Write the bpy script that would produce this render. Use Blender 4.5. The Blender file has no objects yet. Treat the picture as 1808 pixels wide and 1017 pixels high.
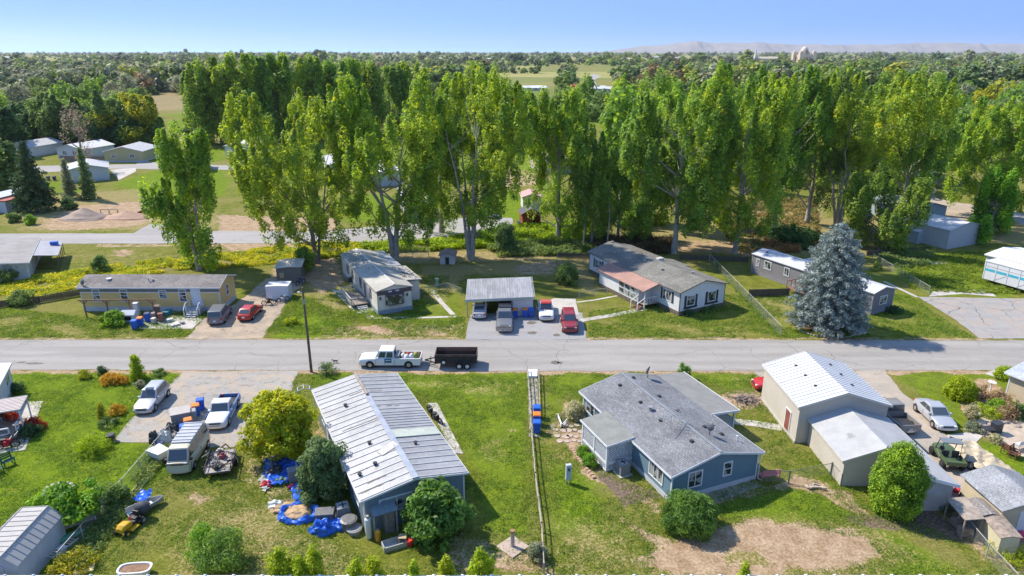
import bpy, bmesh, math, random
import numpy as np
from mathutils import Vector, Matrix
R = math.radians
sc = bpy.context.scene
C = sc.collection
# ---------------- camera, world, sun, exposure ----------------
CAM_H = 30.0
FPX = 1205.0                      # focal length in pixels of the 1808 px wide photograph
PITCH = math.atan(418.5 / FPX)
cam = bpy.data.cameras.new('camera'); camo = bpy.data.objects.new('camera', cam); C.objects.link(camo)
camo.location = (0, 0, CAM_H); camo.rotation_euler = (R(90) - PITCH, 0, 0)
cam.sensor_width = 36; cam.lens = FPX / 1808 * 36; cam.clip_start = 0.5; cam.clip_end = 60000
sc.camera = camo
SUN_EL = R(47); sd = Vector((-0.85, 0.50, 0)).normalized()
SUN_DIR = Vector((sd.x * math.cos(SUN_EL), sd.y * math.cos(SUN_EL), math.sin(SUN_EL)))
w = bpy.data.worlds.new('World'); sc.world = w; w.use_nodes = True
nt = w.node_tree; nt.nodes.clear()
sky = nt.nodes.new('ShaderNodeTexSky'); sky.sky_type = 'NISHITA'; sky.sun_disc = False
sky.sun_elevation = SUN_EL; sky.sun_rotation = math.atan2(sd.x, sd.y); sky.altitude = 300
sky.air_density = 1.0; sky.dust_density = 0.15; sky.ozone_density = 4.0
bg = nt.nodes.new('ShaderNodeBackground'); bg.inputs[1].default_value = 0.115
wo = nt.nodes.new('ShaderNodeOutputWorld')
tc = nt.nodes.new('ShaderNodeTexCoord'); sx = nt.nodes.new('ShaderNodeSeparateXYZ'); cx_ = nt.nodes.new('ShaderNodeCombineXYZ')
m1 = nt.nodes.new('ShaderNodeMath'); m1.operation = 'MULTIPLY_ADD'; m1.inputs[1].default_value = 40.0; m1.inputs[2].default_value = .6
m2 = nt.nodes.new('ShaderNodeMath'); m2.operation = 'MINIMUM'; m2.inputs[1].default_value = 4.0
m3 = nt.nodes.new('ShaderNodeMath'); m3.operation = 'MAXIMUM'
lk = nt.links.new; lk(tc.outputs['Generated'], sx.inputs[0]); lk(sx.outputs[2], m1.inputs[0]); lk(m1.outputs[0], m2.inputs[0]); lk(m2.outputs[0], m3.inputs[0]); lk(sx.outputs[2], m3.inputs[1])
lk(sx.outputs[0], cx_.inputs[0]); lk(sx.outputs[1], cx_.inputs[1]); lk(m3.outputs[0], cx_.inputs[2]); nv = nt.nodes.new('ShaderNodeVectorMath'); nv.operation = 'NORMALIZE'; lk(cx_.outputs[0], nv.inputs[0]); lk(nv.outputs[0], sky.inputs[0])
nt.links.new(sky.outputs[0], bg.inputs[0]); nt.links.new(bg.outputs[0], wo.inputs[0])
sun = bpy.data.lights.new('sun', 'SUN'); sun.energy = 2.2; sun.angle = R(1.2); sun.color = (1.0, 0.92, 0.79)
suno = bpy.data.objects.new('sun', sun); C.objects.link(suno); suno.rotation_euler = SUN_DIR.to_track_quat('Z', 'Y').to_euler()
sc.view_settings.view_transform = 'Standard'; sc.view_settings.look = 'None'; sc.view_settings.gamma = 1
sc.view_settings.use_curve_mapping = False; sc.view_settings.exposure = 1.76
sc.render.engine = 'CYCLES'; sc.cycles.max_bounces = 8; sc.cycles.diffuse_bounces = 5; sc.cycles.transparent_max_bounces = 12
sc.cycles.volume_bounces = 0; sc.cycles.use_denoising = True; sc.cycles.transmission_bounces = 4; sc.cycles.glossy_bounces = 2

# ---------------- helpers ----------------
CP, SP = math.cos(PITCH), math.sin(PITCH)
def G(px, py, z=0.0):
    """world point at height z seen at pixel (px, py) of the 1808x1017 photograph"""
    u = (px - 904) / FPX; v = -(py - 508.5) / FPX
    d = (u, CP + v * SP, -SP + v * CP)
    t = (z - CAM_H) / d[2]
    return Vector((d[0] * t, d[1] * t, z))
def HZ(py, Y):
    """height of a point at world distance Y seen on pixel row py"""
    v = -(py - 508.5) / FPX
    return CAM_H + Y * (-SP + v * CP) / (CP + v * SP)

class MB:
    def __init__(s): s.v = []; s.f = []; s.m = []; s.mats = []
    def mi(s, mat):
        if mat not in s.mats: s.mats.append(mat)
        return s.mats.index(mat)
    def add(s, vs, fs, mat=None):
        b = len(s.v); k = s.mi(mat) if mat else 0
        s.v += [tuple(p) for p in vs]
        for f in fs: s.f.append(tuple(b + i for i in f)); s.m.append(k)
        return s
    def box(s, x0, y0, z0, x1, y1, z1, mat=None):
        if x0 > x1: x0, x1 = x1, x0
        if y0 > y1: y0, y1 = y1, y0
        if z0 > z1: z0, z1 = z1, z0
        return s.add([(x0,y0,z0),(x1,y0,z0),(x1,y1,z0),(x0,y1,z0),(x0,y0,z1),(x1,y0,z1),(x1,y1,z1),(x0,y1,z1)],
                     [(0,3,2,1),(4,5,6,7),(0,1,5,4),(1,2,6,5),(2,3,7,6),(3,0,4,7)], mat)
    def bar(s, a, b, w=.05, h=None, mat=None):
        """square bar from a to b"""
        a = Vector(a); b = Vector(b); h = h or w; d = (b - a).normalized()
        up = Vector((0,0,1)) if abs(d.z) < .95 else Vector((1,0,0))
        x = d.cross(up).normalized() * w / 2; y = x.cross(d).normalized() * h / 2
        vs = [a-x-y, a+x-y, a+x+y, a-x+y, b-x-y, b+x-y, b+x+y, b-x+y]
        return s.add(vs, [(0,1,2,3),(7,6,5,4),(0,4,5,1),(1,5,6,2),(2,6,7,3),(3,7,4,0)], mat)
    def tube(s, pts, rad, n=8, mat=None, caps=True):
        pts = [Vector(p) for p in pts]
        if not isinstance(rad, (list, tuple)): rad = [rad] * len(pts)
        vs = []; fs = []
        for i, p in enumerate(pts):
            d = (pts[min(i+1, len(pts)-1)] - pts[max(i-1, 0)]).normalized()
            up = Vector((0,0,1)) if abs(d.z) < .9 else Vector((1,0,0))
            x = d.cross(up).normalized(); y = x.cross(d).normalized()
            for k in range(n):
                a = 2 * math.pi * k / n
                vs.append(p + (x * math.cos(a) + y * math.sin(a)) * rad[i])
        for i in range(len(pts) - 1):
            for k in range(n):
                k2 = (k + 1) % n
                fs.append((i*n+k, i*n+k2, (i+1)*n+k2, (i+1)*n+k))
        if caps: fs.append(tuple(range(n-1, -1, -1))); fs.append(tuple(range((len(pts)-1)*n, len(pts)*n)))
        return s.add(vs, fs, mat)
    def cyl(s, c, r, z0, z1, n=16, mat=None, r2=None):
        return s.tube([(c[0], c[1], z0), (c[0], c[1], z1)], [r, r if r2 is None else r2], n, mat)
    def prism(s, poly, z0, z1, mat=None):
        n = len(poly); vs = [(p[0], p[1], z0) for p in poly] + [(p[0], p[1], z1) for p in poly]
        return s.add(vs, [tuple(range(n-1,-1,-1)), tuple(range(n, 2*n))] + [(i, (i+1)%n, n+(i+1)%n, n+i) for i in range(n)], mat)
    def ell(s, c, r, n=10, m=6, mat=None, half=False):
        vs = []; fs = []
        z0 = 0 if half else -math.pi / 2
        for j in range(m + 1):
            t = z0 + (math.pi / 2 - z0) * j / m
            for k in range(n):
                a = 2 * math.pi * k / n
                vs.append((c[0]+r[0]*math.cos(t)*math.cos(a), c[1]+r[1]*math.cos(t)*math.sin(a), c[2]+r[2]*math.sin(t)))
        for j in range(m):
            for k in range(n): fs.append((j*n+k, j*n+(k+1)%n, (j+1)*n+(k+1)%n, (j+1)*n+k))
        return s.add(vs, fs, mat)
    def build(s, name, mat=None, parent=None, loc=None, smooth=None, bevel=0, rot=None):
        me = bpy.data.meshes.new(name); me.from_pydata(s.v, [], s.f)
        mats = s.mats if s.mats else [mat]
        for m_ in mats: me.materials.append(m_)
        if s.mats: me.polygons.foreach_set('material_index', s.m)
        if bevel or smooth:
            bm = bmesh.new(); bm.from_mesh(me)
            bmesh.ops.remove_doubles(bm, verts=bm.verts, dist=1e-4)
            if bevel:
                bmesh.ops.bevel(bm, geom=[e for e in bm.edges if e.is_manifold and e.calc_face_angle(0) > R(18)], offset=bevel, segments=2, affect='EDGES', profile=.6, clamp_overlap=True)
            if smooth:
                for f in bm.faces: f.smooth = True
                for e in bm.edges:
                    if not e.is_manifold or e.calc_face_angle(0) > R(smooth): e.smooth = False
            bm.to_mesh(me); bm.free()
        me.update()
        o = bpy.data.objects.new(name, me); C.objects.link(o)
        if parent: o.parent = parent
        if loc is not None: o.location = loc
        if rot is not None: o.rotation_euler = (0, 0, rot)
        return o
def tag(o, label=None, cat=None, group=None, kind=None):
    if label: o['label'] = label
    if cat: o['category'] = cat
    if group: o['group'] = group
    if kind: o['kind'] = kind
    return o
def thing(name, label, cat, loc=(0,0,0), rot=0, group=None):
    o = bpy.data.objects.new(name, None); C.objects.link(o); o.empty_display_size = .3
    o.location = loc; o.rotation_euler = (0, 0, rot)
    return tag(o, label, cat, group)
KIDS = {}
def dup(src, loc, rot=0, scale=None, label=None, group=None, cat=None):
    c = src.copy(); C.objects.link(c); c.parent = None; c.location = loc; c.rotation_euler = (0, 0, rot)
    if scale: c.scale = scale if isinstance(scale, tuple) else (scale,) * 3
    if label: c['label'] = label
    if group: c['group'] = group
    if cat: c['category'] = cat
    def rec(a, b):
        for ch in kids(a):
            d = ch.copy(); C.objects.link(d); d.parent = b; rec(ch, d)
    rec(src, c)
    return c
def kids(a):
    if a.name not in KIDS: KIDS[a.name] = list(a.children)
    return KIDS[a.name]

# ---------------- materials ----------------
def newmat(name):
    m = bpy.data.materials.new(name); m.use_nodes = True; t = m.node_tree; t.nodes.clear()
    o = t.nodes.new('ShaderNodeOutputMaterial'); return m, t, o
def N(t, kind, **kw):
    n = t.nodes.new(kind)
    for k, v in kw.items():
        if k.startswith('i_'):
            key = k[2:]; key = int(key) if key.isdigit() else key
            n.inputs[key].default_value = v
        else: setattr(n, k, v)
    return n
def L(t, a, b): t.links.new(a, b)
def c4(c): return (c[0], c[1], c[2], 1)
def mixc(t, fac, a, b, mode='MIX'):
    n = N(t, 'ShaderNodeMix', data_type='RGBA', blend_type=mode)
    for s, v in ((0, fac), (6, a), (7, b)):
        if hasattr(v, 'is_linked') or hasattr(v, 'links'): L(t, v, n.inputs[s])
        elif s == 0: n.inputs[0].default_value = v
        else: n.inputs[s].default_value = c4(v)
    return n.outputs[2]
def noise(t, vec, scale, detail=4, rough=.6, w=None):
    n = N(t, 'ShaderNodeTexNoise'); n.inputs['Scale'].default_value = scale; n.inputs['Detail'].default_value = detail; n.inputs['Roughness'].default_value = rough
    if vec is not None: L(t, vec, n.inputs['Vector'])
    return n.outputs[0]
def ramp(t, fac, lo, hi, a=0., b=1.):
    n = N(t, 'ShaderNodeMapRange', interpolation_type='SMOOTHSTEP'); L(t, fac, n.inputs[0])
    n.inputs[1].default_value = lo; n.inputs[2].default_value = hi; n.inputs[3].default_value = a; n.inputs[4].default_value = b
    return n.outputs[0]
def mth(t, op, a, b=None, c=None):
    n = N(t, 'ShaderNodeMath', operation=op)
    for i, v in enumerate((a, b, c)):
        if v is None: continue
        if isinstance(v, (int, float)): n.inputs[i].default_value = v
        else: L(t, v, n.inputs[i])
    return n.outputs[0]
MATS = {}
def mat(name, col, var=.12, scale=1.5, rough=.75, metal=0, spots=None, lines=None, bump=None, coat=0, spec=.4, world=False, streak=None):
    """procedural surface: base colour with noise variation, optional spots=(col, scale, threshold), lines=(axis, period, depth)"""
    if name in MATS: return MATS[name]
    m, t, o = newmat(name); MATS[name] = m
    p = N(t, 'ShaderNodeBsdfPrincipled'); L(t, p.outputs[0], o.inputs[0])
    p.inputs['Roughness'].default_value = rough; p.inputs['Metallic'].default_value = metal
    p.inputs['Coat Weight'].default_value = coat; p.inputs['Specular IOR Level'].default_value = spec
    tc = N(t, 'ShaderNodeTexCoord'); vec = tc.outputs['Object']
    if world: g_ = N(t, 'ShaderNodeNewGeometry'); vec = g_.outputs['Position']
    f = ramp(t, noise(t, vec, scale, 5), .3, .7, 1 - var, 1 + var)
    f2 = ramp(t, noise(t, vec, scale * 9, 3), .3, .7, 1 - var * .5, 1 + var * .5)
    cl = mixc(t, 1.0, col, col)
    hs = N(t, 'ShaderNodeHueSaturation'); hs.inputs['Color'].default_value = c4(col)
    L(t, mth(t, 'MULTIPLY', f, f2), hs.inputs['Value'])
    cur = hs.outputs[0]
    if streak:   # (col, axis, scale, threshold): stretched stains
        mpn = N(t, 'ShaderNodeMapping'); L(t, vec, mpn.inputs[0]); s_ = [streak[2]] * 3; s_[streak[1]] = streak[2] * .12
        mpn.inputs['Scale'].default_value = s_
        cur = mixc(t, ramp(t, noise(t, mpn.outputs[0], 1, 4), streak[3], streak[3] + .12, 0, .75), cur, streak[0])
    if spots:
        cur = mixc(t, ramp(t, noise(t, vec, spots[1], 6, .65), spots[2], spots[2] + .06, 0, .85), cur, spots[0])
    hsock = None
    if lines:
        sp = N(t, 'ShaderNodeSeparateXYZ'); L(t, vec, sp.inputs[0])
        pp = mth(t, 'PINGPONG', sp.outputs[lines[0]], lines[1] / 2)
        ln = ramp(t, pp, 0, lines[1] * .07 + .006, 1, 0)
        cur = mixc(t, mth(t, 'MULTIPLY', ln, lines[2]), cur, tuple(c * .45 for c in col))
    L(t, cur, p.inputs['Base Color'])
    if bump:
        b = N(t, 'ShaderNodeBump'); b.inputs['Strength'].default_value = bump[1]; b.inputs['Distance'].default_value = .05
        L(t, noise(t, vec, bump[0], 4), b.inputs['Height']); L(t, b.outputs[0], p.inputs['Normal'])
    return m
def shingle(name, a, b, scale=1.0):
    if name in MATS: return MATS[name]
    m, t, o = newmat(name); MATS[name] = m
    p = N(t, 'ShaderNodeBsdfPrincipled'); L(t, p.outputs[0], o.inputs[0]); p.inputs['Roughness'].default_value = .95; p.inputs['Specular IOR Level'].default_value = .15
    tc = N(t, 'ShaderNodeTexCoord'); mp = N(t, 'ShaderNodeMapping'); L(t, tc.outputs['Object'], mp.inputs[0]); mp.inputs['Rotation'].default_value = (0, 0, R(90))
    br = N(t, 'ShaderNodeTexBrick'); L(t, mp.outputs[0], br.inputs[0])
    br.inputs['Color1'].default_value = c4(a); br.inputs['Color2'].default_value = c4(b); br.inputs['Mortar'].default_value = c4([x * .55 for x in a])
    br.inputs['Scale'].default_value = 2.2 * scale; br.inputs['Brick Width'].default_value = .7; br.inputs['Row Height'].default_value = .31; br.inputs['Mortar Size'].default_value = .025; br.inputs['Bias'].default_value = 0.0
    n1 = ramp(t, noise(t, tc.outputs['Object'], .5, 5), .3, .7, .82, 1.16)
    n2 = ramp(t, noise(t, tc.outputs['Object'], 7, 3), .3, .7, .8, 1.2)
    hs = N(t, 'ShaderNodeHueSaturation'); L(t, br.outputs[0], hs.inputs['Color']); L(t, mth(t, 'MULTIPLY', n1, n2), hs.inputs['Value'])
    L(t, hs.outputs[0], p.inputs['Base Color'])
    return m
def glassmat():
    m, t, o = newmat('window_glass'); p = N(t, 'ShaderNodeBsdfPrincipled'); L(t, p.outputs[0], o.inputs[0])
    tc = N(t, 'ShaderNodeTexCoord')
    cl = mixc(t, ramp(t, noise(t, tc.outputs['Object'], 1.3, 2), .47, .53), (.03, .035, .04), (.3, .31, .3))
    L(t, cl, p.inputs['Base Color']); p.inputs['Roughness'].default_value = .08; p.inputs['Specular IOR Level'].default_value = .8
    return m
GLASS = glassmat()
def carglass():
    m, t, o = newmat('car_glass'); p = N(t, 'ShaderNodeBsdfPrincipled'); L(t, p.outputs[0], o.inputs[0])
    p.inputs['Base Color'].default_value = (.05, .065, .08, 1); p.inputs['Roughness'].default_value = .05; p.inputs['Specular IOR Level'].default_value = .9
    return m
CARGLASS = carglass()
WHITE = mat('white_paint', (.62, .63, .64), .06)
DARK = mat('dark_plastic', (.03, .03, .033), .2, rough=.5)
GREYM = mat('grey_metal', (.36, .37, .38), .1, rough=.45, metal=.4)
GALV = mat('galvanised_steel', (.42, .43, .43), .1, rough=.5, metal=.3)
WOOD = mat('weathered_wood', (.25, .2, .16), .3, 3)
CONC = mat('concrete', (.42, .39, .35), .14, .6, rough=.95, spots=((.3,.27,.23), 1.2, .62), world=True)
# ---------------- ground sheet: one grid, painted with what grows or lies there ----------------
def axis(lo, hi, step, far_lo, far_hi, grow=1.22):
    a = list(np.arange(lo, hi + step / 2, step)); s = step; x = hi
    while x < far_hi: s *= grow; x += s; a.append(min(x, far_hi))
    s = step; x = lo; b = []
    while x > far_lo: s *= grow; x -= s; b.append(max(x, far_lo))
    return np.array(b[::-1] + a)
xs = axis(-62, 62, .36, -16000, 16000); ys0 = axis(26, 100, .36, -400, 100, 1.3); ys = np.concatenate([ys0, 100 + np.cumsum(np.minimum(.4 * 1.022 ** np.arange(1, 420), 400))])
ys = ys[ys < 15000]; ys = np.append(ys, 16000)
GX, GY = np.meshgrid(xs, ys)
def fractal(x, y, s, seed):
    r = np.random.RandomState(seed); o = np.zeros_like(x)
    for k in range(5):
        a = r.rand() * 6.28; f = s * 1.9 ** k
        o += (np.sin((x * np.cos(a) + y * np.sin(a)) * f + r.rand() * 6.28 + 1.7 * np.sin((x * np.sin(a) - y * np.cos(a)) * f * .7 + r.rand() * 6)) / 1.5 ** k)
    return o / 2.2
WX = GX + .45 * fractal(GX, GY, .9, 1); WY = GY + .45 * fractal(GX, GY, .9, 2)
def polymask(poly, soft):
    P = [(p.x, p.y) for p in (G(*q) if len(q) == 2 else Vector((q[0], q[1], 0)) for q in poly)]
    px = [p[0] for p in P]; py = [p[1] for p in P]; pad = soft * 2 + 1.5
    out = np.zeros_like(GX)
    ix = np.where((xs > min(px) - pad) & (xs < max(px) + pad))[0]; iy = np.where((ys > min(py) - pad) & (ys < max(py) + pad))[0]
    if not len(ix) or not len(iy): return out
    sl = (slice(iy[0], iy[-1] + 1), slice(ix[0], ix[-1] + 1)); X = WX[sl]; Y = WY[sl]
    ins = np.zeros(X.shape, bool); d = np.full(X.shape, 1e9)
    for i in range(len(P)):
        x1, y1 = P[i]; x2, y2 = P[(i + 1) % len(P)]
        ins ^= ((y1 > Y) != (y2 > Y)) & (X < (x2 - x1) * (Y - y1) / (y2 - y1 + 1e-12) + x1)
        dx, dy = x2 - x1, y2 - y1; tt = np.clip(((X - x1) * dx + (Y - y1) * dy) / (dx * dx + dy * dy + 1e-9), 0, 1)
        d = np.minimum(d, np.hypot(X - x1 - tt * dx, Y - y1 - tt * dy))
    out[sl] = np.clip(.5 + np.where(ins, d, -d) / (2 * soft), 0, 1)
    return out
CH = {k: np.zeros_like(GX) for k in 'dgla'}     # d bare dirt, g dry straw, l lush bright grass, a gravel / dark mulch
def paint(ch, wgt, poly, soft=.6): CH[ch] = np.maximum(CH[ch], wgt * polymask(poly, soft))
def erase(ch, poly, soft=.6): CH[ch] *= 1 - polymask(poly, soft)
# lush lawns
paint('l', .9, [(-200,655),(330,655),(300,700),(225,770),(330,800),(240,900),(100,1030),(-300,1030)], 1)
paint('l', .62, [(530,655),(945,655),(945,960),(840,940),(830,840),(745,700),(560,700)], 1)
paint('l', .6, [(955,656),(1360,656),(1330,690),(1290,690),(1150,660),(1030,720),(1010,700),(960,800)], 1)
paint('l', .75, [(955,800),(1060,840),(1100,960),(960,960)], 2)
paint('l', .6, [(1560,650),(1900,650),(1820,760),(1700,770),(1620,700)], .6)
paint('l', .7, [(1700,780),(1900,780),(1900,850),(1760,850)], .6)
paint('l', .65, [(1240,880),(1420,850),(1520,900),(1640,960),(1720,1020),(1300,1100),(1560,990),(1500,925),(1260,930)], 1.2)
paint('l', .7, [(470,600),(520,530),(600,560),(680,600)], 1); paint('l', .55, [(690,540),(820,500),(830,560),(800,600),(700,560)], 1)
paint('l', .35, [(1030,600),(1040,540),(1100,520),(1300,520),(1390,600)], 1); paint('l', .45, [(1380,600),(1330,520),(1400,480),(1560,470),(1640,540),(1740,600)], 1)
paint('l', .6, [(1560,480),(1620,440),(1808,450),(1808,530),(1640,525)], 1.5)
paint('l', .9, [(205,322),(275,300),(400,300),(400,345),(210,345)], 2); paint('l', .8, [(60,330),(140,310),(150,350),(80,370)], 2)
paint('l', .9, [(0,262),(260,292),(400,285),(400,262),(200,262)], 2)
paint('l', .9, [(600,395),(610,340),(700,345),(700,390)], 3); paint('l', .95, [(860,375),(880,335),(970,340),(960,380),(900,392)], 2)
paint('l', .8, [(280,235),(300,200),(420,200),(400,240)], 4); paint('l', .8, [(880,190),(880,160),(1100,165),(1090,200)], 8)
paint('l', 1, [(60,152),(60,146),(150,146),(150,152)], 8); paint('l', .7, [(860,230),(900,196),(1100,200),(1050,240)], 8)
paint('l', .6, [(380,350),(600,330),(1000,330),(980,250),(500,250)], 5)
# dry and straw grass
paint('g', .5, [(-100,530),(150,560),(340,580),(330,598),(-100,598)], 1.5); paint('g', .42, [(-200,440),(520,440),(560,470),(300,480),(-100,520)], 2)
paint('g', .8, [(740,470),(985,455),(985,490),(940,487),(830,487),(780,545),(730,520)], 1.5); paint('g', .75, [(960,460),(1060,450),(1050,520),(1000,500)], 1); paint('g', .55, [(1300,520),(1400,520),(1500,560),(1400,590)], 1.5); paint('g', .6, [(380,425),(800,420),(800,436),(560,445),(380,448)], 1); paint('g', .6, [(520,500),(600,470),(620,560),(560,570)], 1.5)
paint('g', .42, [(1035,598),(1040,560),(1280,560),(1370,598)], 1.5); paint('g', .8, [(1180,450),(1250,360),(1460,350),(1470,440),(1300,450)], 3)
paint('g', .6, [(560,575),(830,570),(830,599),(560,599)], .8); paint('g', .45, [(1500,550),(1600,560),(1560,600),(1500,590)], .8)
paint('g', .62, [(270,1017),(300,900),(470,870),(560,930),(700,990),(900,1020),(800,1060),(300,1060)], 1.8)
paint('g', .55, [(960,900),(1160,900),(1160,1050),(960,1050)], 2); paint('g', .4, [(955,790),(1000,780),(1010,820),(970,840)], .8)
paint('g', .5, [(830,780),(900,760),(910,810),(850,830)], .8); paint('g', .5, [(560,660),(940,660),(940,720),(760,700)], 2)
paint('g', .6, [(1240,900),(1560,900),(1700,1000),(1500,1100),(1200,1100)], 2.5); paint('g', .45, [(1270,660),(1350,660),(1360,700),(1280,740)], 1)
paint('g', .9, [(1650,370),(1808,350),(1900,440),(1745,430),(1740,395)], 2); paint('g', .7, [(0,350),(260,330),(400,370),(400,410),(0,410)], 3)
paint('g', .95, [(870,157),(880,131),(990,131),(985,157)], 10); paint('g', .8, [(240,195),(250,180),(340,180),(335,197)], 5)
paint('g', .8, [(640,445),(700,440),(985,445),(985,462),(620,470)], 1.5); paint('g', .9, [(860,300),(960,300),(940,330),(870,330)], 3)
# bare dirt
paint('d', .78, [(600,575),(700,571),(815,573),(818,588),(790,594),(590,594),(580,585)], .45)
paint('d', .9, [(1160,965),(1230,930),(1330,918),(1470,924),(1525,950),(1560,985),(1500,1008),(1390,1012),(1300,1030),(1150,1015),(1115,995)], .8)
erase('d', [(1280,975),(1340,970),(1345,990),(1290,995)], .7)
paint('d', .8, [(1035,828),(1100,850),(1150,880),(1172,900),(1160,912),(1120,872),(1060,852),(1020,835)], .3)
paint('d', .7, [(1105,905),(1160,940),(1200,965),(1180,975),(1130,950),(1095,912)], .35); paint('d', .6, [(1150,900),(1340,850),(1350,872),(1250,895)], .4)
paint('d', .85, [(1405,842),(1450,850),(1500,868),(1540,905),(1510,908),(1470,885),(1400,865),(1340,858)], .35)
paint('d', .85, [(975,735),(1000,705),(1030,725),(1040,780),(1060,830),(1010,810),(985,770),(955,765)], .35)
paint('d', .5, [(430,780),(520,780),(560,840),(560,920),(500,920),(460,880),(420,870)], .8); paint('d', .85, [(478,880),(530,868),(555,895),(520,915),(480,905)], .3)
paint('d', .6, [(300,870),(350,860),(420,880),(340,895)], .6); paint('d', .65, [(800,930),(870,960),(890,1010),(800,1020),(760,980)], .6)
paint('d', .8, [(870,975),(960,960),(985,1015),(880,1015)], .7); paint('d', .5, [(890,755),(920,752),(925,768),(895,770)], .4)
paint('d', .85, [(1270,700),(1300,686),(1350,690),(1360,712),(1320,724),(1275,716)], .4); paint('d', .6, [(1330,656),(1362,656),(1372,700),(1350,690)], .4)
paint('d', .7, [(1840,840),(1640,870),(1660,900),(1700,950),(1790,1017),(1900,1017)], .6); paint('d', .5, [(1680,870),(1720,900),(1790,1000),(1740,1005),(1650,920)], .6)
paint('d', .75, [(480,460),(600,455),(612,500),(570,520),(540,500),(500,520),(470,500)], 1); paint('d', .6, [(890,470),(985,458),(985,485),(920,487)], .8)
paint('d', .9, [(110,380),(150,362),(290,352),(300,380),(240,400),(100,408),(60,400)], 1.2); paint('d', .75, [(380,378),(600,385),(600,415),(380,412)], 1.4)
paint('d', .7, [(380,428),(540,428),(530,446),(400,444)], 1); paint('d', .6, [(190,440),(240,440),(235,455),(195,455)], .8)
paint('d', .8, [(1660,368),(1730,360),(1760,385),(1680,390)], 1.5); paint('d', .7, [(1200,440),(1320,425),(1420,440),(1330,455)], 1.2)
paint('d', .4, [(1530,470),(1620,455),(1600,480)], 1); paint('d', .5, [(560,740),(600,740),(600,800),(540,790)], .4)
paint('d', .8, [(860,320),(980,295),(970,325),(880,332)], 3); paint('d', .8, [(1690,668),(1760,668),(1808,740),(1808,800),(1720,770),(1700,720)], .4)
paint('d', .55, [(150,430),(800,426),(800,432),(150,438)], .8)
paint('a', .8, [(1100,895),(1040,820),(1070,815),(1100,850),(1180,880)], .3); paint('a', .8, [(1480,905),(1640,900),(1700,930),(1720,960),(1600,945),(1500,930)], .8)
paint('a', .8, [(975,740),(1000,712),(1030,730),(1034,760),(1000,765)], .3)
paint('d', .72, [(-90,60.6,0),(90,60.6,0),(90,61.7,0),(-90,61.7,0)], .35); paint('d', .68, [(-90,68.9,0),(90,68.9,0),(90,69.7,0),(-90,69.7,0)], .35)
paint('g', .75, [(1040,452),(1620,455),(1640,400),(1500,380),(1100,395)], 3); paint('d', .45, [(600,470),(980,462),(985,440),(620,440)], 1.5); paint('d', .6, [(1150,445),(1340,452),(1340,425),(1180,420)], 2)
paint('l', .7, [(205,322),(275,310),(420,312),(400,350),(210,345)], 2)
verts = np.zeros((GX.size, 3), np.float32); verts[:, 0] = GX.ravel(); verts[:, 1] = GY.ravel()
nx, ny = len(xs), len(ys)
idx = np.arange(nx * ny).reshape(ny, nx)
quads = np.stack([idx[:-1, :-1], idx[:-1, 1:], idx[1:, 1:], idx[1:, :-1]], -1).reshape(-1, 4)
def npmesh(name, V, Q, mats, mi=None):
    me = bpy.data.meshes.new(name); V = np.asarray(V, np.float32); Q = np.asarray(Q, np.int32)
    k = Q.shape[1]
    me.vertices.add(len(V)); me.vertices.foreach_set('co', V.ravel()); me.loops.add(Q.size); me.loops.foreach_set('vertex_index', Q.ravel())
    me.polygons.add(len(Q)); me.polygons.foreach_set('loop_start', np.arange(0, Q.size, k, dtype=np.int32)); me.polygons.foreach_set('loop_total', np.full(len(Q), k, np.int32))
    for m in mats: me.materials.append(m)
    if mi is not None: me.polygons.foreach_set('material_index', np.asarray(mi, np.int32))
    me.update(calc_edges=True); return me
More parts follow.
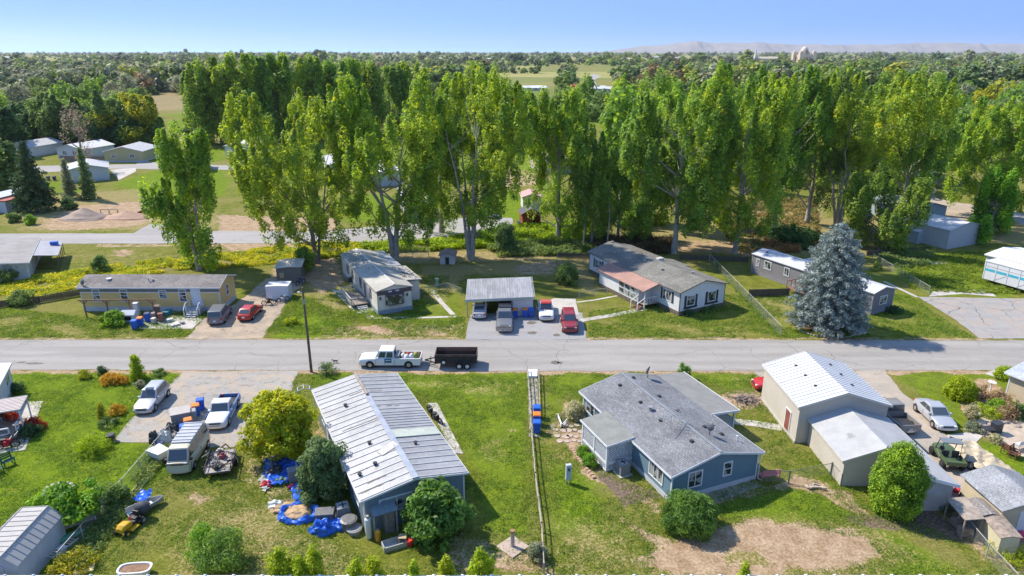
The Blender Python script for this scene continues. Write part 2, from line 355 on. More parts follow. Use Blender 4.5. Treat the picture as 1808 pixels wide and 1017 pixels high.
def groundmat():
    m, t, o = newmat('ground'); p = N(t, 'ShaderNodeBsdfPrincipled'); L(t, p.outputs[0], o.inputs[0]); p.inputs['Roughness'].default_value = 1; p.inputs['Specular IOR Level'].default_value = .1
    geo = N(t, 'ShaderNodeNewGeometry'); P = geo.outputs['Position']
    at = N(t, 'ShaderNodeAttribute', attribute_name='surface'); sp = N(t, 'ShaderNodeSeparateColor'); L(t, at.outputs['Color'], sp.inputs[0])
    d, g, l, a = sp.outputs[0], sp.outputs[1], sp.outputs[2], at.outputs['Alpha']
    nf = noise(t, P, 5.0, 6, .75); nm = noise(t, P, .9, 6, .7); nl = noise(t, P, .13, 4, .6); nt_ = noise(t, P, 17, 3, .7)
    def th(ch, n1, n2, amp=.75, w=.16):
        s = mth(t, 'ADD', ch, mth(t, 'MULTIPLY', mth(t, 'SUBTRACT', mth(t, 'ADD', mth(t, 'MULTIPLY', n1, .5), mth(t, 'MULTIPLY', n2, .5)), .5), amp * 2))
        return s
    grass = mixc(t, ramp(t, nm, .35, .65), (.1, .122, .014), (.175, .185, .026))
    grass = mixc(t, ramp(t, nl, .35, .65, 0, .7), grass, (.22, .19, .06))
    lush = mixc(t, ramp(t, nm, .3, .7), (.088, .15, .008), (.165, .225, .01))
    cur = mixc(t, ramp(t, th(l, nm, nl, .35), .3, .75), grass, lush)
    straw = mixc(t, ramp(t, nf, .3, .7), (.2, .17, .065), (.36, .28, .13))
    cur = mixc(t, mth(t, 'MULTIPLY', ramp(t, th(g, nf, nm, 1.1), .42, .72), .85), cur, straw)
    dirt = mixc(t, ramp(t, nm, .3, .7), (.28, .185, .105), (.45, .33, .215))
    cur = mixc(t, ramp(t, th(d, nf, nm, .85), .42, .62), cur, dirt)
    mul = mixc(t, ramp(t, nf, .3, .7), (.12, .085, .06), (.22, .165, .12))
    cur = mixc(t, ramp(t, th(a, nf, nm, .6), .4, .6), cur, mul)
    cur = mixc(t, mth(t, 'MULTIPLY', ramp(t, noise(t, P, 2.2, 7, .8), .56, .66), mth(t, 'MULTIPLY', ramp(t, nl, .4, .62, .15, .75), mth(t, 'SUBTRACT', 1.0, mth(t, 'MULTIPLY', l, .75)))), cur, (.27, .22, .1))
    # clover heads, dead leaves and tufts
    vo = N(t, 'ShaderNodeTexVoronoi'); L(t, P, vo.inputs[0]); vo.inputs['Scale'].default_value = 2.6
    dots = mth(t, 'MULTIPLY', ramp(t, vo.outputs[0], .12, .07, 1, 0), ramp(t, nl, .42, .55)); 
    dots = mth(t, 'MULTIPLY', mth(t, 'LESS_THAN', vo.outputs[0], .1), ramp(t, noise(t, P, .35, 3), .5, .6))
    cur = mixc(t, mth(t, 'MULTIPLY', dots, .5), cur, (.5, .48, .36))
    # fields far away: patchwork of crops and pasture beyond 300 m
    sx = N(t, 'ShaderNodeSeparateXYZ'); L(t, P, sx.inputs[0])
    v2 = N(t, 'ShaderNodeTexVoronoi'); L(t, P, v2.inputs[0]); v2.inputs['Scale'].default_value = .0045
    cr = N(t, 'ShaderNodeValToRGB'); sc_ = N(t, 'ShaderNodeSeparateColor'); L(t, v2.outputs['Color'], sc_.inputs[0]); L(t, sc_.outputs[0], cr.inputs[0]); cr.color_ramp.interpolation = 'CONSTANT'
    els = cr.color_ramp.elements; els[0].color = (.15, .18, .05, 1); els[1].position = .7; els[1].color = (.2, .19, .06, 1)
    e = els.new(.4); e.color = (.3, .28, .1, 1); e = els.new(.85); e.color = (.26, .2, .11, 1)
    cur = mixc(t, ramp(t, sx.outputs[1], 330, 420, 0, .8), cur, cr.outputs[0])
    hs = N(t, 'ShaderNodeHueSaturation'); L(t, cur, hs.inputs['Color'])
    L(t, mth(t, 'MULTIPLY', ramp(t, nf, .25, .75, .58, 1.42), ramp(t, nt_, .25, .75, .7, 1.3)), hs.inputs['Value']); L(t, hs.outputs[0], p.inputs['Base Color'])
    b = N(t, 'ShaderNodeBump'); b.inputs['Strength'].default_value = .6; b.inputs['Distance'].default_value = .12; L(t, mth(t, 'ADD', nf, nt_), b.inputs['Height']); L(t, b.outputs[0], p.inputs['Normal'])
    return m
gm = npmesh('ground', verts, quads, [groundmat()])
ca = gm.color_attributes.new('surface', 'FLOAT_COLOR', 'POINT')
ca.data.foreach_set('color', np.stack([CH['d'], CH['g'], CH['l'], CH['a']], -1).astype(np.float32).ravel())
go = bpy.data.objects.new('ground', gm); C.objects.link(go); tag(go, kind='structure')

def sheet(name, poly, z, m, jit=.12, step=1.2, seed=0, z3=None, kind='structure', thick=0):
    """flat sheet on the ground with a slightly ragged outline; poly in photo pixels or world points"""
    rnd = random.Random(seed + len(poly)); P = [G(*q) if len(q) == 2 else Vector(q) for q in poly]; out = []
    for i, a in enumerate(P):
        b = P[(i + 1) % len(P)]; n = max(1, min(60, int((b - a).length / step)))
        for k in range(n):
            q = a.lerp(b, k / n); out.append((q.x + rnd.uniform(-jit, jit), q.y + rnd.uniform(-jit, jit)))
    mb = MB()
    if thick: mb.prism(out[::-1], -.02, z, m)
    else: mb.add([(x, y, z) for x, y in out], [tuple(range(len(out)))], m)
    ob = mb.build(name, m)
    if ob.data.polygons[0].normal.z < 0 and not thick: ob.data.flip_normals()
    if kind: tag(ob, kind=kind)
    return ob
def asphalt(name, base, stain, crack=.5, sand=None, scale=.3):
    if name in MATS: return MATS[name]
    m, t, o = newmat(name); MATS[name] = m
    p = N(t, 'ShaderNodeBsdfPrincipled'); L(t, p.outputs[0], o.inputs[0]); p.inputs['Roughness'].default_value = .95; p.inputs['Specular IOR Level'].default_value = .2
    geo = N(t, 'ShaderNodeNewGeometry'); P = geo.outputs['Position']
    mp = N(t, 'ShaderNodeMapping'); L(t, P, mp.inputs[0]); mp.inputs['Scale'].default_value = (.25, 1.4, 1)
    n1 = noise(t, mp.outputs[0], scale, 5); n2 = noise(t, P, 1.2, 6, .7); n3 = noise(t, P, 14, 3, .7)
    cur = mixc(t, ramp(t, n1, .35, .65, 0, .6), base, tuple(c * .82 for c in base))
    cur = mixc(t, ramp(t, n2, .52 if sand else .55, .62 if sand else .68, 0, .8 if sand else .6), cur, stain)
    if sand: cur = mixc(t, ramp(t, noise(t, P, .45, 7, .75), .45, .56, 0, .9), cur, sand)
    vo = N(t, 'ShaderNodeTexVoronoi', feature='DISTANCE_TO_EDGE'); wv = N(t, 'ShaderNodeVectorMath', operation='ADD'); nn = N(t, 'ShaderNodeTexNoise'); L(t, P, nn.inputs[0]); nn.inputs['Scale'].default_value = .8
    L(t, P, wv.inputs[0]); L(t, nn.outputs[1], wv.inputs[1]); L(t, wv.outputs[0], vo.inputs[0]); vo.inputs['Scale'].default_value = .22
    sy = N(t, 'ShaderNodeSeparateXYZ'); L(t, P, sy.inputs[0]); wy = mth(t, 'ADD', sy.outputs[1], mth(t, 'MULTIPLY', noise(t, P, .06, 2), 1.2))
    tk = mth(t, 'MULTIPLY', ramp(t, mth(t, 'PINGPONG', wy, .95), .1, .8), ramp(t, noise(t, mp.outputs[0], .5, 3), .35, .6)); cur = mixc(t, mth(t, 'MULTIPLY', tk, .55 if name == 'road_asphalt' else .2), cur, tuple(c * .72 for c in base))
    vp = N(t, 'ShaderNodeTexVoronoi', distance='CHEBYCHEV'); L(t, mp.outputs[0], vp.inputs[0]); vp.inputs['Scale'].default_value = .35; vs_ = N(t, 'ShaderNodeSeparateColor'); L(t, vp.outputs['Color'], vs_.inputs[0]); cur = mixc(t, ramp(t, vs_.outputs[0], .8, .82, 0, .3), cur, tuple(c * .75 for c in base))
    ck = mth(t, 'MULTIPLY', ramp(t, vo.outputs[0], .0, .014, 1, 0), ramp(t, noise(t, P, .12, 2), .45, .6, 0, crack))
    cur = mixc(t, ck, cur, (.06, .055, .045))
    hs = N(t, 'ShaderNodeHueSaturation'); L(t, cur, hs.inputs['Color']); L(t, ramp(t, n3, .25, .75, .86, 1.14), hs.inputs['Value']); L(t, hs.outputs[0], p.inputs['Base Color'])
    return m
ROAD = asphalt('road_asphalt', (.325, .305, .28), (.245, .225, .195), .5)
ROAD2 = asphalt('back_road_asphalt', (.34, .32, .30), (.28, .25, .22), .4)
DRIVE = asphalt('driveway_gravel', (.33, .31, .28), (.22, .18, .14), .4, (.38, .31, .24), .8)
LOT = asphalt('cracked_lot', (.32, .31, .30), (.24, .22, .2), 1.0, (.34, .29, .25))
W3 = lambda x, y: (x, y, 0)
sheet('road', [W3(-160, 61.7), W3(-40, 61.55), W3(0, 61.2), W3(60, 61.5), W3(160, 61.8), W3(160, 69.1), W3(60, 68.8), W3(0, 69.05), W3(-160, 69.0)], .016, ROAD, .1, .6)
sheet('driveway', [(325,656),(527,656),(512,690),(470,745),(440,790),(345,790),(270,783),(200,781),(240,733),(290,690)], .024, DRIVE, .18, .8, 3)
sheet('driveway', [(328,599),(460,599),(490,560),(512,525),(540,495),(470,492),(440,520),(405,545),(360,562)], .024, asphalt('dirt_gravel', (.33,.27,.21), (.2,.145,.1), .3, (.4,.31,.22), .8), .18, .8, 4)
sheet('driveway', [(822,600),(1036,600),(1028,552),(945,548),(830,556)], .024, asphalt('carport_apron', (.3,.29,.285), (.2,.19,.18), .5), .05, 1, 5)
sheet('driveway', [(1330,656),(1368,656),(1366,690),(1372,720),(1355,690)], .02, DRIVE, .15, .8, 6)
sheet('driveway', [(1510,655),(1560,652),(1590,690),(1625,720),(1690,790),(1760,850),(1735,880),(1690,900),(1620,800),(1560,740)], .024, asphalt('sandy_drive', (.36,.32,.27), (.28,.23,.18), .7, (.4,.33,.26)), .1, .8, 7)
sheet('driveway', [(1730,598),(1850,598),(1900,535),(1840,528),(1620,524),(1680,560)], .024, LOT, .08, 1, 8)
sheet('parking_lot', [(1728,599),(1990,599),(1940,530),(1618,525)], .028, LOT, .08, 1, 9) if False else None
sheet('back_road', [(-100,431),(300,430),(540,430),(640,428),(740,424),(830,415),(870,408),(905,396),(905,385),(850,383),(780,388),(740,386),(700,396),(620,404),(540,408),(300,408),(280,405),(300,395),(265,396),(235,412),(-100,413)], .02, ROAD2, .15, 1.5, 10)
sheet('back_lane', [(-50,304),(90,304),(200,298),(290,299),(420,300),(420,292),(290,290),(250,283),(240,290),(60,293),(-50,294)], .02, ROAD2, .2, 3, 11)
sheet('dirt_lane', [(1650,350),(1680,356),(1720,362),(1740,385),(1700,392),(1600,345),(1640,300),(1655,300)], .02, asphalt('dirt_track', (.36,.29,.22), (.26,.2,.15), 0, (.4,.32,.24)), .4, 2, 12)
sheet('side_road', [(1755,375),(1770,365),(1860,400),(1860,420)], .02, ROAD2, .1, 2, 13)
sheet('far_road', [(1032,152),(1055,152),(1050,141),(1062,134),(1045,130),(1036,140)], .03, ROAD2, .3, 8, 14)
# concrete pads, paths
def pad(poly, z=.05, m=None, name='concrete_slab', jit=.02, seed=0): return sheet(name, poly, z, m or CONC, jit, 1.0, seed, thick=1)
pad([(235,581),(340,581),(358,563),(300,556),(320,549),(270,549),(262,560)])
pad([(945,556),(1022,556),(1016,528),(978,527),(947,540)])
pad([(585,512),(605,514),(660,547),(655,556),(628,553)], m=mat('pale_slab', (.5,.5,.46), .15))
path = lambda pts, w, z=.03, m=None, seed=0: ribbon('path', pts, w, z, m or CONC, seed)
def ribbon(name, pts, w, z, m, seed=0, jit=.03):
    P = [G(*q) if len(q) == 2 else Vector(q) for q in pts]; l = []; r = []; rnd = random.Random(seed)
    Q = []
    for a, b in zip(P, P[1:]):
        n = max(1, int((b - a).length / .8)); Q += [a.lerp(b, k / n) for k in range(n)]
    Q.append(P[-1])
    for i, p in enumerate(Q):
        d = (Q[min(i+1, len(Q)-1)] - Q[max(i-1, 0)]).normalized(); nrm = Vector((-d.y, d.x, 0)) * w / 2
        l.append(p + nrm * (1 + rnd.uniform(-jit, jit) * 3)); r.append(p - nrm * (1 + rnd.uniform(-jit, jit) * 3))
    n = len(Q); mb = MB(); mb.add([(q.x, q.y, z) for q in l] + [(q.x, q.y, z) for q in r], [(n + i, n + i + 1, i + 1, i) for i in range(n - 1)], m)
    return tag(mb.build(name, m), kind='structure')
path([(655,562),(700,561),(750,561),(806,559)], .5); path([(762,512),(780,535),(800,556)], .6, .034)
path([(648,555),(657,563)], .9, .038)
path([(1026,566),(1080,557),(1140,545)], .9); path([(1018,534),(1050,530),(1092,522)], .35, m=mat('timber_edge', (.45,.42,.36), .2))
path([(1292,744),(1330,748),(1380,756)], 1.0); path([(1560,497),(1620,525)], .5)
pad([(1386,757),(1404,757),(1400,749),(1384,750)], .1)
pad([(1640,524),(1700,519),(1760,524),(1745,512),(1650,512)], .03); pad([(1632,462),(1665,460),(1672,465),(1640,470)], .05)
pad([(755,712),(772,712),(818,802),(800,800)], .05, seed=3)
pad([(-10,745),(20,712),(76,709),(60,752),(45,795),(-10,802)], .05)
pad([(1672,768),(1745,760),(1720,785),(1680,790)], .04); pad([(1700,758),(1745,730),(1808,745),(1900,800),(1860,830),(1790,800),(1750,775)], .035, mat('patio', (.42,.34,.26), .15, world=True))
pad([(1738,660),(1755,654),(1790,660),(1810,672),(1790,676)], .03)
pad([(1190,877),(1250,858),(1330,846),(1345,858),(1290,880),(1215,895)], .03, mat('worn_slab', (.3,.25,.2), .2, world=True))
pad([(195,300),(240,297),(240,303),(210,318)], .05)

# ---------------- buildings ----------------
def sbox(mb, side, W, Lh, a0, a1, z0, z1, o0, o1, m=None):
    """box on a wall: side S/N/W/E, a along the wall (from the near or left end), o outwards"""
    if side == 'S': mb.box(a0, -o1, z0, a1, -o0, z1, m)
    elif side == 'N': mb.box(a0, Lh + o0, z0, a1, Lh + o1, z1, m)
    elif side == 'W': mb.box(-o1, a0, z0, -o0, a1, z1, m)
    else: mb.box(W + o0, a0, z0, W + o1, a1, z1, m)
SHUT = mat('black_shutter', (.04,.04,.045), .1)
def window(h, side, W, Lh, a, z, w_, hh, trim=None, bars=(1, 0), shutters=False, lab=None, curtain=None):
    """frame is the part, pane its sub-part; a = centre along the wall"""
    trim = trim or WHITE; t_ = .09; f = MB(); a0, a1, z1 = a - w_/2, a + w_/2, z + hh
    sbox(f, side, W, Lh, a0 - t_, a1 + t_, z - t_, z, .003, .05); sbox(f, side, W, Lh, a0 - t_, a1 + t_, z1, z1 + t_, .003, .05)
    sbox(f, side, W, Lh, a0 - t_, a0, z, z1, .003, .05); sbox(f, side, W, Lh, a1, a1 + t_, z, z1, .003, .05)
    for i in range(bars[0]):
        x = a0 + w_ * (i + 1) / (bars[0] + 1); sbox(f, side, W, Lh, x - .025, x + .025, z, z1, .01, .045)
    for i in range(bars[1]):
        y = z + hh * (i + 1) / (bars[1] + 1); sbox(f, side, W, Lh, a0, a1, y - .03, y + .03, .012, .04)
    fo = f.build('window', trim, h)
    g = MB(); sbox(g, side, W, Lh, a0, a1, z, z1, .002, .022); g.build('pane', GLASS, fo)
    if shutters:
        for s in (-1, 1):
            c = a + s * (w_/2 + t_ + .17); q = MB(); sbox(q, side, W, Lh, c - .16, c + .16, z - .12, z1 + .12, .004, .045); q.build('shutter', shutters if shutters is not True else SHUT, h)
def door(h, side, W, Lh, a, z, w_=.95, hh=2.0, m=None, trim=None, glass=False):
    d = MB(); sbox(d, side, W, Lh, a - w_/2, a + w_/2, z, z + hh, .003, .045)
    do = d.build('door', m or WHITE, h)
    f = MB(); t_ = .09
    sbox(f, side, W, Lh, a - w_/2 - t_, a - w_/2, z, z + hh + t_, .003, .06); sbox(f, side, W, Lh, a + w_/2, a + w_/2 + t_, z, z + hh + t_, .003, .06); sbox(f, side, W, Lh, a - w_/2, a + w_/2, z + hh, z + hh + t_, .003, .06)
    f.build('door_frame', trim or WHITE, do)
    k = MB(); sbox(k, side, W, Lh, a + w_/2 - .14, a + w_/2 - .07, z + .92, z + 1.02, .045, .09); k.build('handle', GREYM, do)
    if glass: g = MB(); sbox(g, side, W, Lh, a - w_/2 + .15, a + w_/2 - .15, z + 1.0, z + hh - .15, .045, .055); g.build('pane', GLASS, do)
def house(name, label, origin, ang, W, Lh, eave, rise, wall, roof, cat='house', over=.3, trim=None, skirt=None, rx=.5, rthick=.09, corners=True, group=None, base=0, fascia=.16, overy=None, ribs=0, ribmat=None, gutter=False):
    """gable house: local x across the gable (0..W), y away along the ridge (0..L)"""
    h = thing(name, label, cat, (origin[0], origin[1], base), R(ang), group); trim = trim or WHITE
    rxx = W * rx; rz = eave + rise; oy = over if overy is None else overy
    mb = MB(); sk = skirt[0] if skirt else 0
    P = [(0,0,sk),(W,0,sk),(W,0,eave),(rxx,0,rz),(0,0,eave)]; Q = [(x, Lh, z) for x, y, z in P]
    mb.add(P + Q, [(0,1,2,3,4),(9,8,7,6,5),(0,4,9,5),(1,6,7,2),(4,3,8,9),(3,2,7,8),(0,5,6,1)]); mb.build('wall', wall, h)
    if skirt:
        s = MB(); s.box(-.025, -.025, -.1, W + .025, Lh + .025, sk); s.build('skirting', skirt[1], h)
    # roof: two slabs
    sl1 = rise / rxx; sl2 = rise / (W - rxx); o = over; r = MB(); y0, y1 = -oy, Lh + oy; e1 = eave - sl1 * o; e2 = eave - sl2 * o; q = .012; th = rthick
    for xa, za, xb, zb in ((-o, e1, rxx, rz), (rxx, rz, W + o, e2)):
        r.add([(xa,y0,za+q),(xb,y0,zb+q),(xb,y1,zb+q),(xa,y1,za+q),(xa,y0,za+q+th),(xb,y0,zb+q+th),(xb,y1,zb+q+th),(xa,y1,za+q+th)],
              [(0,3,2,1),(4,5,6,7),(0,1,5,4),(1,2,6,5),(2,3,7,6),(3,0,4,7)])
    ro = r.build('roof', roof, h)
    t = MB(); fz = fascia
    for y in (y0 - .03, y1 + .005):
        for xa, za, xb, zb in ((-o, e1, rxx, rz), (rxx, rz, W + o, e2)):
            t.add([(xa,y,za+th-fz+.02),(xb,y,zb+th-fz+.02),(xb,y+.025,zb+th-fz+.02),(xa,y+.025,za+th-fz+.02),(xa,y,za+th+.02),(xb,y,zb+th+.02),(xb,y+.025,zb+th+.02),(xa,y+.025,za+th+.02)],
                  [(0,3,2,1),(4,5,6,7),(0,1,5,4),(1,2,6,5),(2,3,7,6),(3,0,4,7)])
    t.box(-o - .03, y0, e1 + th - fz + .02, -o - .003, y1, e1 + th + .02); t.box(W + o + .003, y0, e2 + th - fz + .02, W + o + .03, y1, e2 + th + .02)
    t.build('fascia', trim, h)
    if corners:
        for x, y in ((-.02, -.02), (W - .08, -.02), (-.02, Lh - .08), (W - .08, Lh - .08)): c = MB(); c.box(x, y, sk + .001, x + .1, y + .1, eave - .02); c.build('corner_trim', trim, h)
    if ribs:
        rb = MB(); n = int((Lh + 2*oy) / ribs)
        for k in range(n + 1):
            y = y0 + k * (Lh + 2*oy) / n
            for xa, za, xb, zb in ((-o, e1, rxx, rz), (rxx, rz, W + o, e2)): rb.bar((xa, y, za+q+th+.02), (xb, y, zb+q+th+.02), .06, .045)
        rb.build('standing_seams', ribmat or roof, ro)
    h['_d'] = 0; del h['_d']
    def rp(x, y, up=0):    # point on the roof surface
        z = eave + sl1 * x if x < rxx else rz - sl2 * (x - rxx)
        return (x, y, z + q + th + up)
    return h, ro, rp
def vent(h, p, r=.08, hh=.3, m=None, cap=True, name='roof_vent'):
    mb = MB(); mb.cyl(p, r, p[2] - .05, p[2] + hh, 8)
    if cap: mb.cyl(p, r * 1.6, p[2] + hh, p[2] + hh + .06, 8)
    return mb.build(name, m or DARK, h)
def boxvent(h, p, m=None, s=.2):
    mb = MB(); mb.box(p[0]-s, p[1]-s, p[2]-.08, p[0]+s, p[1]+s, p[2]+.12); return mb.build('roof_vent', m or DARK, h, bevel=.02)
def dish(label, loc, az, m=None, r=.35, post=.5):
    t = thing('satellite_dish', label, 'satellite dish', loc, az); mb = MB(); mb.tube([(0,0,-.1),(0,0,post),(0,.1,post+.1)], .03, 6); mb.build('mount', DARK, t)
    n = 14; vs = [(0, .16, post + .25)]; fs = []
    d = MB()
    for j in range(1, 4):
        for k in range(n):
            a = 2*math.pi*k/n; rr = r*j/3
            vs.append((rr*math.cos(a)*1.0, .16 - .22*(j/3)**2*r*2 - .25*rr*math.sin(a), post + .25 + rr*math.sin(a)*.95))
    for k in range(n): fs.append((0, 1+k, 1+(k+1)%n))
    for j in range(2):
        for k in range(n): fs.append((1+j*n+k, 1+(j+1)*n+k, 1+(j+1)*n+(k+1)%n, 1+j*n+(k+1)%n))
    d.add(vs, fs); o = d.build('reflector', m or mat('dish_grey', (.1,.11,.12), .1, rough=.5), t, smooth=60)
    so = o.modifiers.new('thick', 'SOLIDIFY'); so.thickness = .02
    a = MB(); a.bar((0,.1,post), (0,-.45,post+.15), .025); a.ell((0,-.45,post+.17), (.05,.08,.05), 6, 4); a.build('feed_arm', DARK, t)
    return t
def toworld(h, p):
    a = h.rotation_euler.z; x, y = p[0], p[1]; return (h.location.x + x*math.cos(a) - y*math.sin(a), h.location.y + x*math.sin(a) + y*math.cos(a), h.location.z + p[2])
SH_GREY = shingle('grey_shingles', (.17,.175,.185), (.23,.235,.245)); SH_DARK = shingle('weathered_shingles', (.17,.165,.145), (.23,.22,.195)); SH_TAN = shingle('brown_grey_shingles', (.21,.19,.175), (.28,.255,.235))

# blue house, lower right of centre
BLUE = mat('blue_siding', (.12,.2,.25), .07, .7, lines=(0, .4, .35)); BLUEG = mat('blue_gable_siding', (.12,.2,.25), .07, .7)
GREYTRIM = mat('pale_skirting', (.46,.47,.5), .08)
bh, br, rp = house('manufactured_house', 'blue double-wide house with grey shingle roof, white trim and lattice porch', (11.09, 40.27), 22.4, 7.5, 13.0, 2.4, .92, BLUEG, SH_GREY, skirt=(.42, GREYTRIM), fascia=.17)
window(bh, 'S', 7.5, 13, 1.95, .95, 1.05, 1.15, bars=(1, 0)); window(bh, 'S', 7.5, 13, 4.75, 1.15, .62, 1.0, bars=(0, 1)); window(bh, 'W', 7.5, 13, 1.9, .85, 1.6, 1.3, bars=(2, 0))
window(bh, 'W', 7.5, 13, 11.7, 1.0, 1.3, 1.1, bars=(1, 0)); door(bh, 'W', 7.5, 13, 6.6, .45)
for x, y, k in ((2.9,1.9,0),(5.9,2.3,0),(5.2,3.4,0),(2.6,5.4,0),(4.6,6.0,0),(2.7,8.4,0),(4.6,8.6,0),(2.7,11.6,0),(4.4,12.2,0)): boxvent(bh, rp(x, y), s=.13)
vent(bh, rp(2.7, 7.0), .14, .3, GREYM); vent(bh, rp(6.6, 1.4), .05, .35, WHITE)
rc = MB(); rc.bar(rp(3.75, -.3, .03), rp(3.75, 13.3, .03), .22, .05); rc.build('ridge_cap', mat('ridge_shingle', (.2,.22,.24), .12), br)
# lattice porch on the west side
PR = mat('porch_roll_roofing', (.2,.205,.185), .12, 1.2)
pr_ = MB(); pr_.add([(-2.35,4.9,2.22),(.02,4.9,2.47),(.02,9.1,2.47),(-2.35,9.1,2.22),(-2.35,4.9,2.34),(.02,4.9,2.62),(.02,9.1,2.62),(-2.35,9.1,2.34)],[(0,3,2,1),(4,5,6,7),(0,1,5,4),(1,2,6,5),(2,3,7,6),(3,0,4,7)])
po = pr_.build('porch_roof', PR, bh)
f_ = MB(); f_.box(-2.4,4.87,2.2,-2.36,9.13,2.36); f_.add([(-2.36,4.85,2.2),(.0,4.85,2.45),(.0,4.88,2.45),(-2.36,4.88,2.2),(-2.36,4.85,2.36),(0,4.85,2.62),(0,4.88,2.62),(-2.36,4.88,2.36)],[(0,3,2,1),(4,5,6,7),(0,1,5,4),(1,2,6,5),(2,3,7,6),(3,0,4,7)]); f_.build('porch_fascia', WHITE, po)
LAT = mat('white_lattice', (.7,.71,.72), .05)
def lattice(x0, y0, x1, y1, z0, z1, step=.2):
    mb = MB(); Lx = math.hypot(x1-x0, y1-y0); H_ = z1 - z0; n = int((Lx + H_) / step)
    for s in (0, 1):
        for k in range(n + 1):
            a = k * step; p0 = (a, 0) if a <= Lx else (Lx, a - Lx); p1 = (0, a) if a <= H_ else (a - H_, H_)
            if s: p0 = (Lx - p0[0], p0[1]); p1 = (Lx - p1[0], p1[1])
            q = lambda p: (x0 + (x1-x0)*p[0]/Lx, y0 + (y1-y0)*p[0]/Lx, z0 + p[1])
            if math.hypot(p0[0]-p1[0], p0[1]-p1[1]) > .05: mb.bar(q(p0), q(p1), .055 if x0 == x1 else .012, .055 if x0 != x1 else .012)
    for z in (z0, z1): mb.bar((x0, y0, z), (x1, y1, z), .09)
    return mb
for i, (a, b) in enumerate((((-2.2,5.1),(0,5.1)),((-2.2,8.9),(-2.2,5.1)))):
    for z0, z1 in ((.7, 2.2), (.05, .62)): lattice(*a, *b, z0, z1).build('lattice_panel', LAT, bh)
pk = MB(); pk.box(-2.15, 5.15, .6, 0, 8.9, .68); pk.build('porch_floor', WOOD, bh)
for p in ((-2.2,5.1),(-2.2,8.9),(-2.2,7.0)): q = MB(); q.box(p[0]-.07,p[1]-.07,0,p[0]+.07,p[1]+.07,2.25); q.build('post', WHITE, bh)
# covered porch on the road-side right
pr_ = MB(); pr_.add([(7.6,5.7,2.36),(10.5,5.7,2.1),(10.5,13.3,2.1),(7.6,13.3,2.36),(7.6,5.7,2.48),(10.5,5.7,2.22),(10.5,13.3,2.22),(7.6,13.3,2.48)],[(0,3,2,1),(4,5,6,7),(0,1,5,4),(1,2,6,5),(2,3,7,6),(3,0,4,7)])
po = pr_.build('porch_roof', mat('patio_roll_roofing', (.215,.21,.2), .1), bh)
f_ = MB(); f_.box(10.51,5.66,2.06,10.56,13.34,2.24); f_.add([(7.6,5.63,2.3),(10.5,5.63,2.05),(10.5,5.68,2.05),(7.6,5.68,2.3),(7.6,5.63,2.5),(10.5,5.63,2.24),(10.5,5.68,2.24),(7.6,5.68,2.5)],[(0,3,2,1),(4,5,6,7),(0,1,5,4),(1,2,6,5),(2,3,7,6),(3,0,4,7)]); f_.build('porch_fascia', WHITE, po)
for y in (6.0, 9.5, 13.0): q = MB(); q.box(10.2,y-.07,0,10.34,y+.07,2.15); q.build('post', WHITE, bh)
q = MB(); q.box(7.55,5.8,.35,10.3,13.1,.45); q.build('porch_floor', CONC, bh)
for y0, y1 in ((6.0,9.5),(9.5,13.0)): lattice(10.27, y0+.1, 10.27, y1-.1, .45, 1.3, .25).build('lattice_panel', LAT, bh)
gr = MB(); gr.tube([(7.62,-.1,2.2),(7.62,-.1,.15),(7.75,-.35,.1)], .04, 6); gr.build('downpipe', WHITE, bh)
dish('dark satellite dish at the road end of the grey shingle roof', toworld(bh, rp(6.0, 12.4)), R(60), r=.38)
dish('dark satellite dish low on the near slope of the grey shingle roof', toworld(bh, rp(4.7, 2.2)), R(120), r=.36)
# TV antenna
ta = thing('tv_antenna', 'grey yagi television antenna on the blue house roof', 'antenna', toworld(bh, rp(2.6, 4.1)), R(40))
a = MB(); a.tube([(0,0,-.1),(0,0,1.1)], .025, 6); a.build('mast', GREYM, ta)
a = MB(); a.bar((-1.1,0,1.1),(1.1,0,1.1),.035)
for k in range(9): x = -1.05 + k*.26; l = .35 + .07*k; a.bar((x,-l,1.1),(x,l,1.1),.03)
a.build('elements', GREYM, ta)

# metal roofed blue-grey house, centre left
SLATE = mat('slate_blue_siding', (.16,.215,.245), .1, .8, lines=(0, .4, .4), spots=((.2,.22,.23), .8, .66))
MROOF = mat('patched_metal_roof', (.36,.357,.352), .16, .35, rough=.45, metal=.25, spots=((.24,.2,.18), .9, .63), streak=((.36,.355,.35), 0, 1.6, .5))
mh, mr, rp = house('manufactured_house', 'slate-blue double-wide house under a patched silver metal roof', (-9.62, 37.13), 25.6, 7.0, 16.5, 2.65, .62, SLATE, MROOF, over=.25, fascia=.14)
S2 = mat('roof_seam_pale', (.42,.415,.41), .1, rough=.4, metal=.2); S1 = mat('roof_seam_dark', (.17,.14,.125), .3, 3)
rnd = random.Random(5); sm = MB(); da = MB()
for k in range(22):
    y = -.1 + k * .77
    for s in (0, 1):
        if s and 5.8 < y < 9.6: continue
        x0, x1 = ((-.2, 3.4) if not s else (3.65, 7.2)); sm.bar(rp(x0, y, .02), rp(x1, y, .02), .13, .05)
for k in range(9): sm.bar(rp(3.65, 5.9 + k*.42, .02), rp(7.2, 5.9 + k*.42, .02), .07, .05)
sm.build('standing_seams', S2, mr)
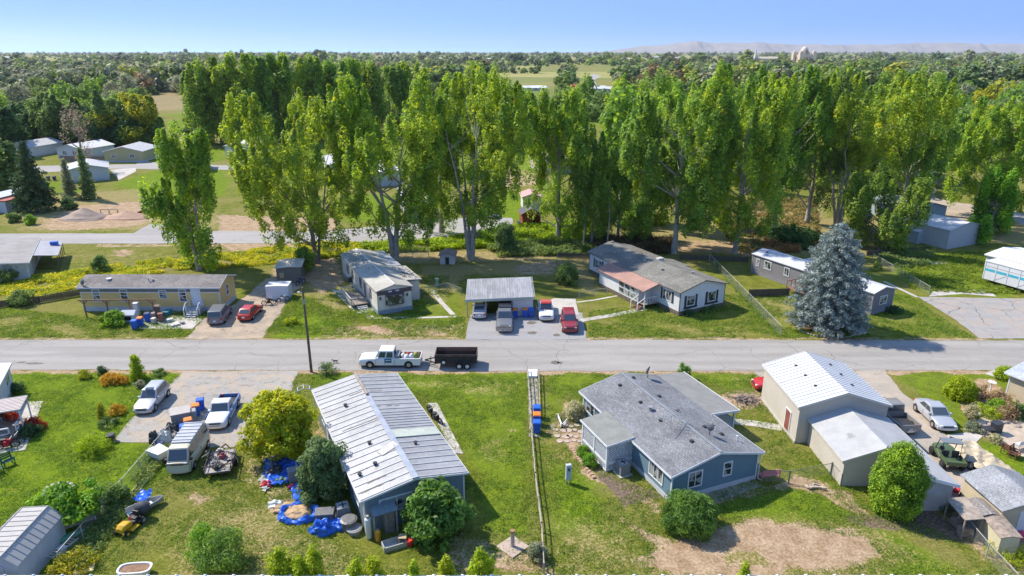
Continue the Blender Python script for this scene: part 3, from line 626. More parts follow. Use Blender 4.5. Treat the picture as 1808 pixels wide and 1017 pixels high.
for (xa, xb, y) in ((-.1,3.2,4.5),(.3,2.9,1.3),(0,3.1,.55),(-.1,2.9,6.1),(.5,3.2,7.7),(.2,3.3,8.6),(2.2,3.3,13.4),(2.5,3.3,14.6),(3.8,5.6,10.4),(4.2,6.6,11.4),(3.9,4.9,13.2),(1.5,3.2,3.8),(.1,1.2,2.9),(0,1.6,5.3),(4.6,6.2,9.9)):
    for k in range(8):
        if rnd.random() < .25: continue
        a_, b_ = xa + (xb-xa)*k/8, xa + (xb-xa)*(k+1)/8; da.bar(rp(a_, y + rnd.uniform(-.03,.03), .012), rp(b_, y + rnd.uniform(-.03,.03), .012), rnd.uniform(.04,.12), .02)
da.build('rust_streaks', S1, mr)
rc = MB(); rc.bar(rp(3.5,-.28,.05), rp(3.5,12.2,.05), .42, .09); rc.build('ridge_cap', mat('ridge_metal', (.42,.44,.48), .12, rough=.4, metal=.4), mr)
rc = MB(); rc.bar(rp(3.5,12.5,.12), rp(3.5,16.8,.14), .2, .12, None); rc.build('ridge_cap', mat('brown_ridge_wood', (.3,.25,.22), .3, 4), mr)
rc = MB(); rc.bar(rp(2.2,3.9,.05), rp(3.5,4.3,.1), .7, .06); rc.build('roof_patch', mat('cream_patch', (.45,.43,.38), .1), mr)
rc = MB(); rc.box(3.7,5.2,2.8,3.75,5.25,2.85)
rc = MB(); rc.add([rp(3.7,5.2,.04),rp(7.15,5.2,.04),rp(7.15,6.3,.04),rp(3.7,6.3,.04),rp(3.7,5.2,.09),rp(7.15,5.2,.09),rp(7.15,6.3,.09),rp(3.7,6.3,.09)],[(0,3,2,1),(4,5,6,7),(0,1,5,4),(1,2,6,5),(2,3,7,6),(3,0,4,7)]); rc.build('roof_patch', mat('greenish_fibreglass', (.4,.43,.37), .12, .8), mr)
for x, y in ((1.6,2.9),(1.9,5.6),(1.6,12.0),(.4,2.4),(4.9,4.1)): vent(mh, rp(x, y), .1, .16)
window(mh, 'S', 7, 16.5, 2.2, 1.2, 2.2, 1.0, bars=(1, 0)); window(mh, 'W', 7, 16.5, 2.0, 1.2, 1.2, 1.0); window(mh, 'W', 7, 16.5, 9.5, 1.2, 1.2, 1.0); window(mh, 'W', 7, 16.5, 13.5, 1.2, 1.2, 1.0); door(mh, 'W', 7, 16.5, 11.6, .3); window(mh, 'E', 7, 16.5, 5, 1.2, 1.2, 1.0)
# lean-to cupboard on the gable
lt = MB(); lt.add([(.35,-.9,1.75),(2.0,-.9,1.75),(2.0,-.03,1.95),(.35,-.03,1.95),(.35,-.9,1.85),(2.0,-.9,1.85),(2.0,-.03,2.05),(.35,-.03,2.05)],[(0,3,2,1),(4,5,6,7),(0,1,5,4),(1,2,6,5),(2,3,7,6),(3,0,4,7)]); lt.build('lean_to_roof', SLATE, mh)
for x in (.42, 1.92): q = MB(); q.box(x-.05,-.85,0,x+.05,-.75,1.78); q.build('post', GREYM, mh)
q = MB(); q.box(1.15,-.7,0,1.8,-.05,1.6); q.build('lean_to_cupboard', mat('grey_wood', (.2,.18,.165), .25, 3), mh)

# shop with white metal roof and lower garage
BEIGE = mat('beige_metal_siding', (.47,.43,.37), .05, .6, lines=(1, .35, .12)); BEIGES = mat('beige_gable', (.36,.33,.28), .05, .6, lines=(0, .35, .12))
SHOPR = mat('white_metal_roofing', (.6,.6,.6), .06, .5, rough=.4, metal=.1, streak=((.42,.42,.43), 0, 1.2, .56))
shp, sr, rp = house('workshop', 'tall beige workshop with bright white metal roof and six small skylights', (22.9, 48.1), 1.5, 7.1, 7.4, 3.35, 1.15, BEIGE, SHOPR, cat='workshop', over=.22, trim=mat('pale_beige_trim', (.5,.48,.43), .05), ribs=.45, ribmat=mat('roof_rib_white', (.56,.56,.56), .05, rough=.4), corners=False)
door(shp, 'W', 7.1, 7.4, 1.75, .05, .85, 1.95, mat('rust_red_door', (.22,.07,.045), .2))
for x in (2.0, 5.0):
    for y in (2.0, 3.9, 5.8): p = rp(x, y); mb = MB(); mb.box(p[0]-.11,p[1]-.11,p[2]-.06,p[0]+.11,p[1]+.11,p[2]+.07); mb.build('skylight', DARK, sr)
mb = MB(); mb.box(-.09,-.05,0,-.02,7.4,.22); mb.build('foundation', CONC, shp)
gh, gr_, rp = house('garage', 'low beige garage with light grey roll roofing in front of the workshop', (23.95, 42.3), 1.0, 6.1, 5.72, 2.2, 1.0, BEIGE, mat('light_grey_roofing', (.36,.36,.355), .09, .8, spots=((.23,.23,.23), .5, .6)), cat='garage', over=.2, overy=.12, trim=mat('pale_beige_trim', (.5,.48,.43)), rx=.47, corners=False)
mb = MB(); mb.add([(3.3,-2.9,0),(6.1,-2.9,0),(6.1,-.02,0),(3.3,-.02,0),(3.3,-2.9,2.95),(6.1,-2.9,2.15),(6.1,-.02,2.15),(3.3,-.02,2.95)],[(0,3,2,1),(4,5,6,7),(0,1,5,4),(1,2,6,5),(2,3,7,6),(3,0,4,7)]); mb.build('annexe_wall', mat('grey_annexe', (.4,.39,.38), .08), gh)
mb = MB(); q = .03; mb.add([(3.1,-3.15,3.03+q),(6.35,-3.15,2.08+q),(6.35,-.125,2.08+q),(3.1,-.125,3.03+q),(3.1,-3.15,3.15+q),(6.35,-3.15,2.2+q),(6.35,-.125,2.2+q),(3.1,-.125,3.15+q)],[(0,3,2,1),(4,5,6,7),(0,1,5,4),(1,2,6,5),(2,3,7,6),(3,0,4,7)]); mb.build('annexe_roof', mat('light_grey_roofing', (.36,.36,.355)), gh)
mb = MB(); mb.add([(3.1,-3.19,2.95),(6.35,-3.19,2.0),(6.35,-3.16,2.0),(3.1,-3.16,2.95),(3.1,-3.19,3.2),(6.35,-3.19,2.25),(6.35,-3.16,2.25),(3.1,-3.16,3.2)],[(0,3,2,1),(4,5,6,7),(0,1,5,4),(1,2,6,5),(2,3,7,6),(3,0,4,7)]); mb.build('fascia', WHITE, gh)

# tan single-wide with porch, upper left of the road
TAN = mat('tan_siding', (.64,.46,.18), .05, .6, lines=(2, .25, .2)); OLV = mat('grey_green_band', (.17,.17,.145), .08)
th_, tr_, rp = house('mobile_home', 'long tan mobile home with grey-green band, white trim and brown-grey roof', (-35.4, 77.75), 90, 4.6, 16.8, 3.1, .78, TAN, SH_TAN, over=.25, skirt=(.6, GREYTRIM), cat='mobile home')
mb = MB(); mb.box(-.03, -.02, 2.5, -.004, 16.82, 3.08); mb.build('grey_band', OLV, th_); mb = MB(); mb.box(-.04,-.03,2.4,-.006,16.83,2.5); mb.build('belt_trim', WHITE, th_)
for a, z, w2, h2 in ((14.9,1.35,.75,1.4),(11.55,1.35,.75,1.4),(6.85,1.7,.75,.95),(4.45,1.35,.75,1.4)): window(th_, 'W', 4.6, 16.8, a, z, w2, h2, bars=(0, 1))
door(th_, 'W', 4.6, 16.8, 2.85, .75, 1.0, 2.05); window(th_, 'S', 4.6, 16.8, 2.3, 1.4, .6, 1.2, bars=(0, 1))
vent(th_, rp(1.3, 13.8), .2, .1, WHITE); vent(th_, rp(1.0, 8.8), .06, .35, GREYM); vent(th_, rp(1.1, 8.4), .1, .15, GREYM)
dish('black satellite dish on the left end of the tan mobile home roof', toworld(th_, rp(.2, 16.4)), R(150), r=.38, post=.2)
st = thing('porch_steps', 'white railed entry steps at the tan mobile home door', 'steps', toworld(th_, (-.1, 2.85, 0)), R(90))
mb = MB(); mb.box(-1.3,-.8,0,-.05,.8,.7)
mb.build('landing', mat('grey_deck', (.35,.35,.34), .1), st)
mb = MB()
for k in range(3): mb.box(-1.3-.3*(k+1), -.6, 0, -1.3-.3*k, .6, .7-.18*(k+1))
mb.build('treads', mat('grey_deck', (.35,.35,.34)), st)
for y in (-.8, .8):
    mb = MB()
    for x in (-1.9, -1.3, -.1): mb.bar((x,y,0),(x,y,1.55 if x > -1.5 else 1.0),.09)
    mb.bar((-1.3,y,1.5),(-.1,y,1.5),.08); mb.bar((-1.9,y,.95),(-1.3,y,1.5),.08); mb.bar((-1.3,y,1.0),(-.1,y,1.0),.05); mb.build('railing', WHITE, st)

# white single-wide with an addition and debris on the roof
CREAM = mat('cream_white_siding', (.6,.56,.48), .08, .8, lines=(2, .2, .2)); OFFR = mat('off_white_roof_coating', (.36,.345,.3), .14, .5, spots=((.2,.17,.13), 1.6, .66))
wh_, wr_, rp = house('mobile_home', 'old cream single-wide with leaf-littered roof, bay window gable and side addition', (-16.05, 76.4), 27, 4.3, 17.3, 3.0, .55, CREAM, OFFR, over=.15, skirt=(.55, mat('blue_grey_skirting', (.24,.28,.32), .1)), trim=mat('weathered_trim', (.4,.36,.32), .1), cat='mobile home', fascia=.12)
BRN = mat('brown_trim', (.1,.075,.075), .1)
mb = MB(); mb.box(0.02,-.04,2.45,4.28,-.005,2.98); mb.build('gable_band', BRN, wh_)
# bay window: three panes angled
mb = MB(); mb.prism([(.95,-.03),(1.3,-.5),(3.0,-.5),(3.35,-.03)], 1.15, 2.5); by = mb.build('window', BRN, wh_)
for (xa, ya, xb, yb) in ((1.0,-.09,1.28,-.46),(1.36,-.51,2.12,-.51),(2.18,-.51,2.94,-.51),(3.02,-.46,3.3,-.09)):
    mb = MB(); d = Vector((yb-ya, -(xb-xa), 0)); d = -d.normalized() * .03 if d.y > 0 else d.normalized() * .03
    mb.prism([(xa,ya),(xb,yb),(xb+d.x,yb+d.y),(xa+d.x,ya+d.y)], 1.3, 2.35); mb.build('pane', GLASS, by)
for x in (.35, 3.7): mb = MB(); mb.box(x-.1,-.1,1.9,x+.1,-.03,2.25); mb.build('wall_lamp', DARK, wh_)
for x in (1.6, 2.5): mb = MB(); mb.box(x-.22,-.06,2.7,x+.22,-.045,2.88); mb.build('gable_vent', WHITE, wh_)
for a in (3.0, 7.5, 11.5, 14.0): window(wh_, 'W', 4.3, 17.3, a, 1.35, .75, 1.1, trim=BRN, bars=(0, 1))
door(wh_, 'W', 4.3, 17.3, 5.3, .6, m=BRN, trim=CREAM)
AR = mat('addition_roofing', (.34,.32,.29), .12, .7, spots=((.16,.13,.11), 1.8, .62))
mb = MB(); mb.box(4.33,2.9,0,6.3,8.7,2.65); mb.build('addition_wall', CREAM, wh_)
mb = MB(); mb.add([(4.33,2.6,2.95),(6.6,2.6,2.72),(6.6,9.0,2.72),(4.33,9.0,2.95),(4.33,2.6,3.06),(6.6,2.6,2.83),(6.6,9.0,2.83),(4.33,9.0,3.06)],[(0,3,2,1),(4,5,6,7),(0,1,5,4),(1,2,6,5),(2,3,7,6),(3,0,4,7)]); mb.build('addition_roof', AR, wh_)
mb = MB(); mb.add([(4.33,9.1,3.0),(6.0,9.1,2.9),(6.0,16.9,2.9),(4.33,16.9,3.0),(4.33,9.1,3.08),(6.0,9.1,2.98),(6.0,16.9,2.98),(4.33,16.9,3.08)],[(0,3,2,1),(4,5,6,7),(0,1,5,4),(1,2,6,5),(2,3,7,6),(3,0,4,7)]); mb.build('awning', mat('awning_metal', (.4,.42,.46), .1, rough=.4, metal=.3), wh_)
for y in (9.4, 13, 16.6): mb = MB(); mb.box(5.85,y,0,5.93,y+.08,2.95); mb.build('post', GREYM, wh_)
rnd = random.Random(3); mb = MB()
for k in range(170):
    if rnd.random() < .6: x, y = rnd.uniform(.1, 2.0), rnd.gauss(12.5, 2.4)
    else: x, y = rnd.uniform(4.4, 6.3), rnd.uniform(3, 8.6)
    if not -.1 < y < 17.3: continue
    z = (rp(x, y)[2] if x < 4.3 else 3.09 - (x-4.33)*.101) + .01; a = rnd.uniform(0, 6.28); l = rnd.uniform(.06, .3)
    mb.bar((x,y,z), (x+l*math.cos(a), y+l*math.sin(a), z+.02), rnd.uniform(.03,.13), .03)
tag(mb.build('leaf_litter', mat('leaf_litter', (.085,.07,.05), .4, 5), wr_), kind='stuff')
mb = MB(); mb.bar(rp(2.15,-.1,.03), rp(2.15,17.4,.03), .12, .06); mb.build('ridge_cap', WHITE, wr_)
dk = thing('timber_deck', 'small grey deck with steps and covered grill beside the cream single-wide', 'deck', toworld(wh_, (-.2, 2.6, 0)), R(27))
mb = MB(); mb.box(-2.2,0.6,.5,-.1,5.4,.6)
mb.build('deck_floor', WOOD, dk); DW = mat('whitewashed_wood', (.48,.46,.43), .15, 3)
for a, b in (((-2.2,.6),(-2.2,5.4)),((-2.2,5.4),(-.1,5.4)),((-2.2,.6),(-1.5,.6))):
    mb = MB(); mb.bar((*a,1.45),(*b,1.45),.08); mb.bar((*a,.95),(*b,.95),.05); n = max(1,int(math.dist(a,b)/.4))
    for k in range(n+1): p = (a[0]+(b[0]-a[0])*k/n, a[1]+(b[1]-a[1])*k/n); mb.bar((*p,.0 if k in (0,n) else .6),(*p,1.45),.06)
    mb.build('railing', DW, dk)
mb = MB()
for k in range(3): mb.box(-1.5,.6-.28*(k+1),0,-.3,.6-.28*k,.5-.14*(k+1))
mb.build('steps', DW, dk)

# white house with weathered shingles and rust porch roof
WSID = mat('white_lap_siding', (.68,.68,.68), .05, .8, lines=(2, .2, .15)); BRK = mat('brown_stone_skirt', (.14,.115,.09), .25, 4)
hh, hr, rp = house('manufactured_house', 'white double-wide house with weathered shingle roof, black shutters and rust-red porch roof', (19.95, 76.1), 27.5, 7.1, 19.3, 3.05, .95, WSID, SH_DARK, skirt=(.55, BRK), trim=mat('dark_fascia', (.14,.12,.1), .1), fascia=.12)
for a in (1.6, 4.9):
    window(hh, 'S', 7.1, 19.3, a + .1, 1.15, 1.15, 1.15, bars=(0, 0), shutters=True)
    mb = MB(); sbox(mb, 'S', 7.1, 19.3, a-.95, a+1.15, .75, 1.0, .003, .05); mb.build('window_box', SHUT, hh)
window(hh, 'W', 7.1, 19.3, 2.3, 1.35, 1.5, 1.2, bars=(2, 0), shutters=True); window(hh, 'W', 7.1, 19.3, 17.0, 1.35, 1.5, 1.0, bars=(1, 0), shutters=True)
door(hh, 'W', 7.1, 19.3, 5.6, .6, m=WHITE)
RUST = mat('rust_red_roofing', (.33,.19,.15), .12, .8)
# enclosed porch along the west side with glazing
mb = MB(); mb.box(-2.3,5.2,.55,-.02,13.4,2.3); mb.build('porch_wall', WSID, hh); mb = MB(); mb.box(-2.33,5.17,-.05,-.02,13.43,.55); mb.build('porch_skirt', BRK, hh)
mb = MB(); mb.add([(-2.6,3.6,2.32),(0,3.6,3.02),(0,13.9,3.02),(-2.6,13.9,2.32),(-2.6,3.6,2.42),(0,3.6,3.13),(0,13.9,3.13),(-2.6,13.9,2.42)],[(0,3,2,1),(4,5,6,7),(0,1,5,4),(1,2,6,5),(2,3,7,6),(3,0,4,7)]); mb.build('porch_roof', RUST, hh)
mb = MB(); mb.add([(-2.3,5.2,2.3),(-.02,5.2,2.3),(-.02,5.2,2.95),(-2.3,13.4,2.3),(-.02,13.4,2.3),(-.02,13.4,2.95)],[(0,1,2),(3,5,4),(0,2,5,3)]); mb.build('porch_gable', WSID, hh)
for k in range(3):
    y = 5.9 + k * 1.25
    for z0, z1 in ((.85,1.45),(1.57,2.17)):
        f = MB(); f.box(-2.36,y-.55,z0-.05,-2.305,y+.55,z1+.05); fo = f.build('window', WHITE, hh); g = MB(); g.box(-2.375,y-.48,z0+.02,-2.362,y+.48,z1-.02); g.build('pane', GLASS, fo)
mb = MB(); mb.box(-2.3,3.7,.5,-.05,5.15,.6); mb.build('porch_floor', WOOD, hh)
for p in ((-2.25,3.75),(-2.25,5.0)): q = MB(); q.box(p[0]-.06,p[1]-.06,0,p[0]+.06,p[1]+.06,2.4); q.build('post', WHITE, hh)
for a, b in (((-2.25,3.75),(-.1,3.75)),):
    mb = MB(); mb.bar((*a,1.4),(*b,1.4),.09)
    for k in range(10): p = (a[0]+(b[0]-a[0])*k/9, a[1]); mb.bar((*p,.6),(*p,1.4),.05)
    mb.build('railing', WHITE, hh)
mb = MB()
for k in range(3): mb.box(-2.4-.3*(k+1),3.8,0,-2.4-.3*k,5.0,.5-.14*(k+1))
mb.build('steps', mat('brown_steps', (.15,.08,.05), .2), hh)
for y in (3.75, 5.05): mb = MB(); mb.bar((-3.3,y,.9),(-2.3,y,1.4),.08); mb.bar((-3.3,y,0),(-3.3,y,.9),.09); mb.build('handrail', WHITE, hh)
# hip extension over the near-left corner and rear bump
mb = MB(); mb.add([(-.02,.0,3.06),(1.5,.0,3.06),(1.5,4.6,3.06),(-.02,4.6,3.06),(.9,2.3,3.55)],[(0,1,4),(1,2,4),(2,3,4),(3,0,4)]); 
mb = MB(); mb.box(7.15,8.5,0,8.6,11.8,2.5); mb.build('rear_bay', WSID, hh); mb = MB(); mb.add([(7.1,8.2,2.98),(9.0,8.2,2.55),(9.0,12.1,2.55),(7.1,12.1,2.98),(7.1,8.2,3.08),(9.0,8.2,2.65),(9.0,12.1,2.65),(7.1,12.1,3.08)],[(0,3,2,1),(4,5,6,7),(0,1,5,4),(1,2,6,5),(2,3,7,6),(3,0,4,7)]); mb.build('rear_bay_roof', SH_DARK, hh)
for x, y in ((1.6,15.5),(2.4,10.0),(2.2,6.2),(4.4,3.0),(3.5,18.8)): vent(hh, rp(x, y), .14, .16, GREYM)
mb = MB(); p = rp(4.6, 9.6); mb.box(p[0]-.45,p[1]-.3,p[2]-.3,p[0]+.45,p[1]+.3,p[2]+.3); mb.build('roof_cooler', mat('cooler_beige', (.5,.48,.44), .1), hh, bevel=.04)
mb = MB(); rnd = random.Random(8)
for k in range(22): x, y = rnd.uniform(4.0,5.6), rnd.uniform(12.3,15.2); mb.bar(rp(x,y,.02), rp(x+rnd.uniform(.1,.4),y+rnd.uniform(-.2,.2),.03), .16, .03)
mb.build('missing_shingle_patch', mat('bare_roof_wood', (.3,.17,.1), .3, 4), hr)

# grey single-wide behind the spruce
GREYS = mat('grey_siding', (.2,.19,.2), .06, .8); 
gg, g2, rp = house('mobile_home', 'grey single-wide home with white roof behind the blue spruce', (42.98, 76.33), 27.5, 3.9, 19.0, 2.75, .5, GREYS, mat('white_coated_roof', (.46,.47,.5), .07), over=.12, skirt=(.5, mat('grey_skirting', (.23,.22,.23), .06)), cat='mobile home', trim=mat('grey_trim', (.34,.34,.35), .05), fascia=.1)
window(gg, 'S', 3.9, 19, 2.0, 1.2, 1.2, .95); 
for a, w2, h2 in ((12.8,.7,1.0),(16.1,1.1,1.0),(17.9,.4,.9),(8,1,1),(3.5,1,1)): window(gg, 'W', 3.9, 19, a, 1.35, w2, h2, bars=(1,0))
vent(gg, rp(1.2, 17.6), .1, .1); 
mb = MB(); mb.box(3.93,6,0,6.3,14,2.5); mb.build('addition_wall', GREYS, gg); mb = MB(); mb.box(3.93,5.8,2.5,6.5,14.2,2.62); mb.build('addition_roof', mat('white_coated_roof', (.46,.47,.5)), gg)
mb = MB(); mb.box(-2.3,6.8,.6,-.03,10.6,.7); mb.build('deck_floor', mat('red_brown_deck', (.25,.13,.09), .2, 3), gg)
for a in (6.8, 10.6):
    mb = MB(); mb.bar((-2.3,a,1.6),(-.1,a,1.6),.08)
    for x in (-2.3,-1.5,-.8,-.1): mb.bar((x,a,0),(x,a,1.6),.08)
    mb.build('railing', mat('red_brown_deck', (.25,.13,.09)), gg)

# carport
ct = thing('carport', 'open carport with streaked silver metal roof over parked vehicles', 'carport', (-5.3, 75.9, 0), R(1.5))
CMET = mat('carport_roof_metal', (.32,.32,.34), .16, .5, rough=.45, metal=.25, streak=((.46,.46,.48), 1, 2, .48))
mb = MB(); mb.add([(-.2,-.2,2.15),(7.9,-.2,2.45),(7.9,6.4,2.75),(-.2,6.4,2.5),(-.2,-.2,2.25),(7.9,-.2,2.55),(7.9,6.4,2.85),(-.2,6.4,2.6)],[(0,3,2,1),(4,5,6,7),(0,1,5,4),(1,2,6,5),(2,3,7,6),(3,0,4,7)]); cr_ = mb.build('roof', CMET, ct)
mb = MB()
for k in range(28): x = -.1 + k * .3; mb.bar((x,-.2,2.28+.3*x/8.1),(x,6.4,2.63+.25*x/8.1),.05,.04)
mb.build('standing_seams', mat('seam_grey', (.46,.46,.49), .1, rough=.4, metal=.2), cr_)
mb = MB(); mb.add([(-.25,-.26,1.95),(7.95,-.26,2.2),(7.95,-.21,2.2),(-.25,-.21,1.95),(-.25,-.26,2.27),(7.95,-.26,2.57),(7.95,-.21,2.57),(-.25,-.21,2.27)],[(0,3,2,1),(4,5,6,7),(0,1,5,4),(1,2,6,5),(2,3,7,6),(3,0,4,7)]); mb.build('fascia', mat('pale_green_trim', (.42,.43,.38), .06), ct)
for x in (0, 2.2, 5.3):
    for y in (.0, 6.2): mb = MB(); mb.box(x-.05,y-.05,0,x+.05,y+.05,2.15+.03*x); mb.build('post', GREYM, ct)
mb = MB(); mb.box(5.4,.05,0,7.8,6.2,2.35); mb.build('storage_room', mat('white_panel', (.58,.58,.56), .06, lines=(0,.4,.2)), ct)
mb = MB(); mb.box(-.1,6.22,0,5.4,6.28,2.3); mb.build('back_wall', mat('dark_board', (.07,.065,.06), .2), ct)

# left house with metal awning
LHO = (G(47,464,2.5).x - 11*math.cos(R(28)), G(47,464,2.5).y - 11*math.sin(R(28)))
lh, lr, rp = house('house', 'small pale grey house with faded flat roof beside the back road', LHO, 28, 11, 14.5, 2.5, .6, mat('pale_blue_grey_siding', (.4,.42,.43), .06), mat('faded_grey_roof', (.25,.235,.22), .12, .6), over=.3, cat='house')
mb = MB(); mb.bar(rp(5.5,-.3,.04),rp(5.5,14.8,.04),.35,.07); mb.build('ridge_cap', mat('pale_ridge', (.5,.49,.46), .1), lr)
mb = MB(); mb.add([(11.3,4,2.4),(14.3,4,2.0),(14.3,13,2.0),(11.3,13,2.4),(11.3,4,2.48),(14.3,4,2.08),(14.3,13,2.08),(11.3,13,2.48)],[(0,3,2,1),(4,5,6,7),(0,1,5,4),(1,2,6,5),(2,3,7,6),(3,0,4,7)]); mb.build('awning', mat('awning_tin', (.34,.33,.34), .1, .8, rough=.5, metal=.2), lh)
for y in (4.2,6.2,8.4,10.6,12.8): mb = MB(); mb.box(14.1,y-.05,0,14.2,y+.05,2.02); mb.build('post', mat('brown_post', (.14,.1,.07), .2), lh)
window(lh, 'E', 11, 14.5, 5, .9, .9, 1.0); door(lh, 'E', 11, 14.5, 8.2, .3, m=mat('brown_door', (.12,.05,.03), .1)); window(lh, 'S', 11, 14.5, 7.5, 1, 1.2, 1)
mb = MB(); mb.add([rp(4.9,8,.05),rp(8.2,8,.05),rp(8.2,10,.05),rp(4.9,10,.05)],[(0,1,2,3)]); 
tr = thing('storage_box', 'blue plastic storage box lying on the awning roof', 'box', toworld(lh, (13.4, 10.4, 2.16)), R(20)); mb = MB(); mb.box(-.5,-.35,0,.5,.35,.5); mb.build('tub', mat('bin_blue', (.02,.11,.5), .08, rough=.5), tr, bevel=.05); mb = MB(); mb.box(-.54,-.39,.5,.54,.39,.56); mb.build('lid', mat('bin_blue', (.02,.11,.5)), tr)

eh, er, rp = house('house', 'white house with white roof cut by the left edge, near side of the road', (-49.3, 46.4), 25, 7.0, 9, 2.5, .6, mat('white_stucco', (.58,.59,.6), .05), mat('pale_roof', (.55,.55,.56), .06), over=.22, skirt=(.4, mat('blue_grey_skirting', (.24,.28,.32))))
window(eh, 'E', 7, 9, 7.5, 1.2, 1.1, .9); window(eh, 'E', 7, 9, 3.5, 1.1, 1.3, .9); window(eh, 'S', 7, 9, 3.5, 1.1, 1.3, .9)
# beige house at the right edge
rh_, rr_, rp = house('house', 'beige house with pale shingle roof at the right edge behind the rock garden', (48.2, 49.3), 25, 8, 7.2, 2.45, .7, mat('cream_tan_siding', (.5,.42,.29), .05), shingle('pale_blue_shingles', (.34,.37,.42), (.42,.45,.5)), over=.35, trim=WHITE)
window(rh_, 'W', 8, 7.2, 3, 1, 1.2, 1)
mb = MB(); mb.add([(-3.4,-2.0,2.3),(.0,-2.0,2.42),(.0,2.6,2.42),(-3.4,2.6,2.3),(-3.4,-2.0,2.42),(0,-2.0,2.54),(0,2.6,2.54),(-3.4,2.6,2.42)],[(0,3,2,1),(4,5,6,7),(0,1,5,4),(1,2,6,5),(2,3,7,6),(3,0,4,7)]); mb.build('patio_roof', mat('pale_patio_roof', (.5,.52,.56), .06), rh_)
for y in (-1.8, 2.4): q = MB(); q.box(-3.3,y-.06,0,-3.18,y+.06,2.3); q.build('post', WHITE, rh_)

def shed(name, label, origin, ang, prof, Lh, wall, roof, cat='shed', over=.1, ribs=0, skin=.05, trim=None):
    """extruded profile prof = [(x, z)...] from left eave over the top to right eave; walls below, roof skin above"""
    h = thing(name, label, cat, (*origin, 0), R(ang)); n = len(prof)
    P = [(prof[0][0], 0, 0), (prof[-1][0], 0, 0)] + [(x, 0, z) for x, z in prof[::-1]]; Q = [(x, Lh, z) for x, y, z in P]; k = len(P)
    mb = MB(); mb.add(P + Q, [tuple(range(k)), tuple(range(2*k-1, k-1, -1))] + [(i, k+i, k+(i+1)%k, (i+1)%k) for i in range(k)]); mb.build('wall', wall, h)
    r = MB(); x0, z0 = prof[0]; x1, z1 = prof[1]; d = math.hypot(x1-x0, z1-z0); pr = [(x0-(x1-x0)*over/d, z0-(z1-z0)*over/d)] + list(prof[1:-1])
    x0, z0 = prof[-1]; x1, z1 = prof[-2]; d = math.hypot(x1-x0, z1-z0); pr.append((x0-(x1-x0)*over/d, z0-(z1-z0)*over/d))
    for a, b in zip(pr, pr[1:]):
        r.add([(a[0],-over,a[1]+.008),(b[0],-over,b[1]+.008),(b[0],Lh+over,b[1]+.008),(a[0],Lh+over,a[1]+.008),(a[0],-over,a[1]+skin),(b[0],-over,b[1]+skin),(b[0],Lh+over,b[1]+skin),(a[0],Lh+over,a[1]+skin)],
              [(0,3,2,1),(4,5,6,7),(0,1,5,4),(1,2,6,5),(2,3,7,6),(3,0,4,7)])
    ro = r.build('roof', roof, h)
    if ribs:
        rb = MB(); m_ = int((Lh+2*over)/ribs)
        for i in range(m_+1):
            y = -over + i*(Lh+2*over)/m_
            for a, b in zip(pr, pr[1:]): rb.bar((a[0],y,a[1]+skin+.01),(b[0],y,b[1]+skin+.01),.045,.04)
        for a in pr[1:-1]: rb.bar((a[0],-over,a[1]+skin+.015),(a[0],Lh+over,a[1]+skin+.015),.07,.05)
        rb.build('roof_ribs', trim or roof, ro)
    return h, ro
SHW = mat('pale_metal_shed', (.42,.45,.48), .07, 1, lines=(1, .25, .2)); SHR = mat('cream_metal_roof', (.38,.365,.34), .06)
s1, _ = shed('garden_shed', 'pale metal gambrel shed with ribbed cream roof in the bottom left corner', (-31.75, 31.9), 3, [(0,1.85),(.75,2.45),(2.35,2.5),(3.1,1.85)], 4.5, SHW, SHR, over=.08, ribs=.45, trim=mat('shed_rib', (.3,.29,.28), .1))
mb = MB(); mb.box(.8,-.03,.05,2.3,-.005,1.8); mb.build('door', mat('shed_door', (.36,.39,.42), .06), s1)
s2, _ = shed('garden_shed', 'beige shed with grey shingle gable roof behind the small lean-tos, lower right', (31.7, 36.9), 3, [(0,2.1),(1.9,2.75),(3.8,2.1)], 3.6, mat('cream_tan_siding', (.5,.42,.29)), shingle('pale_shed_shingles', (.25,.26,.275), (.31,.32,.335)), over=.25, skin=.08)
mb = MB(); mb.box(1.2,-.03,.05,2.2,-.005,1.9); mb.build('door', WHITE, s2); mb = MB(); mb.box(-.28,-.29,1.9,4.08,-.26,2.0); 
s3, _ = shed('storage_box_shed', 'low grey plastic storage shed with textured lid roof, lower right', (30.3, 36.9), 0, [(0,1.55),(.7,1.75),(1.3,1.6)], 1.6, mat('grey_board', (.2,.2,.2), .1), SH_TAN, over=.08)
mb = MB(); mb.box(.5,-.03,.8,.85,-.005,1.1); mb.build('window', GLASS, s3)
s4, _ = shed('garden_shed', 'small cream shed with worn wooden lid roof by the lower right fence', (30.35, 34.9), -6, [(0,1.5),(.5,1.65),(1.1,1.6)], 2.1, mat('cream_board', (.5,.45,.31), .08), WOOD, over=.1)
lt = thing('lean_to', 'rickety open lean-to with stained plywood roof beside the low storage shed', 'lean-to', (29.2, 36.6, 0), R(0)); mb = MB(); mb.add([(-.1,-.1,1.5),(1.15,-.1,1.6),(1.15,2.0,1.75),(-.1,2.0,1.6),(-.1,-.1,1.56),(1.15,-.1,1.66),(1.15,2.0,1.81),(-.1,2.0,1.66)],[(0,3,2,1),(4,5,6,7),(0,1,5,4),(1,2,6,5),(2,3,7,6),(3,0,4,7)]); mb.build('roof', mat('stained_plywood', (.3,.25,.2), .25, 2), lt)
for x, y in ((0,0),(1.05,0),(0,1.9),(1.05,1.9)): q = MB(); q.box(x-.04,y-.04,0,x+.04,y+.04,1.5); q.build('post', WOOD, lt)
q = MB(); q.box(.1,.2,0,.9,.7,.6); q.box(.3,1.0,0,1.0,1.7,.45); q.build('shelf', WOOD, lt)
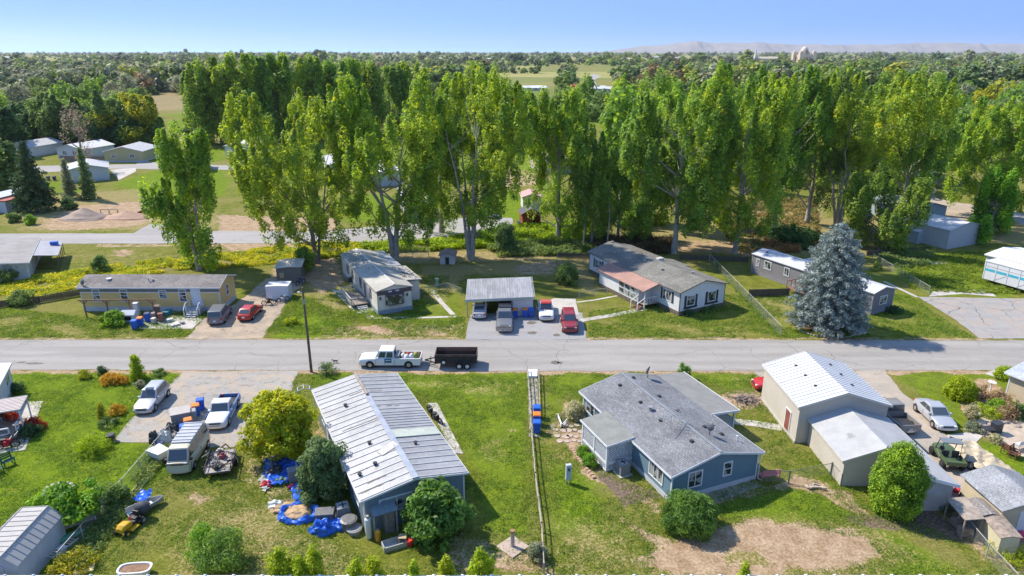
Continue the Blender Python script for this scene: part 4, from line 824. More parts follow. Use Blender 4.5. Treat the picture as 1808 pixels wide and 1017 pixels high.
# pergola with deck, left edge
pg = thing('patio_cover', 'striped tan patio cover on white posts over a railed deck at the left edge', 'patio cover', (-40.2, 49.4, 0), R(22)); STR = mat('striped_awning', (.5,.42,.36), .06, 1, lines=(1, .3, .5))
mb = MB(); mb.box(-5,0,2.25,0,2.6,2.33); pr_ = mb.build('roof', STR, pg); mb = MB()
for k in range(10): mb.box(-5,.05+k*.28,2.33,0,.1+k*.28,2.37)
mb.build('roof_slats', mat('slat_cream', (.6,.54,.5), .05), pr_)
for x in (-.1, -4.5):
    for y in (.1, 2.5): q = MB(); q.box(x-.05,y-.05,0,x+.05,y+.05,2.25); q.build('post', WHITE, pg)
mb = MB(); mb.box(-5,-1.0,.3,-.4,2.4,.42); mb.build('deck_floor', WOOD, pg)
for (a, b) in (((-5,-1.0),(-.8,-1.0)), ((-.4,-.6),(-.4,.1))):
    mb = MB(); mb.bar((*a,1.3),(*b,1.3),.1); mb.bar((*a,.8),(*b,.8),.08); mb.bar((*a,.3),(*a,1.3),.09); mb.bar((*b,.3),(*b,1.3),.09); mb.build('railing', WHITE, pg)
# doghouse-like shed, grey shed, white small trailer
s5, _ = shed('playhouse', 'tiny white playhouse with brown-stained gable roof and dark doorway', (-10.7, 97.1), 0, [(0,1.35),(1.1,1.75),(2.2,1.35)], 2.4, mat('pale_board', (.48,.45,.4), .1), mat('stained_shingle', (.27,.19,.16), .3, 2), over=.25)
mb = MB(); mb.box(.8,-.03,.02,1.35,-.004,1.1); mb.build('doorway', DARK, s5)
s6, _ = shed('garden_shed', 'olive grey wooden shed with pale debris-strewn flat roof under the poplar', (-31.9, 87.9), 10, [(0,2.3),(1.6,2.4),(3.2,2.3)], 3.8, mat('olive_grey_board', (.16,.145,.12), .1, lines=(0,.3,.3)), mat('dusty_roof', (.46,.42,.36), .2, 1), over=.2)
mb = MB(); mb.box(.4,-.04,.9,.95,-.005,1.6); mb.build('noticeboard', mat('straw_board', (.42,.34,.16), .1), s6)
s7, _ = shed('cargo_box', 'plain white cargo box trailer body beside the olive grey shed', (-31.3, 81.8), 4, [(0,1.75),(1.4,1.8),(2.8,1.75)], 1.9, mat('white_panel2', (.6,.61,.64), .05), mat('white_panel3', (.55,.56,.56), .05), cat='cargo box', over=.03)
mb = MB(); mb.cyl((.3,-.12),.28,0,.1); 
# right side: metal barn, striped trailer
s8, _ = shed('metal_barn', 'large pale grey metal shed with white roof behind the open lawn on the right', (69.5, 105.2), 27, [(0,3.1),(4.3,4.0),(8.6,3.1)], 8.2, mat('grey_steel_wall', (.45,.47,.49), .05, lines=(1,.5,.2)), mat('white_steel_roof', (.48,.48,.49), .05), over=.15)
s8.rotation_euler.z = R(25)
mb = MB()
for y in (1,3.2): mb.box(1.5,y,3.6,2.8,y+1.4,3.64)
mb.add([(1.2,3.0,3.42),(3.6,3.0,3.93),(3.6,3.9,3.93),(1.2,3.9,3.42)],[(0,1,2,3)]); 
s9, _ = shed('garden_shed', 'small pale blue shed attached left of the large grey metal shed', (66.6, 108.5), 25, [(0,2.0),(1.2,2.2),(2.4,2.0)], 2.2, mat('pale_blue_wall', (.36,.42,.46), .05), mat('white_steel_roof', (.48,.48,.49)), over=.1)
s10, _ = shed('house', 'blue-grey roofed house mostly hidden by trees beyond the grey metal shed', (74, 122), 25, [(0,2.6),(4,3.6),(8,2.6)], 10, mat('pale_blue_wall', (.36,.42,.46)), mat('blue_grey_roof', (.3,.34,.38), .08), cat='house', over=.3)
tl = thing('travel_trailer', 'long white trailer with a broken cyan stripe at the right edge', 'trailer', (64.45, 88.9, 0), R(-65.5))
TW = mat('trailer_white', (.62,.63,.66), .06); mb = MB(); mb.box(0,0,.55,11,2.5,3.0); mb.build('body', TW, tl, bevel=.06)
mb = MB(); mb.box(-.05,-.05,3.0,11.05,2.55,3.1); mb.build('roof', mat('trailer_roof', (.6,.6,.6), .08), tl)
mb = MB()
for k in range(7): mb.box(.2+k*1.5,-.012,1.75,1.5+k*1.5,-.003,2.1)
mb.build('stripe', mat('cyan_stripe', (.05,.38,.52), .06), tl); mb = MB()
for k in range(7): mb.bar((.15+k*1.5,-.01,.6),(.15+k*1.5,-.01,2.95),.04,.02)
for k in (1,3,5): mb.bar((k*1.5,-.01,.7),((k+1)*1.5,-.01,1.7),.04,.02)
mb.bar((0,-.01,2.45),(11,-.01,2.45),.05,.02)
mb.build('panel_seams', mat('seam_grey2', (.36,.37,.4), .05), tl)
for x in (6.5,7.5): mb = MB(); mb.tube([(x,-.02,.38),(x,.3,.38)],.38,14); mb.build('wheel', DARK, tl)
s11 = house('house', 'white gabled house rising behind the cyan-striped trailer', (71, 90.5), 25, 8, 5, 2.1, .5, TW, mat('white_roof2', (.6,.6,.62), .06), over=.25)[0]
for x0 in (1.6, 4.9): window(s11, 'S', 8, 5, x0, .9, 1.0, .8)
# middle distance: homes beyond the back road
CW = mat('white_far_siding', (.55,.56,.57), .05); PG = mat('pale_grey_far_roof', (.4,.4,.41), .1); PG2 = mat('white_far_roof', (.56,.55,.53), .06)
def farhouse(label, o, ang, W, Lh, eave, rise, wall, roof, wins=((('S', .3), ('S', .7), ('W', .3))), name='house'):
    h = house(name, label, o, ang, W, Lh, eave, rise, wall, roof, over=.3, skirt=(.5, mat('pale_skirting', (.46,.47,.5))), corners=False)[0]
    for sd_, f in wins: window(h, sd_, W, Lh, (W if sd_ in 'SN' else Lh) * f, 1.2, 1.3, 1.1)
    return h
farhouse('white house with pale grey roof in front of the far lane, left', (-106.5, 163.5), 30, 8.5, 11, 3.0, 1.0, CW, PG, (('S',.5),('E',.2),('E',.6),('W',.5)))
farhouse('yellow-green house with grey roof and white skirting beyond the far lane, left', (-115.5, 195), 4, 10.5, 11, 3.1, 1.3, mat('yellow_green_siding', (.42,.39,.22), .05), PG, (('S',.25),('S',.72)))
farhouse('white house with white roof left of the yellow-green house', (-134, 203), -14, 9, 12, 2.9, 1.3, CW, PG2)
farhouse('low grey-roofed house half hidden at the far left behind the conifer', (-152, 207), -10, 9, 12, 3, 1.3, CW, PG)
h_ = farhouse('white shed-like house with red roof end at the left edge below the conifers', (-105.5, 131.5), -8, 4.2, 9, 2.7, .5, CW, mat('blue_white_roof', (.5,.53,.58), .05), (('W',.4),)); mb = MB(); mb.box(4.3,.5,2.2,6.8,8,2.4); mb.build('lean_to_roof', mat('dull_red_roof', (.3,.07,.05), .1), h_); mb = MB(); mb.box(4.2,.6,0,6.6,7.9,2.2); mb.build('lean_to_wall', CW, h_)
farhouse('white mobile home with bright roof between the poplars, left of centre', (-86.5, 208), 0, 10, 14, 3, .8, CW, PG2)
farhouse('white mobile home end with blue bins beside the back road, behind the poplar', (-20.2, 125), 12, 4.4, 16, 3.1, .6, mat('cream_far_siding', (.58,.56,.47), .05), PG2, (('S',.45),))
farhouse('pale blue house behind the tall poplars, centre', (-32, 158), 25, 7.5, 16, 3, 1, mat('pale_blue_far', (.4,.47,.5), .05), PG2, (('S',.5),('E',.3),('E',.6)))
farhouse('white mobile home seen through the left poplar crown', (-85, 178), 20, 5.5, 9, 3, .7, CW, PG2)
farhouse('white mobile home behind the second poplar, beyond the lawn', (-46, 172), 20, 6, 15, 3, .7, CW, PG)
farhouse('beige-roofed house seen between poplars right of centre', (8, 176), 15, 9, 12, 3, 1.2, mat('buff_far', (.45,.38,.3), .05), mat('buff_roof', (.4,.33,.28), .08))
pk_ = farhouse('open pavilion-like hut with a pale pink roof beyond the red shed', (2.2, 134), 5, 3.6, 4.5, 2.6, .6, mat('cream_far_siding', (.58,.56,.47)), mat('pink_roof', (.5,.27,.24), .08), ())
rs = house('garden_shed', 'barn-red wooden shed with charcoal gable roof beside the back road', (1.9, 120.4), 8, 3.3, 3.4, 2.3, .9, mat('barn_red', (.27,.06,.035), .15, 2, lines=(0,.25,.3)), mat('charcoal_shingles', (.07,.07,.08), .15, 3), cat='shed', trim=mat('red_trim', (.3,.09,.06), .1))[0]
mb = MB(); mb.box(1.9,-.04,.1,2.9,-.005,1.9); mb.build('doorway', mat('dark_red_door', (.1,.03,.02), .1), rs)
# far buildings
tm = thing('temple', 'pale stone temple with large dome and corner towers on the far skyline', 'temple', (816, 2015, 0), R(12)); tm.scale = (.78, .78, .85)
ST = mat('pale_stone', (.6,.5,.4), .08, .05, world=False); ST2 = mat('dark_stone', (.3,.22,.17), .1)  # second, darker brown stone tone for the temple windows
mb = MB(); mb.box(-24,-20,0,24,20,24); mb.build('wall', ST, tm); mb = MB(); mb.cyl((0,0),15,24,31,20); mb.ell((0,0,31),(14,14,18),20,8,half=True); mb.build('dome', ST, tm, smooth=50)
for x in (-26, 26):
    for y in (-20, 20): mb = MB(); mb.prism([(x-7,y-6),(x+7,y-6),(x+7,y+6),(x-7,y+6)],0,32); mb.ell((x,y,32),(5,5,5),10,4,half=True); mb.build('tower', ST, tm)
for x in (-12, 0, 12):
    mb = MB(); mb.prism([(x-3.5,-20.4),(x+3.5,-20.4),(x+3.5,-20.05),(x-3.5,-20.05)], 4, 17); mb.build('window', ST2, tm); mb = MB(); mb.prism([(-24.4,x-3.5),(-24.05,x-3.5),(-24.05,x+3.5),(-24.4,x+3.5)],4,17); mb.build('window', ST2, tm)
mb = MB(); mb.prism([(-5,-15.2),(5,-15.2),(5,-14),(-5,-14)], 26, 38); mb.build('dome_window', ST2, tm)
ch = thing('chapel', 'cream church with thin white spire left of the domed temple on the skyline', 'church', (650, 1900, 0), R(10)); mb = MB(); mb.box(0,0,0,60,18,11); mb.add([(0,0,11.01),(60,0,11.01),(60,18,11.01),(0,18,11.01),(0,9,16),(60,9,16)],[(0,1,5,4),(2,3,4,5),(0,4,3),(1,2,5)]); mb.build('nave', mat('cream_church', (.55,.48,.33), .06), ch); mb = MB(); mb.box(-8,4,0,-1,11,20); mb.tube([(-4.5,7.5,20),(-4.5,7.5,38)],[3.4,.2],8); mb.build('spire', mat('church_white', (.62,.6,.55), .05), ch)
for i, (px, py, W_, Lh_, c, c2, lab, hh_) in enumerate((
    (1075,162,24,12,(.55,.55,.55),(.45,.44,.43),'long low barn with grey-white roof beside the far farm road',4),
    (1052,163,14,14,(.6,.6,.6),(.5,.5,.5),'white farm house with gabled roof left of the long low barn',5),
    (943,160,18,10,(.6,.6,.62),(.6,.6,.62),'white barn standing at the near edge of the yellow field',4),
    (1022,157,9,9,(.3,.05,.04),(.3,.06,.05),'small dark red outbuilding between the far trees',4),
    (70,152,26,12,(.5,.5,.5),(.55,.55,.55),'white-roofed house beside the bright far meadow, far left',4),
    (163,153,30,16,(.42,.32,.26),(.42,.32,.26),'tan-roofed house among the grey-green trees, left',6),
    (290,151,24,14,(.4,.3,.25),(.4,.3,.26),'brown-roofed house behind the grey-green trees, right of the tan-roofed one',6),
    (22,104,70,30,(.5,.55,.5),(.42,.5,.46),'long pale green roofed hall on the far left skyline',9),
    (790,106,60,20,(.6,.6,.6),(.5,.5,.52),'row of white houses on the skyline, left of centre',8),
    (830,107,40,20,(.6,.6,.6),(.45,.45,.5),'white house with grey roof just right of the skyline row of houses',9),
    (868,106,40,20,(.5,.52,.5),(.5,.52,.52),'pale house at the right end of the centre skyline houses',7),
    (1065,104,46,20,(.55,.52,.5),(.5,.47,.47),'large pale house on the skyline above the farm road',11),
    (1108,107,40,20,(.6,.52,.45),(.5,.36,.3),'peach house with reddish roof on the skyline',9),
    (1157,104,28,16,(.5,.45,.42),(.4,.38,.38),'steep-roofed grey house on the skyline right of the peach house',10),
    (1192,105,30,16,(.5,.48,.45),(.42,.4,.4),'small tan house on the skyline left of the church',8),
    (1300,112,50,20,(.6,.6,.62),(.6,.6,.62),'low white buildings in front of the church',5),
    (1663,107,50,20,(.5,.5,.52),(.45,.45,.47),'pale house among trees on the right skyline',8),
    (1640,108,26,16,(.6,.6,.6),(.5,.5,.52),'small white house left of the pale house on the right skyline',7),
    (1760,110,44,20,(.5,.45,.4),(.42,.4,.4),'tan house at the far right skyline',8),
    (1535,110,40,16,(.52,.42,.33),(.45,.36,.3),'long tan building right of the domed temple',5))):
    p = G(px, py); h = thing('farm_building' if py > 130 else 'house', lab, 'building' if py > 130 else 'house', (p.x, p.y, 0), R((i*37) % 40 - 20))
    mb = MB(); mb.box(-W_/2,-Lh_/2,0,W_/2,Lh_/2,hh_*.6); mb.build('wall', mat('far_wall_%d' % i, c, .08, .1), h)
    mb = MB(); mb.add([(-W_/2-.6,-Lh_/2-.6,hh_*.6),(W_/2+.6,-Lh_/2-.6,hh_*.6),(W_/2+.6,Lh_/2+.6,hh_*.6),(-W_/2-.6,Lh_/2+.6,hh_*.6),(-W_/2-.6,0,hh_),(W_/2+.6,0,hh_)],[(0,1,5,4),(2,3,4,5),(0,4,3),(1,2,5),(0,3,2,1)]); mb.build('roof', mat('far_roof_%d' % i, c2, .08, .1), h)
    for k in range(3): x = -W_/2 + W_*(k+.5)/3; mb = MB(); mb.box(x-W_*.05,-Lh_/2-.08,hh_*.2,x+W_*.05,-Lh_/2-.02,hh_*.45); mb.build('window', GLASS, h)
# hills on the right horizon
hv = []; hf = []; n = 220; rng = np.random.RandomState(4)
for i in range(n):
    u = i / (n - 1); px = 980 + u * 1500; x = (px - 904) / FPX * 11500 * .96
    prof = [(980,0),(1060,20),(1130,90),(1180,120),(1215,165),(1260,135),(1330,140),(1400,118),(1450,110),(1560,118),(1625,140),(1690,128),(1740,118),(1808,135),(1900,130),(2100,120),(2480,90)]
    z = np.interp(px, [a for a, b in prof], [b for a, b in prof]) + 5*math.sin(i*.9) + 3*math.sin(i*2.3+1); z = max(z, 0) 
    for j, (dy, f) in enumerate(((-1600, -.02), (-1150, .16), (-700, .42), (-350, .72), (0, 1), (900, .8), (2500, .1))):
        hv.append((x * (1 + dy / 14000), 11500 + dy + 200*math.sin(i*.35), z * f * 1.12 * (1 + (.16*math.sin(i*.8+j*2)+.12*math.sin(i*1.9+j)) * (0 < j < 4)) - 4 * (j in (0, 6))))
for i in range(n-1):
    for j in range(6): a = i*7+j; hf.append((a, a+7, a+8, a+1))
hm = npmesh('hills', hv, hf, [mat('dry_hills', (.24,.215,.195), .15, .004, world=True)]); hm.polygons.foreach_set('use_smooth', [True]*len(hf)); ho = bpy.data.objects.new('hills', hm); C.objects.link(ho); tag(ho, kind='structure')
# ---------------- vegetation ----------------
def leafmat(name, a, b, c=None, transl=.43, nscale=.45, tint=False, rough=.6, accent=.62):
    m, t, o = newmat(name); tc = N(t, 'ShaderNodeTexCoord'); g = N(t, 'ShaderNodeNewGeometry'); oi = N(t, 'ShaderNodeObjectInfo')
    n1 = noise(t, tc.outputs['Object'], nscale, 3)
    cur = mixc(t, ramp(t, n1, .36, .64), a, b)
    if c: cur = mixc(t, ramp(t, noise(t, tc.outputs['Object'], nscale * 1.7 + .05, 3), accent, accent + .08), cur, c)
    if tint:
        at = N(t, 'ShaderNodeAttribute', attribute_name='tint'); cur = mixc(t, .82, cur, at.outputs['Color'])
    hs = N(t, 'ShaderNodeHueSaturation'); L(t, cur, hs.inputs['Color'])
    L(t, mth(t, 'ADD', .62, mth(t, 'MULTIPLY', g.outputs['Random Per Island'], .76)), hs.inputs['Value'])
    L(t, mth(t, 'ADD', .488, mth(t, 'MULTIPLY', oi.outputs['Random'], .024)), hs.inputs['Hue'])
    d = N(t, 'ShaderNodeBsdfPrincipled'); d.inputs['Roughness'].default_value = rough; d.inputs['Specular IOR Level'].default_value = .25; L(t, hs.outputs[0], d.inputs['Base Color'])
    tr = N(t, 'ShaderNodeBsdfTranslucent'); h2 = N(t, 'ShaderNodeHueSaturation'); L(t, hs.outputs[0], h2.inputs['Color']); h2.inputs['Hue'].default_value = .485; h2.inputs['Saturation'].default_value = 1.1; h2.inputs['Value'].default_value = 1.5; L(t, h2.outputs[0], tr.inputs[0])
    mx = N(t, 'ShaderNodeMixShader'); mx.inputs[0].default_value = transl; L(t, d.outputs[0], mx.inputs[1]); L(t, tr.outputs[0], mx.inputs[2]); L(t, mx.outputs[0], o.inputs[0])
    return m
LP = leafmat('poplar_leaves', (.18,.31,.045), (.36,.48,.05), (.68,.66,.05), accent=.61)
LPD = leafmat('dark_poplar_leaves', (.15,.26,.05), (.26,.39,.05), (.48,.55,.05))
LG = leafmat('mixed_leaves', (0.111,0.186,0.054), (0.210,0.297,0.074), (0.297,0.347,0.087))
LGR = leafmat('grey_green_leaves', (0.215,0.245,0.147), (0.313,0.333,0.196), (0.157,0.196,0.098))
LY = leafmat('yellow_green_leaves', (0.263,0.298,0.026), (0.456,0.439,0.035), (0.176,0.263,0.035))
LB = leafmat('bright_leaves', (0.127,0.270,0.025), (0.236,0.422,0.034), (0.338,0.473,0.051))
LD = leafmat('dark_green_leaves', (0.048,0.108,0.038), (0.096,0.180,0.053), (0.144,0.240,0.072))
LBUSH = leafmat('glossy_leaves', (.09,.19,.035), (.17,.31,.055), (.24,.38,.08), rough=.5)
LJ = leafmat('juniper_leaves', (.12,.19,.07), (.19,.28,.1), (.28,.34,.14))
LSP = leafmat('blue_spruce_needles', (.2,.25,.23), (.34,.39,.36), (.48,.52,.48), transl=.15, nscale=1.2)
LCON = leafmat('conifer_needles', (.05,.1,.04), (.09,.16,.055), transl=.15)
LARB = leafmat('arborvitae_leaves', (0.098,0.211,0.016), (0.227,0.390,0.019), (0.357,0.488,0.033), nscale=1.3, transl=.2)
LLIME = leafmat('lime_leaves', (.23,.3335,.0138), (.3795,.46,.023), (.1725,.2875,.0172), nscale=1.5)
LOR = leafmat('orange_flowers', (.5,.27,.03), (.55,.42,.04), (.2,.27,.04), nscale=3, accent=.55)
LRED = leafmat('red_flowers', (.4,.05,.02), (.45,.09,.04), (.08,.13,.03), nscale=4, accent=.55)
LPALE = leafmat('pale_flower_heads', (.45,.42,.22), (.5,.48,.3), (.1,.16,.04), nscale=4, accent=.56)
LPINK = leafmat('dry_pink_blooms', (.38,.25,.14), (.45,.33,.2), (.13,.18,.05), nscale=2.5, accent=.56)
LDRY = leafmat('dry_twigs', (.22,.17,.12), (.33,.27,.2), (.28,.2,.12))
LFAR = leafmat('far_wood_leaves', (.06,.08,.03), (.09,.11,.04), tint=True, transl=.25, nscale=.08)
LWEED = leafmat('tall_weeds', (0.310,0.365,0.022), (0.547,0.529,0.027), (0.164,0.255,0.027), nscale=.35, accent=.56)
LGRASS = leafmat('lawn_tufts', (0.123,0.211,0.026), (0.211,0.298,0.035), (0.351,0.333,0.088), nscale=.6)
BARK = mat('grey_bark', (.2,.175,.15), .3, 2.5, bump=(8, .6)); BARKP = mat('pale_bark', (.34,.31,.27), .25, 1.5, bump=(6, .5), spots=((.15,.13,.11), 1.5, .6)); BARKD = mat('dark_bark', (.07,.055,.045), .3, 3)

def cards(cen, rad, per, size, rng, updir=.25, aspect=.6, shell=.55, jit=.55, flat=0):
    """leaf cards scattered through clumps: cen (N,3), rad (N,3); returns diamond quads"""
    cen = np.repeat(cen, per, 0); rad = np.repeat(rad, per, 0); n = len(cen)
    d = rng.normal(size=(n, 3)); d /= np.linalg.norm(d, axis=1)[:, None] + 1e-9
    r = shell + (1 - shell) * rng.rand(n, 1) ** .5
    p = cen + d * rad * r
    nr = d + np.array([0, 0, updir]) + rng.normal(size=(n, 3)) * jit; nr /= np.linalg.norm(nr, axis=1)[:, None]
    if flat: nr[:, 2] += flat; nr /= np.linalg.norm(nr, axis=1)[:, None]
    a = np.cross(nr, rng.normal(size=(n, 3))); a /= np.linalg.norm(a, axis=1)[:, None] + 1e-9; b = np.cross(nr, a)
    s = size * (.6 + .8 * rng.rand(n, 1))
    V = np.stack([p - a*s, p + b*s*aspect, p + a*s, p - b*s*aspect], 1).reshape(-1, 3)
    return V
def cardmesh(name, V, m):
    Q = np.arange(len(V)).reshape(-1, 4); return npmesh(name, V, Q, [m])
def fill(prof, n, rng, lean=(0, 0), bias=.45, amp=1.0):
    """n clump centres in a crown with radius profile prof [(z, r)...]; biased to the outside"""
    zz = np.array([p[0] for p in prof]); rr = np.array([p[1] for p in prof]); out = []
    ph = rng.rand(6) * 6.28
    w_ = rr + .15 * rr.max(); 
    while len(out) < n:
        z = rng.uniform(zz[0], zz[-1]); R_ = np.interp(z, zz, rr)
        if rng.rand() > (R_ + .25) / (rr.max() + .25): continue
        a = rng.rand() * 6.28; t = (z - zz[0]) / (zz[-1] - zz[0])
        Rm = R_ * (1 + amp * (.2 * math.sin(3*a + ph[0] + 5*t) + .14 * math.sin(5*a + ph[1] - 9*t) + .12 * math.sin(11*t + ph[2] + 2*a)))
        q = Rm * (bias + (1 - bias) * rng.rand() ** .6) if rng.rand() < .75 else Rm * rng.rand()
        out.append((q * math.cos(a) + lean[0]*t, q * math.sin(a) + lean[1]*t, z))
    return np.array(out)
def limbs(C_, base, nl, r0, rng, top, ztrunk=.35, stems=1, spread=.5, n=6, bark=None, zlow=None, stop=.8):
    mb = MB(); st = []
    for s in range(stems):
        a = 6.28 * s / stems + rng.rand(); off = spread * (stems > 1)
        p0 = (base[0] + .25*off*math.cos(a), base[1] + .25*off*math.sin(a), -.2); h = top * rng.uniform(.85, 1) * stop
        ex = off * rng.uniform(.6, 1.2)
        pts = [p0]; m_ = 7
        for k in range(1, m_ + 1):
            t = k / m_; pts.append((p0[0] + ex*math.cos(a)*top*.22*t**1.1 + rng.normal()*.012*top*t, p0[1] + ex*math.sin(a)*top*.22*t**1.1 + rng.normal()*.012*top*t, h*t))
        rr = [r0 / (stems**.45) * (1.35 if k == 0 else (1 - .9*k/m_)) for k in range(m_ + 1)]
        mb.tube(pts, rr, n + 2); st.append((pts, rr))
    idx = rng.permutation(len(C_))[:nl]
    for i in idx:
        c = C_[i]; pts, rr = st[rng.randint(len(st))]
        zt = max(.12*top, c[2] - .55*math.hypot(c[0]-base[0], c[1]-base[1]) - .1*top); k = min(range(len(pts)), key=lambda j: abs(pts[j][2] - zt)); k = max(1, min(k, len(pts)-2))
        p = np.array(pts[k]); mid = (p + c)/2 + np.array([0, 0, -.08*np.linalg.norm(c-p)]); r_ = min(rr[k]*.5, r0*.3)
        mb.tube([p, mid, c], [r_, r_*.6, r_*.15], n, caps=False)
    return mb
def lobefill(prof, n, rng, lean, k=11, hr=.36, vr=.2):
    # crown of several upright lobes carried by separate limbs: uneven outline with gaps between the lobes
    zz = np.array([p[0] for p in prof]); rr = np.array([p[1] for p in prof]); H0, H1 = zz[0], zz[-1]; W = rr.max(); L_ = []
    for i in range(k):
        t = (i + .5 * rng.rand()) / k; z = H0 + (H1 - H0) * (.08 + .82 * t ** .9); Rz = np.interp(z, zz, rr); a = i * 2.4 + rng.normal() * .5
        lr = W * hr * rng.uniform(.75, 1.25); d = max(0, Rz - lr * .6) * rng.uniform(.7, 1.15); lz = (H1 - H0) * vr * rng.uniform(.7, 1.25); tt = (z - H0) / (H1 - H0)
        if z + lz > H1: z = H1 - lz
        L_.append((d*math.cos(a) + lean[0]*tt, d*math.sin(a)*.9 + lean[1]*tt, z, lr, lz))
    w_ = np.array([l[3]**1.6 * l[4] for l in L_]); idx = rng.choice(k, n, p=w_/w_.sum()); out = []
    for i in idx:
        x, y, z, lr, lz = L_[i]; d = rng.normal(size=3); d /= np.linalg.norm(d); q = .45 + .55 * rng.rand() ** .5; taper = 1 - .45 * max(0, d[2])
        out.append((x + d[0]*lr*q*taper, y + d[1]*lr*q*taper, max(H0*.8, z + d[2]*lz*q)))
    return np.array(out)
TREES = []
def tree(label, loc, prof, n, per, size, m, seed, clump=(1.1, 1.7), stems=1, bark=None, r0=.4, nl=40, lean=(0,0), group=None, cat='tree', name='tree', bias=.45, updir=.55, spread=.5, rot=0, aspect=.6, stop=.8, jit=.55, shell=.5, plumes=0, lobes=0):
    rng = np.random.RandomState(seed); t = thing(name, label, cat, loc, rot, group)
    Cn = lobefill(prof, n, rng, lean, lobes) if lobes else fill(prof, n, rng, lean, bias); sz = .65 + .7 * rng.rand(n, 1)
    if plumes:
        ex = []; es = []; top = prof[-1][0]; hi = Cn[Cn[:, 2] > prof[0][0] + .3*(top - prof[0][0])]
        for i in rng.permutation(len(hi))[:plumes]:
            q = hi[i]; k0 = .75 + .5*rng.rand()
            for j, (dz, s_) in enumerate(((.9,.95),(1.8,.75),(2.6,.5),(3.2,.28))):
                if q[2] + dz*clump[1]*.62*k0 > top + .6: break
                ex.append(q + np.array([rng.normal()*.12, rng.normal()*.12, dz*clump[1]*.62*k0])); es.append(s_*k0)
        Cn = np.concatenate([Cn, np.array(ex)]); sz = np.concatenate([sz, np.array(es)[:, None]]); n = len(Cn)
    rad = np.concatenate([np.full((n, 2), clump[0]), np.full((n, 1), clump[1])], 1) * sz
    V = cards(Cn, rad, per, size, rng, updir, aspect=aspect, jit=jit, shell=shell)
    me = cardmesh('crown', V, m); o = bpy.data.objects.new('crown', me); C.objects.link(o); o.parent = t
    limbs(Cn, (0, 0), nl, r0, rng, prof[-1][0], stems=stems, spread=spread, stop=stop).build('trunk', bark or BARK, t, smooth=60)
    return t
def pop(label, px, py, ptop, pw, pbot, seed, m=None, n=120, per=165, size=.165, stems=1, bark=None, shape='broad', lean=(0,0), r0=.45, name='poplar_tree', bias=.45, clump=(.8, 1.55), spread=.55, group='tall poplars behind the homes', cx=None, plumes=0, lobes=0, **k):
    n = int(n * 1.18); p = G(px, py); H_ = HZ(ptop, p.y); zc = p.y * CP + CAM_H * SP; w_ = pw * zc / FPX / 2; zb = max(1.0, HZ(pbot, p.y))
    P = {'broad': [(0,.3),(.12,.62),(.3,.9),(.5,1),(.7,.96),(.84,.8),(.94,.52),(1,.2)],
         'narrow': [(0,.5),(.15,.85),(.4,1),(.65,.85),(.85,.5),(1,.1)],
         'vase': [(0,.25),(.2,.6),(.45,.9),(.7,1),(.85,.85),(.95,.5),(1,.2)],
         'cone': [(0,1),(.3,.8),(.6,.5),(.85,.22),(1,.04)]}[shape]
    prof = [(zb + (H_ - zb) * a - (1.6 if a == 1 else 0), w_ * b * 1.12) for a, b in P]
    if cx is not None: q = (cx - px) * zc / FPX; lean = (q, 0)
    return tree(label, p, prof, n, per, size, m or LP, seed, clump=clump, plumes=plumes or int(n*.22), lobes=lobes or max(7, int(n/18)), stems=stems, bark=bark or BARKP, r0=r0, lean=lean, name=name, bias=bias, spread=spread, group=group, **k)
pop('leafy poplar with foliage down to the ground behind the tan mobile home', 352, 476, 203, 112, 462, 1, n=150, shape='narrow', m=LP, stems=2, spread=.3)
pop('wide poplar with several leaning stems behind the olive grey shed', 560, 464, 150, 215, 425, 2, n=260, stems=4, m=LP, bark=BARK, cx=530)
pop('poplar with thick pale forked trunk behind the cream single-wide', 697, 457, 124, 190, 405, 3, n=230, stems=2, spread=.4, r0=.6)
pop('big poplar with three spreading pale stems behind the tiny playhouse', 832, 458, 110, 185, 395, 4, n=240, stems=4, spread=.9, r0=.55, shape='vase', m=LP)
pop('slim poplar right of the barn-red shed', 985, 425, 148, 120, 400, 5, n=140, shape='narrow')
pop('dark narrow poplar right of the slim one, left of two thin bare stems', 1045, 432, 215, 80, 432, 6, n=90, m=LPD, shape='narrow', r0=.25)
pop('dark poplar thicket tree behind the roof peak of the white house', 1090, 425, 185, 110, 420, 7, n=120, m=LPD, shape='narrow', r0=.3)
pop('full poplar with short pale trunk just behind the white house roof', 1190, 447, 124, 165, 405, 8, n=230, shape='broad', m=LPD)
pop('tall poplar with bare pale trunk left of the grey single-wide', 1297, 447, 104, 165, 400, 9, n=240, shape='broad', stems=2, spread=.15)
pop('spreading poplar with bare whitish limbs right behind the blue spruce', 1478, 402, 116, 240, 285, 10, n=280, stems=5, spread=.9, shape='vase', r0=.6, cx=1500)
pop('dark leafy tree low behind the right side of the blue spruce', 1553, 442, 305, 118, 435, 11, n=110, m=LPD, shape='broad', bark=BARK)
pop('large light green poplar at the right edge behind the metal shed', 1742, 380, 163, 150, 365, 12, n=210, m=LP, shape='broad', cx=1750)
pop('small bright poplar in front of the large one at the right edge', 1748, 412, 292, 66, 418, 13, n=60, per=160, m=LB, shape='narrow', r0=.2)
pop('short bright poplar sapling next to the metal shed', 1722, 430, 375, 34, 432, 14, n=18, per=130, m=LB, shape='narrow', r0=.12)
pop('second poplar row tree left of the tall pale-trunk one', 1245, 420, 120, 110, 390, 15, n=130, m=LP)
pop('second row poplar between the tall pale-trunk one and the whitish-limbed one', 1365, 410, 108, 120, 360, 16, n=160, m=LPD)
pop('second row poplar behind the whitish-limbed one, left', 1425, 395, 118, 110, 345, 17, n=140, m=LG)
pop('second row poplar behind the whitish-limbed one, right', 1590, 385, 125, 130, 360, 18, n=150, m=LPD)
pop('second row poplar behind the full short-trunk one', 1145, 395, 160, 100, 385, 19, n=120, m=LP)
